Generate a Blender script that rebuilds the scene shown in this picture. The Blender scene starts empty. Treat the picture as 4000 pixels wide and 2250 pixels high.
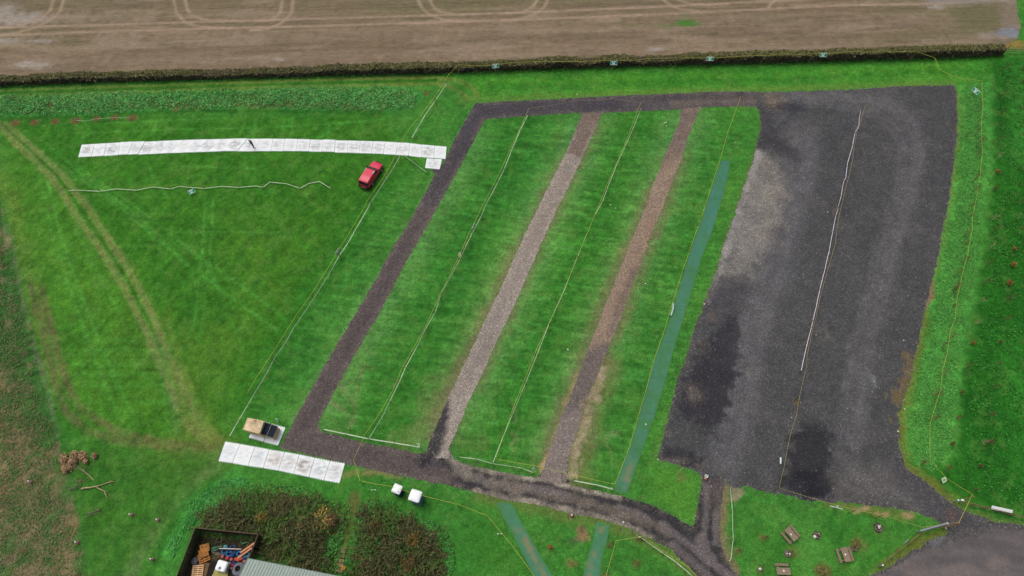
import bpy, math, random
import numpy as np
from mathutils import Vector, Matrix

# ------------------------------------------------------------------ camera
CAM_H, CAM_PITCH, FOC = 81.0, math.radians(62.5), 2668.0     # metres, below horizon, focal length in photo px
sc = bpy.context.scene
cd = bpy.data.cameras.new('camera'); cam = bpy.data.objects.new('camera', cd)
sc.collection.objects.link(cam); sc.camera = cam
cam.location = (0, 0, CAM_H); cam.rotation_euler = (math.pi/2 - CAM_PITCH, 0, 0)
cd.sensor_width = 36; cd.lens = 36*FOC/4000; cd.clip_start = 0.5; cd.clip_end = 9000

# ------------------------------------------------------------------ sky, sun, exposure (overcast)
SUN_EL, SUN_AZ = math.radians(66), math.radians(-50)           # azimuth from +Y towards +X
w = bpy.data.worlds.new('World'); sc.world = w; w.use_nodes = True
nt = w.node_tree; bg = nt.nodes['Background']
sky = nt.nodes.new('ShaderNodeTexSky'); sky.sky_type = 'NISHITA'; sky.sun_disc = False
sky.sun_elevation = SUN_EL; sky.sun_rotation = SUN_AZ
sky.air_density = 0.6; sky.dust_density = 6.0; sky.ozone_density = 0.6
wbal = nt.nodes.new('ShaderNodeVectorMath'); wbal.operation = 'MULTIPLY'; wbal.inputs[1].default_value = (0.93, 1.0, 0.99)   # camera white balance
nt.links.new(sky.outputs[0], wbal.inputs[0]); nt.links.new(wbal.outputs[0], bg.inputs[0]); bg.inputs[1].default_value = 0.14
sd = bpy.data.lights.new('sun', 'SUN'); sun = bpy.data.objects.new('sun', sd); sc.collection.objects.link(sun)
sd.energy = 1.1; sd.angle = math.radians(40); sd.color = (1.0, 0.99, 0.93)
sdir = Vector((math.sin(SUN_AZ)*math.cos(SUN_EL), math.cos(SUN_AZ)*math.cos(SUN_EL), math.sin(SUN_EL)))
sun.rotation_euler = sdir.to_track_quat('Z', 'Y').to_euler()
sc.view_settings.view_transform = 'Standard'; sc.view_settings.look = 'None'
sc.view_settings.exposure = 0.0; sc.view_settings.gamma = 1.0
sc.cycles.max_bounces = 4

# ------------------------------------------------------------------ helpers
random.seed(7); RNG = np.random.default_rng(11)
COL = sc.collection
def P(px, py, z=0.0):
    """ground point (at height z) seen at photo pixel px,py (4000 x 2250)"""
    u = (px-2000)/FOC; v = (py-1125)/FOC
    s, c = math.sin(CAM_PITCH), math.cos(CAM_PITCH)
    k = (CAM_H-z)/(s+v*c)
    return Vector((u*k, (c-v*s)*k, z))
def PL(pts, z=0.0): return [P(a, b, z) for a, b in pts]
def height_between(base, top):
    """height of an upright post whose foot and tip show at two photo pixels"""
    b = P(*base); best = None
    for i in range(5, 900):
        z = i*0.01; t = P(top[0], top[1], z)
        d = (t.xy-b.xy).length
        if best is None or d < best[0]: best = (d, z)
    return best[1]
def s2l(c):
    c = np.asarray(c, dtype=float)/255.0
    return np.where(c <= 0.04045, c/12.92, ((c+0.055)/1.055)**2.4)
KALB = 0.84
def A(r, g, b): return s2l((r, g, b))*KALB          # picture colour -> surface albedo under this flat light

def vnoise(x, y, seed):
    t = np.random.default_rng(seed).random((256, 256))
    xi = np.floor(x).astype(np.int64); yi = np.floor(y).astype(np.int64)
    fx = x-xi; fy = y-yi
    fx = fx*fx*(3-2*fx); fy = fy*fy*(3-2*fy)
    a = t[xi & 255, yi & 255]; b = t[(xi+1) & 255, yi & 255]
    c = t[xi & 255, (yi+1) & 255]; d = t[(xi+1) & 255, (yi+1) & 255]
    return (a*(1-fx)+b*fx)*(1-fy)+(c*(1-fx)+d*fx)*fy
def fbm(x, y, seed, octv=4, gain=0.55):
    s = 0; amp = 1; tot = 0
    for o in range(octv):
        s = s+amp*vnoise(x*2**o+17.3*o, y*2**o-9.1*o, seed+o); tot += amp; amp *= gain
    return s/tot
def sstep(a, b, x):
    t = np.clip((x-a)/(b-a), 0, 1); return t*t*(3-2*t)
def seg_dist(x, y, pts, closed=False):
    d = np.full(x.shape, 1e9)
    n = len(pts); rng_ = range(n if closed else n-1)
    for i in rng_:
        ax, ay = pts[i][0], pts[i][1]; bx, by = pts[(i+1) % n][0], pts[(i+1) % n][1]
        dx, dy = bx-ax, by-ay; L2 = dx*dx+dy*dy+1e-12
        t = np.clip(((x-ax)*dx+(y-ay)*dy)/L2, 0, 1)
        d = np.minimum(d, (x-ax-t*dx)**2+(y-ay-t*dy)**2)
    return np.sqrt(d)
def in_poly(x, y, pts):
    ins = np.zeros(x.shape, bool); n = len(pts)
    for i in range(n):
        ax, ay = pts[i][0], pts[i][1]; bx, by = pts[(i+1) % n][0], pts[(i+1) % n][1]
        if ay == by: continue
        c = ((ay > y) != (by > y)) & (x < (bx-ax)*(y-ay)/(by-ay)+ax)
        ins ^= c
    return ins
def sdf(x, y, pts): 
    d = seg_dist(x, y, pts, True); return np.where(in_poly(x, y, pts), -d, d)

class Canvas:
    """albedo of a ground sheet, painted in world metres"""
    def __init__(s, x, y, base):
        s.x = x; s.y = y; s.c = np.empty(x.shape+(3,)); s.c[:] = base
    def mixm(s, m, col):
        m = np.asarray(m)[..., None]; s.c = s.c*(1-m)+np.asarray(col)*m
    def _box(s, pts, pad):
        xs = [p[0] for p in pts]; ys = [p[1] for p in pts]
        return (s.x > min(xs)-pad) & (s.x < max(xs)+pad) & (s.y > min(ys)-pad) & (s.y < max(ys)+pad)
    def stroke(s, px, wid, col, a=1.0, soft=0.5, rag=0.0, seed=1, world=False, brk=0.0):
        pts = px if world else PL(px)
        b = s._box(pts, wid+soft*2+1)
        if not b.any(): return
        X, Y = s.x[b], s.y[b]
        d = seg_dist(X, Y, pts)
        if rag: d = d+(fbm(X*1.3, Y*1.3, seed, 3)-0.5)*2*rag
        m = 1-sstep(wid/2-soft/2, wid/2+soft/2+1e-6, d)
        if brk: m = m*np.clip(1-brk+2*brk*(fbm(X*0.7, Y*0.7, seed+5, 3)-0.2), 0, 1.2)
        m = np.clip(m*a, 0, 1)[:, None]
        s.c[b] = s.c[b]*(1-m)+np.asarray(col)*m
    def blob(s, px, py, rx, ry, col, a=1.0, soft=0.6, rag=0.4, seed=1, rot=0.0):
        """rx, ry in metres"""
        p = P(px, py); R = max(rx, ry)
        b = s._box([p], R*2+1)
        if not b.any(): return
        X, Y = s.x[b]-p.x, s.y[b]-p.y
        cr, sr = math.cos(rot), math.sin(rot)
        U = (X*cr+Y*sr)/rx; V = (-X*sr+Y*cr)/ry
        d = np.sqrt(U*U+V*V)+(fbm(s.x[b]*2.2/max(1, R*0.5), s.y[b]*2.2/max(1, R*0.5), seed, 4)-0.5)*2*rag
        m = np.clip((1-sstep(1-soft, 1+soft*0.4, d))*a, 0, 1)[:, None]
        s.c[b] = s.c[b]*(1-m)+np.asarray(col)*m
    def area(s, px, col, a=1.0, soft=1.0, rag=0.5, seed=1, world=False, brk=0.0, freq=0.8):
        pts = px if world else PL(px)
        b = s._box(pts, soft+rag+1)
        if not b.any(): return
        X, Y = s.x[b], s.y[b]
        d = sdf(X, Y, pts)+(fbm(X*freq, Y*freq, seed, 4)-0.5)*2*rag
        m = 1-sstep(-soft, soft, d)
        if brk: m = m*np.clip(1-brk+2*brk*(fbm(X*0.5, Y*0.5, seed+3, 4)-0.2), 0, 1)
        m = np.clip(m*a, 0, 1)[:, None]
        s.c[b] = s.c[b]*(1-m)+np.asarray(col)*m
    def mottle(s, amp, fx, fy, seed, dirv=(1, 0), octv=4, mask=None, tint=None):
        u = s.x*dirv[0]+s.y*dirv[1]; v = -s.x*dirv[1]+s.y*dirv[0]
        n = (fbm(u*fx, v*fy, seed, octv)-0.5)*2*amp
        if mask is not None: n = n*mask
        if tint is None: s.c = s.c*(1+n)[..., None]
        else: s.c = s.c*(1+n[..., None]*np.asarray(tint))
        s.c = np.clip(s.c, 0.002, 0.95)

def link(o): COL.objects.link(o); return o
def np_mesh(name, V, F, mat, parent=None, cols=None, smooth=False, n=4):
    """numpy quads / tris to one mesh object; cols = per-vertex linear rgb"""
    me = bpy.data.meshes.new(name)
    V = np.asarray(V, dtype=np.float32); F = np.asarray(F, dtype=np.int32)
    me.vertices.add(len(V)); me.vertices.foreach_set('co', V.ravel())
    nf = len(F); k = F.shape[1]
    me.loops.add(nf*k); me.loops.foreach_set('vertex_index', F.ravel())
    me.polygons.add(nf)
    me.polygons.foreach_set('loop_start', np.arange(0, nf*k, k, dtype=np.int32))
    me.polygons.foreach_set('loop_total', np.full(nf, k, dtype=np.int32))
    if smooth: me.polygons.foreach_set('use_smooth', np.ones(nf, bool))
    me.update(calc_edges=True); me.validate()
    if cols is not None:
        at = me.color_attributes.new('Col', 'FLOAT_COLOR', 'POINT')
        c4 = np.ones((len(V), 4), dtype=np.float32); c4[:, :3] = cols
        at.data.foreach_set('color', c4.ravel())
    me.materials.append(mat)
    o = link(bpy.data.objects.new(name, me))
    if parent: o.parent = parent
    return o
def structure(o): o['kind'] = 'structure'; return o
def stuff(o, label=None, cat=None):
    o['kind'] = 'stuff'
    if label: o['label'] = label; o['category'] = cat
    return o
def thing(name, label, cat, loc, rz=0.0, group=None):
    o = link(bpy.data.objects.new(name, None)); o.empty_display_size = 0.2
    o.location = loc; o.rotation_euler = (0, 0, rz); return tag(o, label, cat, group)
def tag(o, label, cat, group=None):
    o['label'] = label; o['category'] = cat
    if group: o['group'] = group
    return o
def dup(root, loc, rz=0.0, label=None, scale=None, group=None):
    r = root.copy(); COL.objects.link(r); r.location = loc; r.rotation_euler = (0, 0, rz)
    if scale: r.scale = (scale,)*3
    if label: r['label'] = label
    if group: r['group'] = group
    for ch in list(root.children):
        c = ch.copy(); COL.objects.link(c); c.parent = r
        for g in list(ch.children):
            d = g.copy(); COL.objects.link(d); d.parent = c
    return r
ORD = ['first', 'second', 'third', 'fourth', 'fifth', 'sixth', 'seventh', 'eighth', 'ninth', 'tenth', 'eleventh',
       'twelfth', 'thirteenth', 'fourteenth', 'fifteenth', 'sixteenth', 'seventeenth', 'eighteenth', 'nineteenth',
       'twentieth', 'twenty-first', 'twenty-second', 'twenty-third', 'twenty-fourth', 'twenty-fifth', 'twenty-sixth',
       'twenty-seventh', 'twenty-eighth', 'twenty-ninth', 'thirtieth']

class MB:
    """collects simple solids into one mesh"""
    def __init__(s): s.v = []; s.f = []
    def add(s, vs, fs):
        o = len(s.v); s.v += [tuple(v) for v in vs]; s.f += [tuple(i+o for i in f) for f in fs]; return s
    def box(s, c, size, rz=0.0, M=None, taper=1.0):
        hx, hy, hz = size[0]/2, size[1]/2, size[2]/2; vs = []
        for z, k in ((-hz, 1), (hz, taper)):
            for x, y in ((-hx, -hy), (hx, -hy), (hx, hy), (-hx, hy)): vs.append(Vector((x*k, y*k, z)))
        R = M if M is not None else Matrix.Rotation(rz, 3, 'Z')
        vs = [R @ v+Vector(c) for v in vs]
        return s.add(vs, [(3, 2, 1, 0), (4, 5, 6, 7), (0, 1, 5, 4), (1, 2, 6, 5), (2, 3, 7, 6), (3, 0, 4, 7)])
    def rbox(s, c, size, ch, rz=0.0):
        """box with chamfered edges (octagonal plan, bevelled top)"""
        hx, hy, hz = size[0]/2, size[1]/2, size[2]/2; vs = []
        def ring(k, z):
            a, b = hx-k, hy-k
            return [(-a+ch, -b, z), (a-ch, -b, z), (a, -b+ch, z), (a, b-ch, z), (a-ch, b, z), (-a+ch, b, z), (-a, b-ch, z), (-a, -b+ch, z)]
        vs = ring(0, -hz)+ring(0, hz-ch*0.6)+ring(ch*0.6, hz)
        fs = [tuple(range(7, -1, -1)), tuple(range(16, 24))]
        for r in (0, 8):
            for i in range(8): j = (i+1) % 8; fs.append((r+i, r+j, r+8+j, r+8+i))
        R = Matrix.Rotation(rz, 3, 'Z')
        return s.add([R @ Vector(v)+Vector(c) for v in vs], fs)
    def bar(s, a, b, w, h=None):
        a, b = Vector(a), Vector(b); d = b-a; L = d.length
        if L < 1e-6: return s
        q = d.to_track_quat('X', 'Z').to_matrix()
        return s.box((a+b)/2, (L, w, h or w), M=q)
    def tube(s, pts, r, n=6, r2=None, closed=False):
        pts = [Vector(p) for p in pts]; m = len(pts); vs = []; fs = []
        for i, p in enumerate(pts):
            t = (pts[min(i+1, m-1)]-pts[max(i-1, 0)]) if not closed else (pts[(i+1) % m]-pts[i-1])
            if t.length < 1e-9: t = Vector((0, 0, 1))
            q = t.to_track_quat('Z', 'Y').to_matrix()
            rr = r if r2 is None else r+(r2-r)*i/max(1, m-1)
            for k in range(n):
                a = 2*math.pi*k/n; vs.append(p+q @ Vector((rr*math.cos(a), rr*math.sin(a), 0)))
        for i in range(m if closed else m-1):
            for k in range(n):
                k2 = (k+1) % n; j = (i+1) % m
                fs.append((i*n+k, i*n+k2, j*n+k2, j*n+k))
        if not closed: fs += [tuple(range(n-1, -1, -1)), tuple((m-1)*n+k for k in range(n))]
        return s.add(vs, fs)
    def lathe(s, prof, c=(0, 0, 0), n=16):
        vs = []; fs = []
        for r, z in prof:
            for k in range(n):
                a = 2*math.pi*k/n; vs.append((c[0]+r*math.cos(a), c[1]+r*math.sin(a), c[2]+z))
        for i in range(len(prof)-1):
            for k in range(n):
                k2 = (k+1) % n; fs.append((i*n+k, i*n+k2, (i+1)*n+k2, (i+1)*n+k))
        fs += [tuple(range(n-1, -1, -1)), tuple((len(prof)-1)*n+k for k in range(n))]
        return s.add(vs, fs)
    def loft(s, secs, cap=True):
        n = len(secs[0]); vs = [p for q in secs for p in q]; fs = []
        for i in range(len(secs)-1):
            for k in range(n):
                k2 = (k+1) % n; fs.append((i*n+k, i*n+k2, (i+1)*n+k2, (i+1)*n+k))
        if cap: fs += [tuple(range(n-1, -1, -1)), tuple((len(secs)-1)*n+k for k in range(n))]
        return s.add(vs, fs)
    def ball(s, c, r, n=10, sq=1.0, rag=0.0):
        prof = []
        for i in range(n//2+1):
            a = -math.pi/2+math.pi*i/(n//2); prof.append((max(1e-3, r*math.cos(a)), r*math.sin(a)*sq))
        b = MB().lathe(prof, (0, 0, 0), n)
        vs = [Vector(v)*(1+random.uniform(-rag, rag))+Vector(c) for v in b.v]
        return s.add(vs, b.f)
    def build(s, name, mat, parent=None, smooth=False, bevel=0.0, loc=None):
        me = bpy.data.meshes.new(name); me.from_pydata(s.v, [], s.f); me.update()
        import bmesh
        bm = bmesh.new(); bm.from_mesh(me); bmesh.ops.recalc_face_normals(bm, faces=bm.faces); bm.to_mesh(me); bm.free()
        me.materials.append(mat)
        if smooth:
            for p in me.polygons: p.use_smooth = True
        o = link(bpy.data.objects.new(name, me))
        if parent: o.parent = parent
        if loc is not None: o.location = loc
        if bevel:
            b = o.modifiers.new('bevel', 'BEVEL'); b.width = bevel; b.segments = 2; b.limit_method = 'ANGLE'
        return o

# ------------------------------------------------------------------ materials
def new_mat(name):
    m = bpy.data.materials.new(name); m.use_nodes = True
    t = m.node_tree; return m, t, t.nodes['Principled BSDF']
def node(t, kind, **kw):
    n = t.nodes.new(kind)
    for k, v in kw.items(): setattr(n, k, v)
    return n
def mat(name, rgb, rough=0.7, var=0.18, scale=4.0, metal=0.0, bump=0.0, spec=0.3, lin=False):
    m, t, b = new_mat(name)
    c = np.asarray(rgb) if lin else A(*rgb)
    tc = node(t, 'ShaderNodeTexCoord'); no = node(t, 'ShaderNodeTexNoise'); no.inputs['Scale'].default_value = scale; no.inputs['Detail'].default_value = 5
    t.links.new(tc.outputs['Object'], no.inputs['Vector'])
    mr = node(t, 'ShaderNodeMapRange'); mr.inputs[1].default_value = 0.3; mr.inputs[2].default_value = 0.7
    mr.inputs[3].default_value = 1-var; mr.inputs[4].default_value = 1+var
    t.links.new(no.outputs['Fac'], mr.inputs[0])
    vm = node(t, 'ShaderNodeVectorMath', operation='SCALE'); vm.inputs[0].default_value = tuple(c)
    t.links.new(mr.outputs[0], vm.inputs['Scale']); t.links.new(vm.outputs[0], b.inputs['Base Color'])
    b.inputs['Roughness'].default_value = rough; b.inputs['Metallic'].default_value = metal
    b.inputs['Specular IOR Level'].default_value = spec
    if bump:
        bp = node(t, 'ShaderNodeBump'); bp.inputs['Strength'].default_value = bump; bp.inputs['Distance'].default_value = 0.02
        t.links.new(no.outputs['Fac'], bp.inputs['Height']); t.links.new(bp.outputs[0], b.inputs['Normal'])
    return m
def mat_ground(name, layers, rough=0.95, bump=0.3, bdist=0.05, stones=None):
    """Col attribute times several noises; stones = (scale, threshold, gain) adds pale / dark chippings"""
    m, t, b = new_mat(name)
    at = node(t, 'ShaderNodeAttribute'); at.attribute_name = 'Col'
    tc = node(t, 'ShaderNodeTexCoord'); cur = at.outputs['Color']; hs = None
    for i, (sc_, amp, det, stretch) in enumerate(layers):
        mp = node(t, 'ShaderNodeMapping'); mp.inputs['Scale'].default_value = stretch
        t.links.new(tc.outputs['Object'], mp.inputs['Vector'])
        no = node(t, 'ShaderNodeTexNoise'); no.inputs['Scale'].default_value = sc_; no.inputs['Detail'].default_value = det
        no.inputs['Roughness'].default_value = 0.65
        t.links.new(mp.outputs[0], no.inputs['Vector'])
        mr = node(t, 'ShaderNodeMapRange'); mr.inputs[1].default_value = 0.25; mr.inputs[2].default_value = 0.75
        mr.inputs[3].default_value = 1-amp; mr.inputs[4].default_value = 1+amp
        t.links.new(no.outputs['Fac'], mr.inputs[0])
        vm = node(t, 'ShaderNodeVectorMath', operation='SCALE')
        t.links.new(cur, vm.inputs[0]); t.links.new(mr.outputs[0], vm.inputs['Scale']); cur = vm.outputs[0]; hs = no.outputs['Fac']
    if stones:
        for (sc_, lo, hi) in stones:
            vo = node(t, 'ShaderNodeTexVoronoi'); vo.inputs['Scale'].default_value = sc_
            t.links.new(tc.outputs['Object'], vo.inputs['Vector'])
            sp = node(t, 'ShaderNodeSeparateColor'); t.links.new(vo.outputs['Color'], sp.inputs[0])
            cr = node(t, 'ShaderNodeValToRGB'); e = cr.color_ramp.elements
            e[0].position = 0.0; e[0].color = (lo,)*3+(1,); e[1].position = 0.75; e[1].color = (1.0,)*3+(1,)
            n3 = cr.color_ramp.elements.new(0.93); n3.color = (hi,)*3+(1,)
            t.links.new(sp.outputs[0], cr.inputs[0])
            vm = node(t, 'ShaderNodeVectorMath', operation='MULTIPLY')
            t.links.new(cur, vm.inputs[0]); t.links.new(cr.outputs[0], vm.inputs[1]); cur = vm.outputs[0]
    t.links.new(cur, b.inputs['Base Color']); b.inputs['Roughness'].default_value = rough
    b.inputs['Specular IOR Level'].default_value = 0.12
    if bump:
        bp = node(t, 'ShaderNodeBump'); bp.inputs['Strength'].default_value = bump; bp.inputs['Distance'].default_value = bdist
        t.links.new(hs, bp.inputs['Height']); t.links.new(bp.outputs[0], b.inputs['Normal'])
    return m
def mat_leaf(name, rough=0.75):
    m, t, b = new_mat(name)
    at = node(t, 'ShaderNodeAttribute'); at.attribute_name = 'Col'
    tc = node(t, 'ShaderNodeTexCoord'); no = node(t, 'ShaderNodeTexNoise'); no.inputs['Scale'].default_value = 9
    t.links.new(tc.outputs['Object'], no.inputs['Vector'])
    mr = node(t, 'ShaderNodeMapRange'); mr.inputs[3].default_value = 0.8; mr.inputs[4].default_value = 1.2
    t.links.new(no.outputs['Fac'], mr.inputs[0])
    vm = node(t, 'ShaderNodeVectorMath', operation='SCALE'); t.links.new(at.outputs['Color'], vm.inputs[0]); t.links.new(mr.outputs[0], vm.inputs['Scale'])
    t.links.new(vm.outputs[0], b.inputs['Base Color']); b.inputs['Roughness'].default_value = rough
    b.inputs['Specular IOR Level'].default_value = 0.15
    return m

M_GRASS = mat_ground('grass', [(0.9, 0.16, 4, (1, 1, 1)), (2.6, 0.34, 8, (1, 1, 1)), (5.5, 0.42, 4, (1, 1, 1))], bump=0.7, bdist=0.12)
M_FIELD = mat_ground('soil', [(0.9, 0.12, 6, (0.12, 1.6, 1)), (2.6, 0.26, 8, (0.35, 1.2, 1)), (6.0, 0.34, 4, (1, 1, 1))], bump=0.6, bdist=0.1)
M_GRAVEL = mat_ground('gravel', [(1.2, 0.10, 5, (1, 1, 1)), (5.0, 0.20, 5, (1, 1, 1))], bump=0.5, bdist=0.05, stones=[(8.0, 0.80, 1.45), (17.0, 0.80, 1.35)])
M_YARD = mat_ground('asphalt', [(0.7, 0.08, 5, (1, 1, 1)), (6.0, 0.12, 5, (1, 1, 1))], bump=0.2, bdist=0.02, stones=[(14.0, 0.88, 1.2)])
M_MESH = mat_ground('mesh_mat', [(1.5, 0.06, 4, (1, 1, 1)), (9.0, 0.10, 3, (1, 1, 1))], bump=0.2, bdist=0.02)
M_LEAF = mat_leaf('leaves')

# ------------------------------------------------------------------ ground sheets
def make_sheet(name, polys, z, res, paint, material, rag=0.0, freq=1.2, seed=3, pad=0.0, base=None):
    """a ground sheet with a ragged outline, cut out of a fine grid along the zero line of a distance field"""
    allp = [p for q in polys for p in q]
    x0 = min(p[0] for p in allp)-1; x1 = max(p[0] for p in allp)+1
    y0 = min(p[1] for p in allp)-1; y1 = max(p[1] for p in allp)+1
    xs = np.arange(x0, x1+res, res); ys = np.arange(y0, y1+res, res)
    X, Y = np.meshgrid(xs, ys, indexing='ij')
    D = np.full(X.shape, 1e9)
    for q in polys: D = np.minimum(D, sdf(X, Y, q))
    if rag: D = D+(fbm(X*freq, Y*freq, seed, 4)-0.5)*2*rag
    cv = paint(X, Y, D); C = cv.c
    nx, ny = X.shape; ins = D < 0
    idx = np.full(X.shape, -1, dtype=np.int64)
    cells = ins[:-1, :-1].astype(int)+ins[1:, :-1]+ins[1:, 1:]+ins[:-1, 1:]
    idx[ins] = np.arange(ins.sum())
    V = [np.stack([X[ins], Y[ins], np.full(ins.sum(), z)], 1)]; CC = [C[ins]]
    fi, fj = np.where(cells == 4)
    Q = np.stack([idx[fi, fj], idx[fi+1, fj], idx[fi+1, fj+1], idx[fi, fj+1]], 1)
    extra = []; ecol = []; ecache = {}; polysf = []
    nxt = int(ins.sum())
    def cut(a, b):
        nonlocal nxt
        k = (a, b) if a < b else (b, a)
        if k in ecache: return ecache[k]
        da, db = D[k[0]], D[k[1]]; t = da/(da-db); t = min(max(t, 0.03), 0.97)
        extra.append((X[k[0]]*(1-t)+X[k[1]]*t, Y[k[0]]*(1-t)+Y[k[1]]*t, z)); ecol.append(C[k[0]]*(1-t)+C[k[1]]*t)
        ecache[k] = nxt; nxt += 1; return ecache[k]
    mi, mj = np.where((cells > 0) & (cells < 4))
    for i, j in zip(mi.tolist(), mj.tolist()):
        cs = [(i, j), (i+1, j), (i+1, j+1), (i, j+1)]; poly = []
        for k in range(4):
            a, b = cs[k], cs[(k+1) % 4]
            if ins[a]: poly.append(int(idx[a]))
            if ins[a] != ins[b]: poly.append(cut(a, b))
        if len(poly) >= 3:
            for k in range(1, len(poly)-1): polysf.append((poly[0], poly[k], poly[k+1]))
    if extra: V.append(np.array(extra)); CC.append(np.array(ecol))
    V = np.concatenate(V).astype(np.float32); CC = np.concatenate(CC)
    T = np.array(polysf, dtype=np.int32).reshape(-1, 3)
    me = bpy.data.meshes.new(name)
    me.vertices.add(len(V)); me.vertices.foreach_set('co', V.ravel())
    nl = len(Q)*4+len(T)*3
    me.loops.add(nl); me.loops.foreach_set('vertex_index', np.concatenate([Q.ravel(), T.ravel()]).astype(np.int32))
    me.polygons.add(len(Q)+len(T))
    me.polygons.foreach_set('loop_start', np.concatenate([np.arange(len(Q))*4, len(Q)*4+np.arange(len(T))*3]).astype(np.int32))
    me.polygons.foreach_set('loop_total', np.concatenate([np.full(len(Q), 4), np.full(len(T), 3)]).astype(np.int32))
    me.update(calc_edges=True)
    at = me.color_attributes.new('Col', 'FLOAT_COLOR', 'POINT')
    c4 = np.ones((len(V), 4), dtype=np.float32); c4[:, :3] = CC; at.data.foreach_set('color', c4.ravel())
    me.materials.append(material)
    return link(bpy.data.objects.new(name, me))

# ------------------------------------------------------------------ outlines (photo pixels)
HEDGE_FRONT = [(-400, 349), (0, 337), (372, 322), (646, 315), (1000, 305), (1414, 293), (1704, 287), (2000, 275), (2414, 261), (3000, 246), (3414, 234), (3704, 226), (3915, 216)]
TRACK = [(1857, 404), (2000, 395), (2400, 375), (2700, 362), (2870, 356), (3010, 362), (3010, 440), (2972, 432), (2960, 415), (2741, 419), (2662, 427), (2356, 440), (2275, 447), (2260, 440), (2000, 457), (1915, 463), (1890, 475),
         (1851, 550), (1787, 670), (1662, 894), (1596, 1005), (1522, 1146), (1468, 1249), (1364, 1423), (1273, 1593), (1244, 1645), (1244, 1672), (1262, 1689), (1418, 1727), (1538, 1751), (1646, 1772), (1668, 1762), (1690, 1696), (1778, 1696), (1753, 1750), (1770, 1791), (1828, 1816), (2000, 1851), (2091, 1865), (2110, 1850), (2124, 1828), (2219, 1800), (2215, 1865), (2236, 1898), (2352, 1921), (2414, 1936), (2534, 1967), (2621, 2010), (2700, 2058), (2712, 2048),
         (2729, 1952), (2741, 1882), (2751, 1830), (2850, 1830), (2832, 1894), (2820, 1960), (2809, 2064), (2820, 2139), (2845, 2201), (2890, 2250), (2980, 2350), (2800, 2350), (2725, 2250), (2683, 2205), (2613, 2139), (2538, 2105), (2455, 2064), (2364, 2031), (2248, 2010), (2124, 1977), (2000, 1956), (1944, 1946), (1741, 1894), (1530, 1853), (1381, 1820), (1348, 1809), (1089, 1752), (1124, 1692), (1166, 1613), (1244, 1473), (1369, 1257), (1437, 1146), (1538, 960), (1586, 890), (1700, 680), (1680, 664), (1730, 640), (1774, 550)]
LANE1 = [(2275, 440), (2248, 509), (2203, 612), (2116, 782), (2054, 910), (2000, 1026), (1946, 1150), (1907, 1224), (1853, 1344), (1803, 1448), (1745, 1564), (1712, 1647), (1689, 1696), (1671, 1753), (1700, 1790), (1760, 1790), (1752, 1750), (1778, 1696), (1820, 1593), (1861, 1506), (1899, 1427), (1940, 1332), (2000, 1212), (2062, 1072), (2112, 956), (2166, 836), (2219, 732), (2282, 600), (2331, 489), (2356, 440)]
LANE2 = [(2662, 425), (2654, 476), (2600, 600), (2551, 728), (2513, 832), (2468, 939), (2418, 1063), (2385, 1142), (2356, 1212), (2311, 1336), (2273, 1427), (2228, 1556), (2199, 1613), (2174, 1680), (2145, 1762), (2124, 1828), (2108, 1862), (2160, 1890), (2216, 1880), (2215, 1840), (2219, 1787), (2236, 1733), (2265, 1650), (2273, 1613), (2311, 1518), (2352, 1419), (2385, 1336), (2435, 1212), (2470, 1110), (2497, 1047), (2534, 939), (2580, 832), (2617, 732), (2662, 624), (2681, 550), (2720, 455), (2741, 416)]
CARPARK = [(3000, 361), (3290, 352), (3400, 346), (3530, 337), (3725, 333), (3735, 370), (3741, 500), (3729, 600), (3722, 680), (3712, 750), (3702, 804), (3672, 950), (3655, 1040), (3633, 1125), (3609, 1212), (3588, 1332), (3575, 1386), (3559, 1473), (3534, 1547), (3513, 1597), (3509, 1690), (3513, 1733), (3530, 1824), (3600, 1874), (3662, 1919), (3704, 1956), (3766, 1998), (3870, 2035), (4000, 2052), (4200, 2065), (4300, 2400), (3300, 2400), (3397, 2250), (3497, 2201), (3551, 2159), (3621, 2118), (3700, 2085), (3700, 2064), (3671, 2037), (3600, 2008), (3518, 1990), (3414, 1977), (3290, 1958), (3207, 1958), (3145, 1956), (3083, 1932), (3000, 1921), (2911, 1898), (2865, 1907), (2832, 1894), (2835, 1870), (2741, 1870), (2745, 1858), (2704, 1836), (2621, 1809), (2571, 1795), (2580, 1753), (2600, 1675), (2646, 1493), (2683, 1390), (2733, 1237), (2783, 1100), (2812, 1018), (2845, 902), (2874, 832), (2911, 716), (2952, 590), (2973, 497), (2969, 432), (2950, 415), (2960, 380)]
MESH_A = [(2816, 627), (2774, 753), (2741, 860), (2700, 972), (2653, 1125), (2621, 1237), (2592, 1315), (2555, 1406), (2518, 1547), (2487, 1665), (2455, 1758), (2402, 1894), (2397, 1921), (2449, 1928), (2455, 1911), (2509, 1762), (2540, 1670), (2555, 1638), (2592, 1514), (2634, 1357), (2667, 1257), (2708, 1122), (2737, 1018), (2783, 902), (2828, 749), (2855, 630)]
MESH_B = [(1944, 1958), (1942, 1977), (2000, 2085), (2083, 2246), (2150, 2370), (2220, 2370), (2157, 2246), (2099, 2147), (2041, 2047), (2000, 1969)]
MESH_C = [(2331, 2039), (2315, 2110), (2298, 2168), (2277, 2250), (2250, 2370), (2315, 2370), (2342, 2250), (2352, 2188), (2373, 2105), (2383, 2050)]
WEEDBED = [(-350, 376), (0, 370), (207, 365), (646, 353), (1000, 342), (1497, 334), (1600, 344), (1662, 366), (1645, 400), (1600, 432), (1497, 439), (1290, 432), (1000, 428), (621, 432), (372, 450), (0, 458), (-350, 470)]
LEFTFIELD = [(-600, 700), (-20, 700), (0, 774), (25, 881), (54, 985), (81, 1135), (108, 1237), (141, 1348), (178, 1493), (207, 1618), (228, 1700), (245, 1774), (265, 1882), (290, 1981), (315, 2085), (331, 2163), (344, 2250), (360, 2400), (-600, 2400)]
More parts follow.
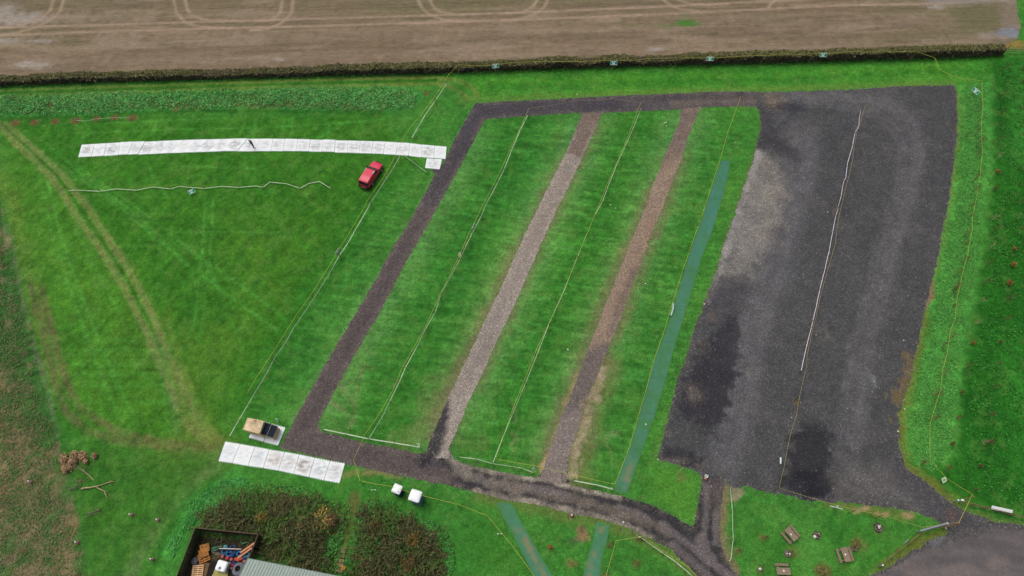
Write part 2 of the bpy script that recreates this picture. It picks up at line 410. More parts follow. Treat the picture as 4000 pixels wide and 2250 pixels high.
BR_L = [(775, 2070), (795, 2020), (850, 1985), (940, 1950), (1030, 1940), (1180, 1955), (1290, 1985), (1345, 2030), (1330, 2090), (1300, 2130), (1290, 2200), (1300, 2270), (1100, 2190), (985, 2150), (1010, 2085)]
BR_R = [(1395, 2000), (1440, 1985), (1530, 1998), (1620, 2050), (1690, 2060), (1730, 2130), (1750, 2260), (1740, 2340), (1360, 2340), (1375, 2230), (1390, 2120)]
COMPOUND = [(762, 2085), (1000, 2110), (975, 2190), (1330, 2265), (1200, 2500), (600, 2500), (690, 2280)]

G_BASE = A(66, 121, 48); G_DARK = A(40, 100, 26); G_YEL = A(88, 122, 38); G_TAN = A(116, 118, 62); G_LIGHT = A(84, 146, 66); G_BROWN = A(104, 100, 56)
lane_dir = (P(1700, 1222)-P(1400, 1180)).normalized()
fx0, fx1 = P(0, 337), P(3704, 226); hdir = (fx1-fx0).normalized()

def paint_ground(X, Y, D):
    c = Canvas(X, Y, G_BASE)
    # broad tone differences between the plots
    tri = [(0, 455), (1500, 445), (1600, 640), (1420, 830), (900, 1700), (620, 1780), (240, 1700), (0, 900)]
    c.area(tri, A(56, 108, 30), 0.9, soft=2.5, rag=1.5)
    c.area([(900, 800), (1350, 820), (1050, 1330), (760, 1600), (640, 1350)], A(76, 114, 36), 0.42, soft=5, rag=3, seed=21, brk=0.5)
    c.area([(0, 600), (160, 640), (480, 1100), (640, 1500), (520, 1700), (330, 1620), (160, 1300)], A(82, 128, 42), 0.55, soft=3, rag=2.5, seed=22, brk=0.35)
    c.area([(460, 1280), (900, 1300), (880, 1640), (700, 1720), (560, 1500)], A(88, 118, 42), 0.5, soft=4, rag=2.5, seed=23, brk=0.4)
    # right-hand rough strip and the darker mown grass beyond it
    c.area([(3745, 330), (3870, 320), (3870, 700), (3830, 1000), (3790, 1250), (3745, 1500), (3725, 1800), (3640, 1840), (3520, 1800), (3505, 1600), (3600, 1200), (3680, 850), (3740, 500)], A(82, 150, 66), 0.9, soft=1.0, rag=0.7, seed=31)
    c.area([(3870, 230), (4400, 200), (4600, 2040), (4000, 2030), (3800, 1960), (3620, 1850), (3740, 1780), (3760, 1500), (3800, 1250), (3840, 1000), (3880, 700), (3880, 300)], A(36, 96, 27), 0.95, soft=0.9, rag=0.6, seed=32)
    c.area([(3960, 260), (4400, 300), (4400, 620), (3950, 640)], A(74, 142, 58), 0.7, soft=1.5, rag=1.2, seed=33, brk=0.3)
    c.area([(3880, 1350), (4010, 1300), (4010, 2000), (3960, 1900)], A(60, 134, 46), 0.5, soft=2.0, rag=1.5, seed=34, brk=0.5)
    # grass between the hedge and the top track: mowing lines along the hedge
    c.area([(1750, 300), (3880, 235), (3860, 320), (2990, 350), (1880, 395)], A(62, 128, 40), 0.7, soft=1.0, rag=0.8, seed=41)
    for y0, y1, col, a in ((318, 268, A(84, 136, 44), .5), (338, 288, A(44, 106, 30), .5), (352, 302, A(80, 132, 48), .5), (372, 322, A(88, 138, 52), .55)):
        c.stroke([(1850, y0+6), (2400, y0-8), (3000, y0-24), (3600, y1-4), (3800, y1-12)], 1.4, col, a, soft=1.2, rag=0.5, seed=int(y0), brk=0.6)
    # weed bank, left
    c.area(WEEDBED, A(62, 128, 58), 0.95, soft=0.5, rag=0.5, seed=51)
    for s_, (px, py, rx) in enumerate([(500, 415, 3), (760, 412, 5), (1020, 405, 4), (1150, 405, 5), (1320, 408, 6), (1480, 412, 5), (200, 408, 2), (1000, 380, 2), (830, 395, 3), (650, 408, 3), (1180, 372, 1.6), (1400, 418, 4)]):
        c.blob(px, py, rx, 0.9, A(92, 88, 52), 0.7, soft=0.8, rag=0.9, seed=60+s_)
    c.stroke([(-300, 478), (0, 464), (372, 456), (621, 436), (1000, 433), (1290, 438), (1500, 444)], 0.7, A(34, 84, 24), 0.6, soft=0.6, rag=0.3)
    # twin-rut way along the foot of the hedge
    c.stroke([(-400, 355), (0, 343), (372, 328), (646, 321), (1000, 311), (1414, 299), (1704, 293), (2000, 281), (3000, 252), (3900, 222)], 1.6, A(52, 106, 34), 0.8, soft=1.0, rag=0.5)
    c.stroke([(-400, 365), (0, 357), (370, 345), (646, 337), (1000, 323), (1414, 309), (1700, 304), (1800, 316), (1850, 345), (1868, 380)], 0.9, A(114, 122, 60), 0.75, soft=0.7, rag=0.25, brk=0.35)
    c.stroke([(-400, 380), (0, 373), (370, 360), (646, 350), (1000, 341), (1497, 330), (1700, 325), (1780, 345), (1826, 385)], 0.9, A(112, 122, 60), 0.75, soft=0.7, rag=0.25, brk=0.35)
    c.stroke([(-400, 372), (0, 365), (370, 352), (646, 343), (1000, 331), (1450, 319), (1700, 314)], 0.7, A(38, 96, 26), 0.8, soft=0.5, rag=0.2)
    # old wheel lines on the triangle
    L = A(80, 142, 58)
    for pts in ([(250, 650), (480, 820), (600, 920), (740, 1040), (930, 1180), (1080, 1290)], [(290, 640), (520, 800), (640, 895), (790, 1010), (990, 1150), (1120, 1250)],
                [(180, 560), (330, 690), (470, 800)], [(340, 690), (560, 860), (700, 1000)],
                [(803, 760), (797, 900), (782, 1040), (765, 1200), (745, 1350)], [(833, 780), (828, 900), (815, 1040), (797, 1200), (775, 1350)],
                [(150, 680), (200, 900), (280, 1150), (370, 1400), (470, 1640)], [(190, 720), (240, 930), (330, 1190), (430, 1430), (540, 1660)],
                [(620, 1420), (640, 1560), (660, 1690)], [(640, 1380), (670, 1500), (690, 1690)],
                [(1000, 470), (990, 540)], [(1110, 470), (1100, 545)], [(1145, 460), (1135, 545)], [(420, 480), (500, 478), (900, 460)], [(300, 520), (700, 505), (1000, 500), (1500, 470)],
                [(600, 540), (610, 480)], [(930, 545), (955, 480)], [(970, 545), (1000, 470)], [(1230, 545), (1320, 500)], [(1280, 545), (1290, 480)]):
        c.stroke(pts, 0.40, L, 0.62, soft=0.4, rag=0.12, seed=71, brk=0.55)
    for i in range(9):
        y = 1330+i*22+random.uniform(-6, 6)
        c.stroke([(300+random.uniform(-30, 40), y), (450, y+random.uniform(-8, 8)), (620+random.uniform(0, 120), y+random.uniform(-6, 18))], 0.4, A(46, 94, 28) if i % 2 else L, 0.4, soft=0.4, rag=0.2, seed=80+i, brk=0.5)
    for i in range(46):   # many faint crossing wheel marks
        px, py = random.uniform(150, 1300), random.uniform(480, 1650)
        if not in_poly(np.array([px]), np.array([py]), [(100, 470), (1500, 450), (1400, 800), (900, 1650), (400, 1650)])[0]: continue
        a = random.choice((0.9, 1.05, -0.15, 0.1, -1.2))+random.uniform(-.2, .2); r = random.uniform(60, 220)
        c.stroke([(px-r*math.cos(a), py-r*math.sin(a)), (px, py+random.uniform(-8, 8)), (px+r*math.cos(a), py+r*math.sin(a))], 0.35, random.choice((L, A(44, 92, 24), A(92, 124, 44))), 0.5, soft=0.5, rag=0.15, seed=200+i, brk=0.6)
    # worn double track across the triangle
    B1 = [(-20, 470), (54, 550), (141, 633), (199, 691), (248, 757), (290, 832), (331, 890), (381, 956), (431, 1034), (480, 1115), (522, 1199), (567, 1282), (592, 1348), (621, 1415), (650, 1473), (679, 1547), (712, 1622), (766, 1696), (850, 1760)]
    B2 = [(20, 485), (99, 550), (174, 620), (232, 670), (290, 745), (340, 807), (385, 877), (431, 943), (484, 1026), (536, 1115), (576, 1199), (613, 1270), (646, 1357), (679, 1431), (712, 1514), (745, 1597), (799, 1680), (870, 1740)]
    c.stroke(B1, 0.95, A(118, 132, 74), 0.8, soft=0.6, rag=0.25, seed=91, brk=0.2)
    c.stroke(B2, 0.95, A(118, 132, 74), 0.8, soft=0.6, rag=0.25, seed=92, brk=0.2)
    c.stroke([((a[0]+b[0])/2+2, (a[1]+b[1])/2) for a, b in zip(B1, B2)][:12], 0.3, A(44, 92, 28), 0.7, soft=0.25, rag=0.1)
    c.stroke([(655, 1250), (700, 1400), (760, 1560), (840, 1690), (890, 1740)], 0.6, A(112, 134, 60), 0.5, soft=0.6, rag=0.2, brk=0.45)
    for k in (-26, -8, 12, 34): c.stroke([(690+k, 1440), (730+k, 1560), (790+k, 1670), (850+k, 1740)], 0.5, A(114, 132, 64), 0.42, soft=0.6, rag=0.25, brk=0.5)
    c.stroke([(600, 1300), (650, 1470), (680, 1600), (700, 1700)], 0.7, A(88, 110, 70), 0.4, soft=0.7, rag=0.3, brk=0.4)
    c.area([(690, 1600), (800, 1590), (930, 1740), (900, 1790), (800, 1790)], A(104, 126, 54), 0.45, soft=1.8, rag=1.2, seed=94, brk=0.4)
    # worn way down the left margin and round to the roadway panels
    c.area([(-20, 640), (60, 760), (110, 980), (170, 1180), (230, 1380), (260, 1500), (190, 1500), (140, 1330), (95, 1150), (60, 960), (10, 780)], A(104, 124, 54), 0.75, soft=1.6, rag=0.8, seed=95, brk=0.25)
    E1 = [(120, 1120), (165, 1300), (200, 1440), (225, 1530), (262, 1610), (330, 1675), (420, 1712), (560, 1738), (700, 1752), (850, 1762)]
    E2 = [(160, 1120), (205, 1300), (240, 1430), (268, 1520), (305, 1580), (380, 1645), (470, 1690), (600, 1720), (740, 1738), (880, 1752)]
    for E_ in (E1, E2): c.stroke(E_, 0.9, A(108, 104, 68), 0.7, soft=0.7, rag=0.3, seed=96, brk=0.4)
    c.area([(800, 1700), (930, 1740), (880, 1790), (860, 1830), (700, 1850), (560, 1800), (650, 1740)], A(104, 112, 56), 0.5, soft=2, rag=1.4, seed=97, brk=0.35)
    c.stroke([(880, 1770), (800, 1850), (730, 1910), (660, 1990), (590, 2090), (530, 2180), (480, 2290)], 1.9, A(98, 118, 74), 0.75, soft=1.6, rag=0.5, seed=98, brk=0.2)
    c.stroke([(640, 1820), (760, 1850), (860, 1860)], 0.9, A(92, 104, 66), 0.4, soft=1, rag=0.4)
    c.area([(830, 1880), (930, 1850), (1000, 1890), (900, 1950), (800, 2010), (720, 2100), (660, 2200), (640, 2120), (740, 1960)], A(72, 146, 64), 0.8, soft=1.2, rag=0.8, seed=99, brk=0.2)
    c.stroke([(860, 1850), (760, 1930), (690, 2020), (640, 2110), (600, 2200), (560, 2290)], 0.8, A(38, 92, 28), 0.6, soft=0.8, rag=0.4)
    c.area([(240, 1760), (900, 1760), (780, 1880), (560, 2160), (460, 2270), (350, 2270), (280, 1950)], A(56, 100, 34), 0.85, soft=1.8, rag=1.0, seed=100, brk=0.15)
    # rough field at lower left: half weeds, half bare brown soil
    c.area(LEFTFIELD, A(58, 98, 44), 1.0, soft=0.5, rag=0.7, seed=101)
    c.area([(-600, 1250), (-80, 1300), (-20, 1400), (30, 1450), (60, 1500), (20, 1560), (90, 1680), (190, 1750), (235, 1850), (270, 2000), (300, 2250), (320, 2400), (-600, 2400)], A(124, 110, 82), 0.85, soft=2.0, rag=2.6, seed=102, brk=0.15, freq=0.5)
    c.area([(0, 1500), (70, 1640), (60, 1900), (0, 2000), (-300, 1800)], A(140, 112, 74), 0.5, soft=3, rag=1.6, seed=103, brk=0.3)
    lf = in_poly(X, Y, PL(LEFTFIELD))
    n = fbm(X*1.1, Y*1.1, 104, 5); c.mixm(lf*sstep(0.50, 0.62, n)*0.75*(Y < 60), A(66, 104, 50))
    n = fbm(X*0.9+31, Y*0.9, 105, 5); c.mixm(lf*sstep(0.56, 0.66, n)*0.5, A(138, 118, 92))
    for s_, pts in enumerate(([(-40, 1470), (60, 1410), (150, 1370)], [(-40, 1440), (40, 1395), (130, 1365)], [(0, 1540), (70, 1470), (170, 1450)], [(-20, 1350), (60, 1320), (130, 1300)], [(-30, 1400), (50, 1360), (140, 1330)])):
        c.stroke(pts, 0.5, A(38, 70, 34), 0.6, soft=0.4, rag=0.2, seed=110+s_)
    for s_, pts in enumerate(([(0, 1800), (120, 1830), (200, 1860)], [(0, 1900), (110, 1890), (170, 1880)], [(280, 1990), (260, 2050), (240, 2130), (215, 2230)], [(300, 2010), (285, 2080), (265, 2150), (240, 2240)], [(0, 1720), (120, 1740), (200, 1780)])):
        c.stroke(pts, 0.6, A(136, 112, 80), 0.55, soft=0.6, rag=0.3, seed=120+s_, brk=0.3)
    c.stroke([(25, 881), (54, 985), (81, 1135), (118, 1290), (146, 1400), (178, 1493), (207, 1618), (220, 1690)], 0.6, A(122, 122, 96), 0.5, soft=0.5, rag=0.6, seed=130, brk=0.8)
    # lanes: darker line of longer grass under each rope, pale worn verges beside the gravel
    for s_, pts in enumerate(([(2066, 450), (1845, 910), (1600, 1400), (1441, 1714)], [(2503, 425), (2257, 1001), (2054, 1493), (1925, 1809)], [(1500, 705), (1238, 1146), (1039, 1464), (950, 1620)])):
        c.stroke(pts, 4.6, A(44, 108, 34), 0.5, soft=4.2, rag=1.2, seed=140+s_, brk=0.35)
    for s_, pts in enumerate((TRACK[17:26], LANE1[1:13], LANE1[18:29], LANE2[1:15], LANE2[20:36])):
        c.stroke(pts, 4.4, A(100, 142, 80), 0.62, soft=4.0, rag=0.8, seed=150+s_, brk=0.4)
    c.stroke([(1450, 1146), (1244, 1500), (1166, 1640)], 2.2, A(98, 140, 76), 0.55, soft=2.4, rag=0.8, seed=155, brk=0.4)
    for s_, (pts, wd, a) in enumerate((([(2000, 1034), (1900, 1235), (1790, 1460), (1700, 1650)], 1.2, .55), ([(1990, 1000), (1840, 1330), (1730, 1530), (1690, 1650)], 2.4, .4), ([(2600, 580), (2520, 790), (2440, 990)], 1.0, .6), ([(2440, 990), (2300, 1330), (2180, 1620), (2110, 1800)], 2.4, .6),
                                       ([(2360, 1440), (2290, 1600), (2250, 1760), (2235, 1880)], 4.5, .55), ([(2700, 560), (2600, 820), (2500, 1080), (2400, 1330)], 1.6, .45), ([(1690, 1500), (1680, 1620), (1640, 1700), (1560, 1720)], 2.6, .5), ([(1795, 1640), (1800, 1720), (1880, 1740)], 2.0, .5))):
        c.stroke(pts, wd, A(122, 116, 78), a*.72, soft=1.6, rag=0.7, seed=160+s_, brk=0.6)
    for s_, pts in enumerate(([(1290, 1570), (1340, 1600), (1370, 1640), (1360, 1680)], [(1330, 1500), (1360, 1540), (1390, 1600), (1380, 1660)], [(1755, 1480), (1750, 1540), (1765, 1580)], [(1760, 1470), (1790, 1430), (1840, 1370)],
                              [(2000, 1690), (2020, 1715), (1990, 1740)], [(1420, 1420), (1395, 1500), (1390, 1560)], [(2260, 1760), (2330, 1740), (2400, 1700)], [(2280, 1720), (2350, 1700), (2420, 1690)])):
        c.stroke(pts, 0.5, A(118, 118, 84), 0.55, soft=0.5, rag=0.25, seed=170+s_, brk=0.4)
    # fields of wheel combing across the bays (grass laid over by parked cars)
    bay = [PL([(1900, 480), (2270, 450), (1690, 1680), (1240, 1660)]), PL([(2360, 450), (2655, 430), (2110, 1830), (1760, 1780)]), PL([(2740, 430), (2960, 420), (2590, 1760), (2230, 1890)]), PL([(1690, 700), (1500, 700), (900, 1700), (1130, 1690)])]
    bm_ = np.zeros(X.shape)
    for q in bay: bm_ = np.maximum(bm_, 1-sstep(-1.5, 1.0, sdf(X, Y, q)))
    c.mottle(0.26, 0.22, 1.6, 180, (lane_dir.x, lane_dir.y), 4, bm_, tint=(1.2, 0.8, 1.05))
    c.mottle(0.34, 0.35, 3.0, 185, (lane_dir.x, lane_dir.y), 3, bm_)
    # dark comb-like streaks of longer grass either side of each rope
    for li, (pts, side) in enumerate((([(2062, 455), (1845, 910), (1600, 1400), (1445, 1705)], 3), ([(2503, 430), (2257, 1001), (2054, 1493), (1928, 1800)], 3), ([(1560, 640), (1238, 1146), (1039, 1464), (960, 1600)], 2), ([(2860, 480), (2690, 980), (2560, 1400), (2430, 1850)], 1))):
        W = PL(pts); L = [0]
        for a, b in zip(W[:-1], W[1:]): L.append(L[-1]+(b-a).length)
        t = 0
        while t < L[-1]:
            t += random.uniform(.45, 1.5); k = 0
            while k < len(W)-2 and L[k+1] < t: k += 1
            p0 = W[k].lerp(W[k+1], min(1, (t-L[k])/(L[k+1]-L[k])))
            for s0 in (-1, 1):
                if not (side & (1 if s0 < 0 else 2)) or random.random() < .25: continue
                o_ = random.uniform(0, 1.4)*s0; ln = random.uniform(1.2, 4.2)*s0; q0 = p0+lane_dir*o_; q1 = q0+lane_dir*ln+Vector((0, random.uniform(-.3, .3), 0)); m_ = q0.lerp(q1, .5)+Vector((0, random.uniform(-.15, .15), 0))
                c.stroke([q0, m_, q1], random.uniform(.2, .5), A(38, 100, 32) if random.random() < .75 else A(88, 150, 72), random.uniform(.3, .62), soft=.35, rag=.15, seed=int(t*10)+li, world=True, brk=.4)
    # combing of other areas
    tm = 1-sstep(-2, 2, sdf(X, Y, PL(tri)))
    c.mottle(0.30, 0.30, 1.0, 190, (0.5, 0.86), 4, tm, tint=(1.2, 0.8, 0.9))
    c.mottle(0.28, 0.9, 0.9, 195, (1, 0), 5)
    c.mottle(0.22, 0.12, 0.12, 197, (1, 0), 4, tint=(1.5, 0.7, 0.6))
    c.mottle(0.30, 2.2, 2.2, 198, (1, 0), 2)
    n = fbm(X*.8+9, Y*.8, 199, 5); c.mixm(sstep(.56, .68, n)*.30*(~lf), A(98, 132, 62)); n = fbm(X*1.3, Y*1.3+40, 203, 4); c.mixm(sstep(.6, .7, n)*.22*(~lf), A(40, 94, 32))
    # straw and churned soil beside the second lane
    c.stroke([(2360, 1440), (2320, 1550), (2290, 1640), (2262, 1740), (2235, 1860)], 3.6, A(120, 112, 68), .5, soft=2.0, rag=.9, seed=209, brk=.5)
    for s_, (off, wd, a) in enumerate(((0, .5, .95), (12, .4, .9), (22, .35, .8), (32, .3, .6), (5, .3, .9))):
        c.stroke([(2355+off*.6, 1430), (2322+off, 1510), (2287+off, 1600), (2270+off, 1680), (2243+off*.8, 1750), (2228+off*.5, 1860)], wd, A(184, 164, 138), a*.75, soft=.35, rag=.75, seed=210+s_, brk=.95)
    for s_, (off, wd, a) in enumerate(((0, .4, .9), (-8, .35, .7))):
        c.stroke([(2262+off, 1455), (2212+off, 1590), (2178+off, 1690), (2140+off, 1780), (2112+off, 1850)], wd, A(180, 156, 112), a, soft=.3, rag=.45, seed=217+s_, brk=.9)
    for s_, pts in enumerate((LANE1[2:13], LANE1[19:29], LANE2[3:15], LANE2[20:34])):
        c.stroke(pts, 1.7, A(126, 114, 84), .55, soft=1.5, rag=.7, seed=800+s_, brk=.5)
    # curled wheel marks at the lane mouths
    for i in range(34):
        bx_, by_ = random.choice(((1330, 1600), (1640, 1700), (1780, 1720), (2060, 1760), (2300, 1780), (1850, 1600), (1560, 1560), (1420, 1480)))
        x_, y_ = bx_+random.uniform(-70, 70), by_+random.uniform(-60, 40); r_ = random.uniform(40, 110); a0 = random.uniform(2.6, 4.2); s0 = random.choice((-1, 1))
        c.stroke([(x_+s0*r_*math.cos(a0+k*.22), y_+r_*math.sin(a0+k*.22)) for k in range(5)], .35, random.choice((A(122, 124, 84), A(104, 132, 74), A(92, 112, 60))), .5, soft=.4, rag=.15, seed=770+i, brk=.5)
    # earth at the edge of the car park
    c.area([(3636, 1095), (3654, 1098), (3648, 1160), (3610, 1222), (3612, 1180)], A(138, 110, 84), 0.9, soft=0.3, rag=0.25, seed=220)
    c.stroke([(3735, 370), (3742, 500), (3729, 620), (3712, 750), (3672, 950), (3640, 1090)], 1.3, A(108, 120, 56), 0.6, soft=0.9, rag=0.4, seed=221, brk=0.3)
    c.stroke([(3609, 1240), (3588, 1332), (3575, 1386), (3559, 1473), (3536, 1547), (3515, 1600), (3512, 1690), (3520, 1760), (3540, 1830), (3620, 1885), (3700, 1950)], 1.9, A(114, 110, 48), 0.75, soft=1.2, rag=0.5, seed=222, brk=0.25)
    c.stroke([(2960, 560), (2870, 850), (2760, 1170), (2680, 1410), (2590, 1730)], 0.8, A(96, 112, 52), 0.5, soft=0.7, rag=0.3, seed=223, brk=0.4)
    c.stroke([(1800, 395), (2400, 368), (2900, 350), (3400, 340), (3720, 326)], 1.3, A(104, 128, 58), 0.55, soft=1.0, rag=0.4, seed=224, brk=0.3)
    c.stroke([(1880, 1940), (2124, 1985), (2248, 2018), (2364, 2040), (2455, 2075), (2613, 2150), (2700, 2240)], 1.6, A(112, 112, 62), 0.6, soft=1.2, rag=0.5, seed=225, brk=0.4)
    c.stroke([(1330, 1850), (1420, 1846), (1500, 1845), (1560, 1868)], 0.6, A(150, 136, 88), 0.7, soft=0.6, rag=0.4, seed=226, brk=0.6)
    c.stroke([(2835, 1900), (2822, 1980), (2815, 2070), (2828, 2140), (2850, 2195), (2870, 2230)], 1.1, A(134, 118, 88), 0.8, soft=0.5, rag=0.3, seed=227, brk=0.2)
    c.stroke([(2870, 1910), (2890, 1925), (2870, 1945)], 0.8, A(150, 136, 112), 0.8, soft=0.6, rag=0.4, seed=228)
    c.stroke([(3240, 1965), (3330, 1985), (3430, 1995), (3520, 2010), (3560, 2015)], 1.0, A(122, 122, 60), 0.6, soft=0.8, rag=0.4, seed=229, brk=0.4)
    for s_, (px, py, r) in enumerate([(3345, 1995, .7), (3380, 1985, .6), (3458, 2010, .55), (3545, 2012, .8), (3425, 2006, .4)]): c.blob(px, py, r, r*0.6, A(164, 140, 104), 0.8, rag=0.5, seed=230+s_)
    c.stroke([(3700, 2082), (3640, 2100), (3580, 2130), (3500, 2190), (3430, 2230)], 1.3, A(108, 108, 44), 0.75, soft=0.9, rag=0.4, seed=240, brk=0.25)
    c.stroke([(3720, 1975), (3800, 2010), (3900, 2045), (4050, 2060)], 1.0, A(104, 106, 56), 0.6, soft=0.8, rag=0.4, seed=241, brk=0.3)
    # corner plot between the two roads, yellower
    c.area([(2560, 1800), (2750, 1870), (2705, 2050), (2540, 1960), (2530, 1870)], A(88, 138, 48), 0.6, soft=1.0, rag=0.6, seed=242, brk=0.3)
    c.blob(2660, 1860, .6, 1.0, A(108, 104, 66), .5, seed=243, rag=.6)
    # picnic lawn
    c.stroke([(3150, 2100), (3160, 2180), (3180, 2260)], 3.0, A(84, 138, 60), 0.6, soft=2.5, rag=0.6, seed=244)
    c.area([(2980, 2100), (3100, 2090), (3110, 2250), (2980, 2250)], A(52, 108, 36), 0.5, soft=1.5, rag=0.8, seed=245, brk=0.3)
    c.area([(3240, 2010), (3460, 2050), (3420, 2200), (3260, 2140)], A(46, 108, 34), 0.5, soft=2, rag=1.0, seed=246, brk=0.3)
    for s_, (px, py, rx, ry, col, a) in enumerate([(2273, 2090, .85, 1.1, A(140, 112, 82), .85), (2233, 2200, .85, .5, A(118, 104, 62), .7), (2275, 2068, .3, .5, A(96, 80, 68), .6), (2240, 2112, .9, .5, A(78, 78, 66), .45),
                      (2486, 2200, .6, .5, A(104, 100, 58), .6), (2980, 2100, .5, .4, A(112, 96, 60), .7), (2878, 2152, .8, .5, A(112, 104, 60), .6), (3215, 2235, 1.0, .8, A(128, 116, 74), .5), (3365, 2128, 1.0, .9, A(116, 118, 66), .5),
                      (2970, 2225, .6, .5, A(96, 84, 56), .7), (3100, 2155, .9, .7, A(110, 112, 60), .5), (3095, 2165, .5, .5, A(70, 62, 46), .6), (2365, 2250, .6, .4, A(112, 90, 62), .7), (2500, 2110, .6, .3, A(80, 66, 46), .7), (2380, 2130, .4, .6, A(84, 82, 48), .6)]):
        c.blob(px, py, rx, ry, col, a, rag=0.5, seed=250+s_)
    # mulch rings round the young trees beside the weed bank
    for s_, (px, py, r) in enumerate([(60, 481, .85), (135, 478, .75), (216, 475, .75), (294, 472, .85), (377, 464, .7), (447, 460, .7), (515, 461, .85), (203, 410, .8), (46, 387, .7), (690, 427, .6), (930, 405, .6), (1665, 365, .5)]):
        c.blob(px, py, r, r*0.9, A(112, 88, 58), 0.85, soft=0.5, rag=0.35, seed=270+s_)
    # waste ground round the shed: dark olive-brown ground under the brambles, weeds round about
    c.area([(760, 1940), (900, 1880), (1060, 1890), (1300, 1930), (1420, 1925), (1560, 1960), (1680, 2000), (1760, 2090), (1800, 2250), (1800, 2400), (800, 2400), (720, 2080)], A(56, 120, 44), 0.75, soft=2, rag=1.2, seed=290, brk=0.2)
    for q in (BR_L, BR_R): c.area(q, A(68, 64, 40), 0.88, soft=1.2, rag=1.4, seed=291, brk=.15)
    c.stroke([(1392, 1960), (1370, 2030), (1352, 2110), (1340, 2140)], 0.7, A(98, 116, 52), 0.7, soft=0.6, rag=0.3, seed=292)
    c.stroke([(1385, 1940), (1375, 1985)], 1.1, A(104, 92, 58), 0.6, soft=0.8, rag=0.5, seed=293)
    c.area(COMPOUND, A(52, 44, 34), 0.96, soft=0.3, rag=0.3, seed=294)
    c.blob(850, 2180, 1.2, .5, A(96, 82, 58), .6, seed=295)
    c.area([(810, 2190), (860, 2185), (860, 2250), (800, 2260)], A(40, 37, 36), .9, soft=.4, rag=.3, seed=296)
    # lawn mottling at lower middle
    c.area([(1850, 2010), (1950, 1990), (2080, 2250), (1830, 2250), (1800, 2120)], A(48, 104, 32), 0.5, soft=2, rag=1.2, seed=297, brk=0.3)
    # orange soil at the far end of the hedge, bright verge beyond
    c.blob(3960, 176, 3.2, 1.0, A(158, 122, 70), .8, seed=298, rag=.6)
    g_ = (c.c[..., 1] > c.c[..., 0]*1.5)[..., None]; c.c = np.where(g_, c.c*np.array([1.02, 1.12, 1.0]), c.c)
    far = sstep(0, 8, np.abs(X)-120)+sstep(0, 10, Y-130); c.mixm(np.clip(far, 0, 1)*0.6, A(70, 116, 50))
    return c

inner_x = np.arange(-104, 104.01, 0.2); inner_y = np.arange(4, 100.01, 0.2)
outer = lambda a, sgn: np.array([a+sgn*v for v in (1, 3, 7, 14, 30, 70, 160, 400, 1000, 2600, 4500)])
xs = np.concatenate([outer(-104, -1)[::-1], inner_x, outer(104, 1)]); ys = np.concatenate([outer(4, -1)[::-1], inner_y, outer(100, 1)])
X, Y = np.meshgrid(xs, ys, indexing='ij'); cv = paint_ground(X, Y, None)
nx, ny = X.shape; I = np.arange(nx*ny).reshape(nx, ny)
Q = np.stack([I[:-1, :-1].ravel(), I[1:, :-1].ravel(), I[1:, 1:].ravel(), I[:-1, 1:].ravel()], 1)
ground = structure(np_mesh('ground', np.stack([X.ravel(), Y.ravel(), np.zeros(X.size)], 1), Q, M_GRASS, cols=cv.c.reshape(-1, 3)))

# ---- arable field beyond the hedge
hb = PL(HEDGE_FRONT)
up = Vector((-hdir.y, hdir.x, 0))
FIELD = [p+up*1.3 for p in hb]
FIELD = [FIELD[0]-hdir*60]+FIELD+[P(3975, 150), P(3985, 100), P(3972, 40), P(3975, -60), FIELD[-1]+up*60+hdir*60, FIELD[0]-hdir*60+up*70]
TRAMS = [[(-400, 152), (0, 139), (373, 124), (787, 112), (1207, 102), (1621, 90), (2000, 79), (2414, 62), (2704, 49), (3000, 35), (3290, 21), (3621, 16), (3911, 2)],
         [(-400, 120), (0, 108), (414, 97), (704, 87), (1000, 80), (1414, 68), (2000, 51), (2414, 33), (2621, 24), (3000, 4), (3300, -10)],
         [(210, -40), (207, 0), (199, 37), (166, 70), (104, 91), (0, 108), (-200, 130)], [(252, -40), (248, 0), (236, 41), (195, 79), (137, 108), (54, 132), (-100, 145)],
         [(677, -40), (679, 0), (689, 50), (720, 83), (766, 101), (828, 108), (900, 110)], [(720, -40), (723, 0), (733, 37), (749, 60), (795, 77), (870, 81), (960, 82)],
         [(1107, -40), (1104, 0), (1095, 50), (1062, 77), (1000, 83)], [(1150, -40), (1145, 0), (1137, 54), (1099, 91), (1041, 114), (980, 118)],
         [(1628, -40), (1634, 0), (1650, 33), (1679, 58), (1733, 77), (1800, 84)], [(1680, 0), (1696, 31), (1720, 46), (1770, 54), (1850, 55)],
         [(2112, -30), (2099, 0), (2079, 29), (2041, 48), (1980, 52)], [(2150, -30), (2139, 0), (2124, 29), (2083, 58), (2037, 75), (1960, 80)],
         [(2560, -30), (2592, 0), (2625, 25), (2663, 37), (2740, 46)], [(2620, -20), (2650, 0), (2696, 14), (2766, 19), (2840, 15)], [(3000, 33), (3012, 15), (3030, 0), (3040, -20)]]
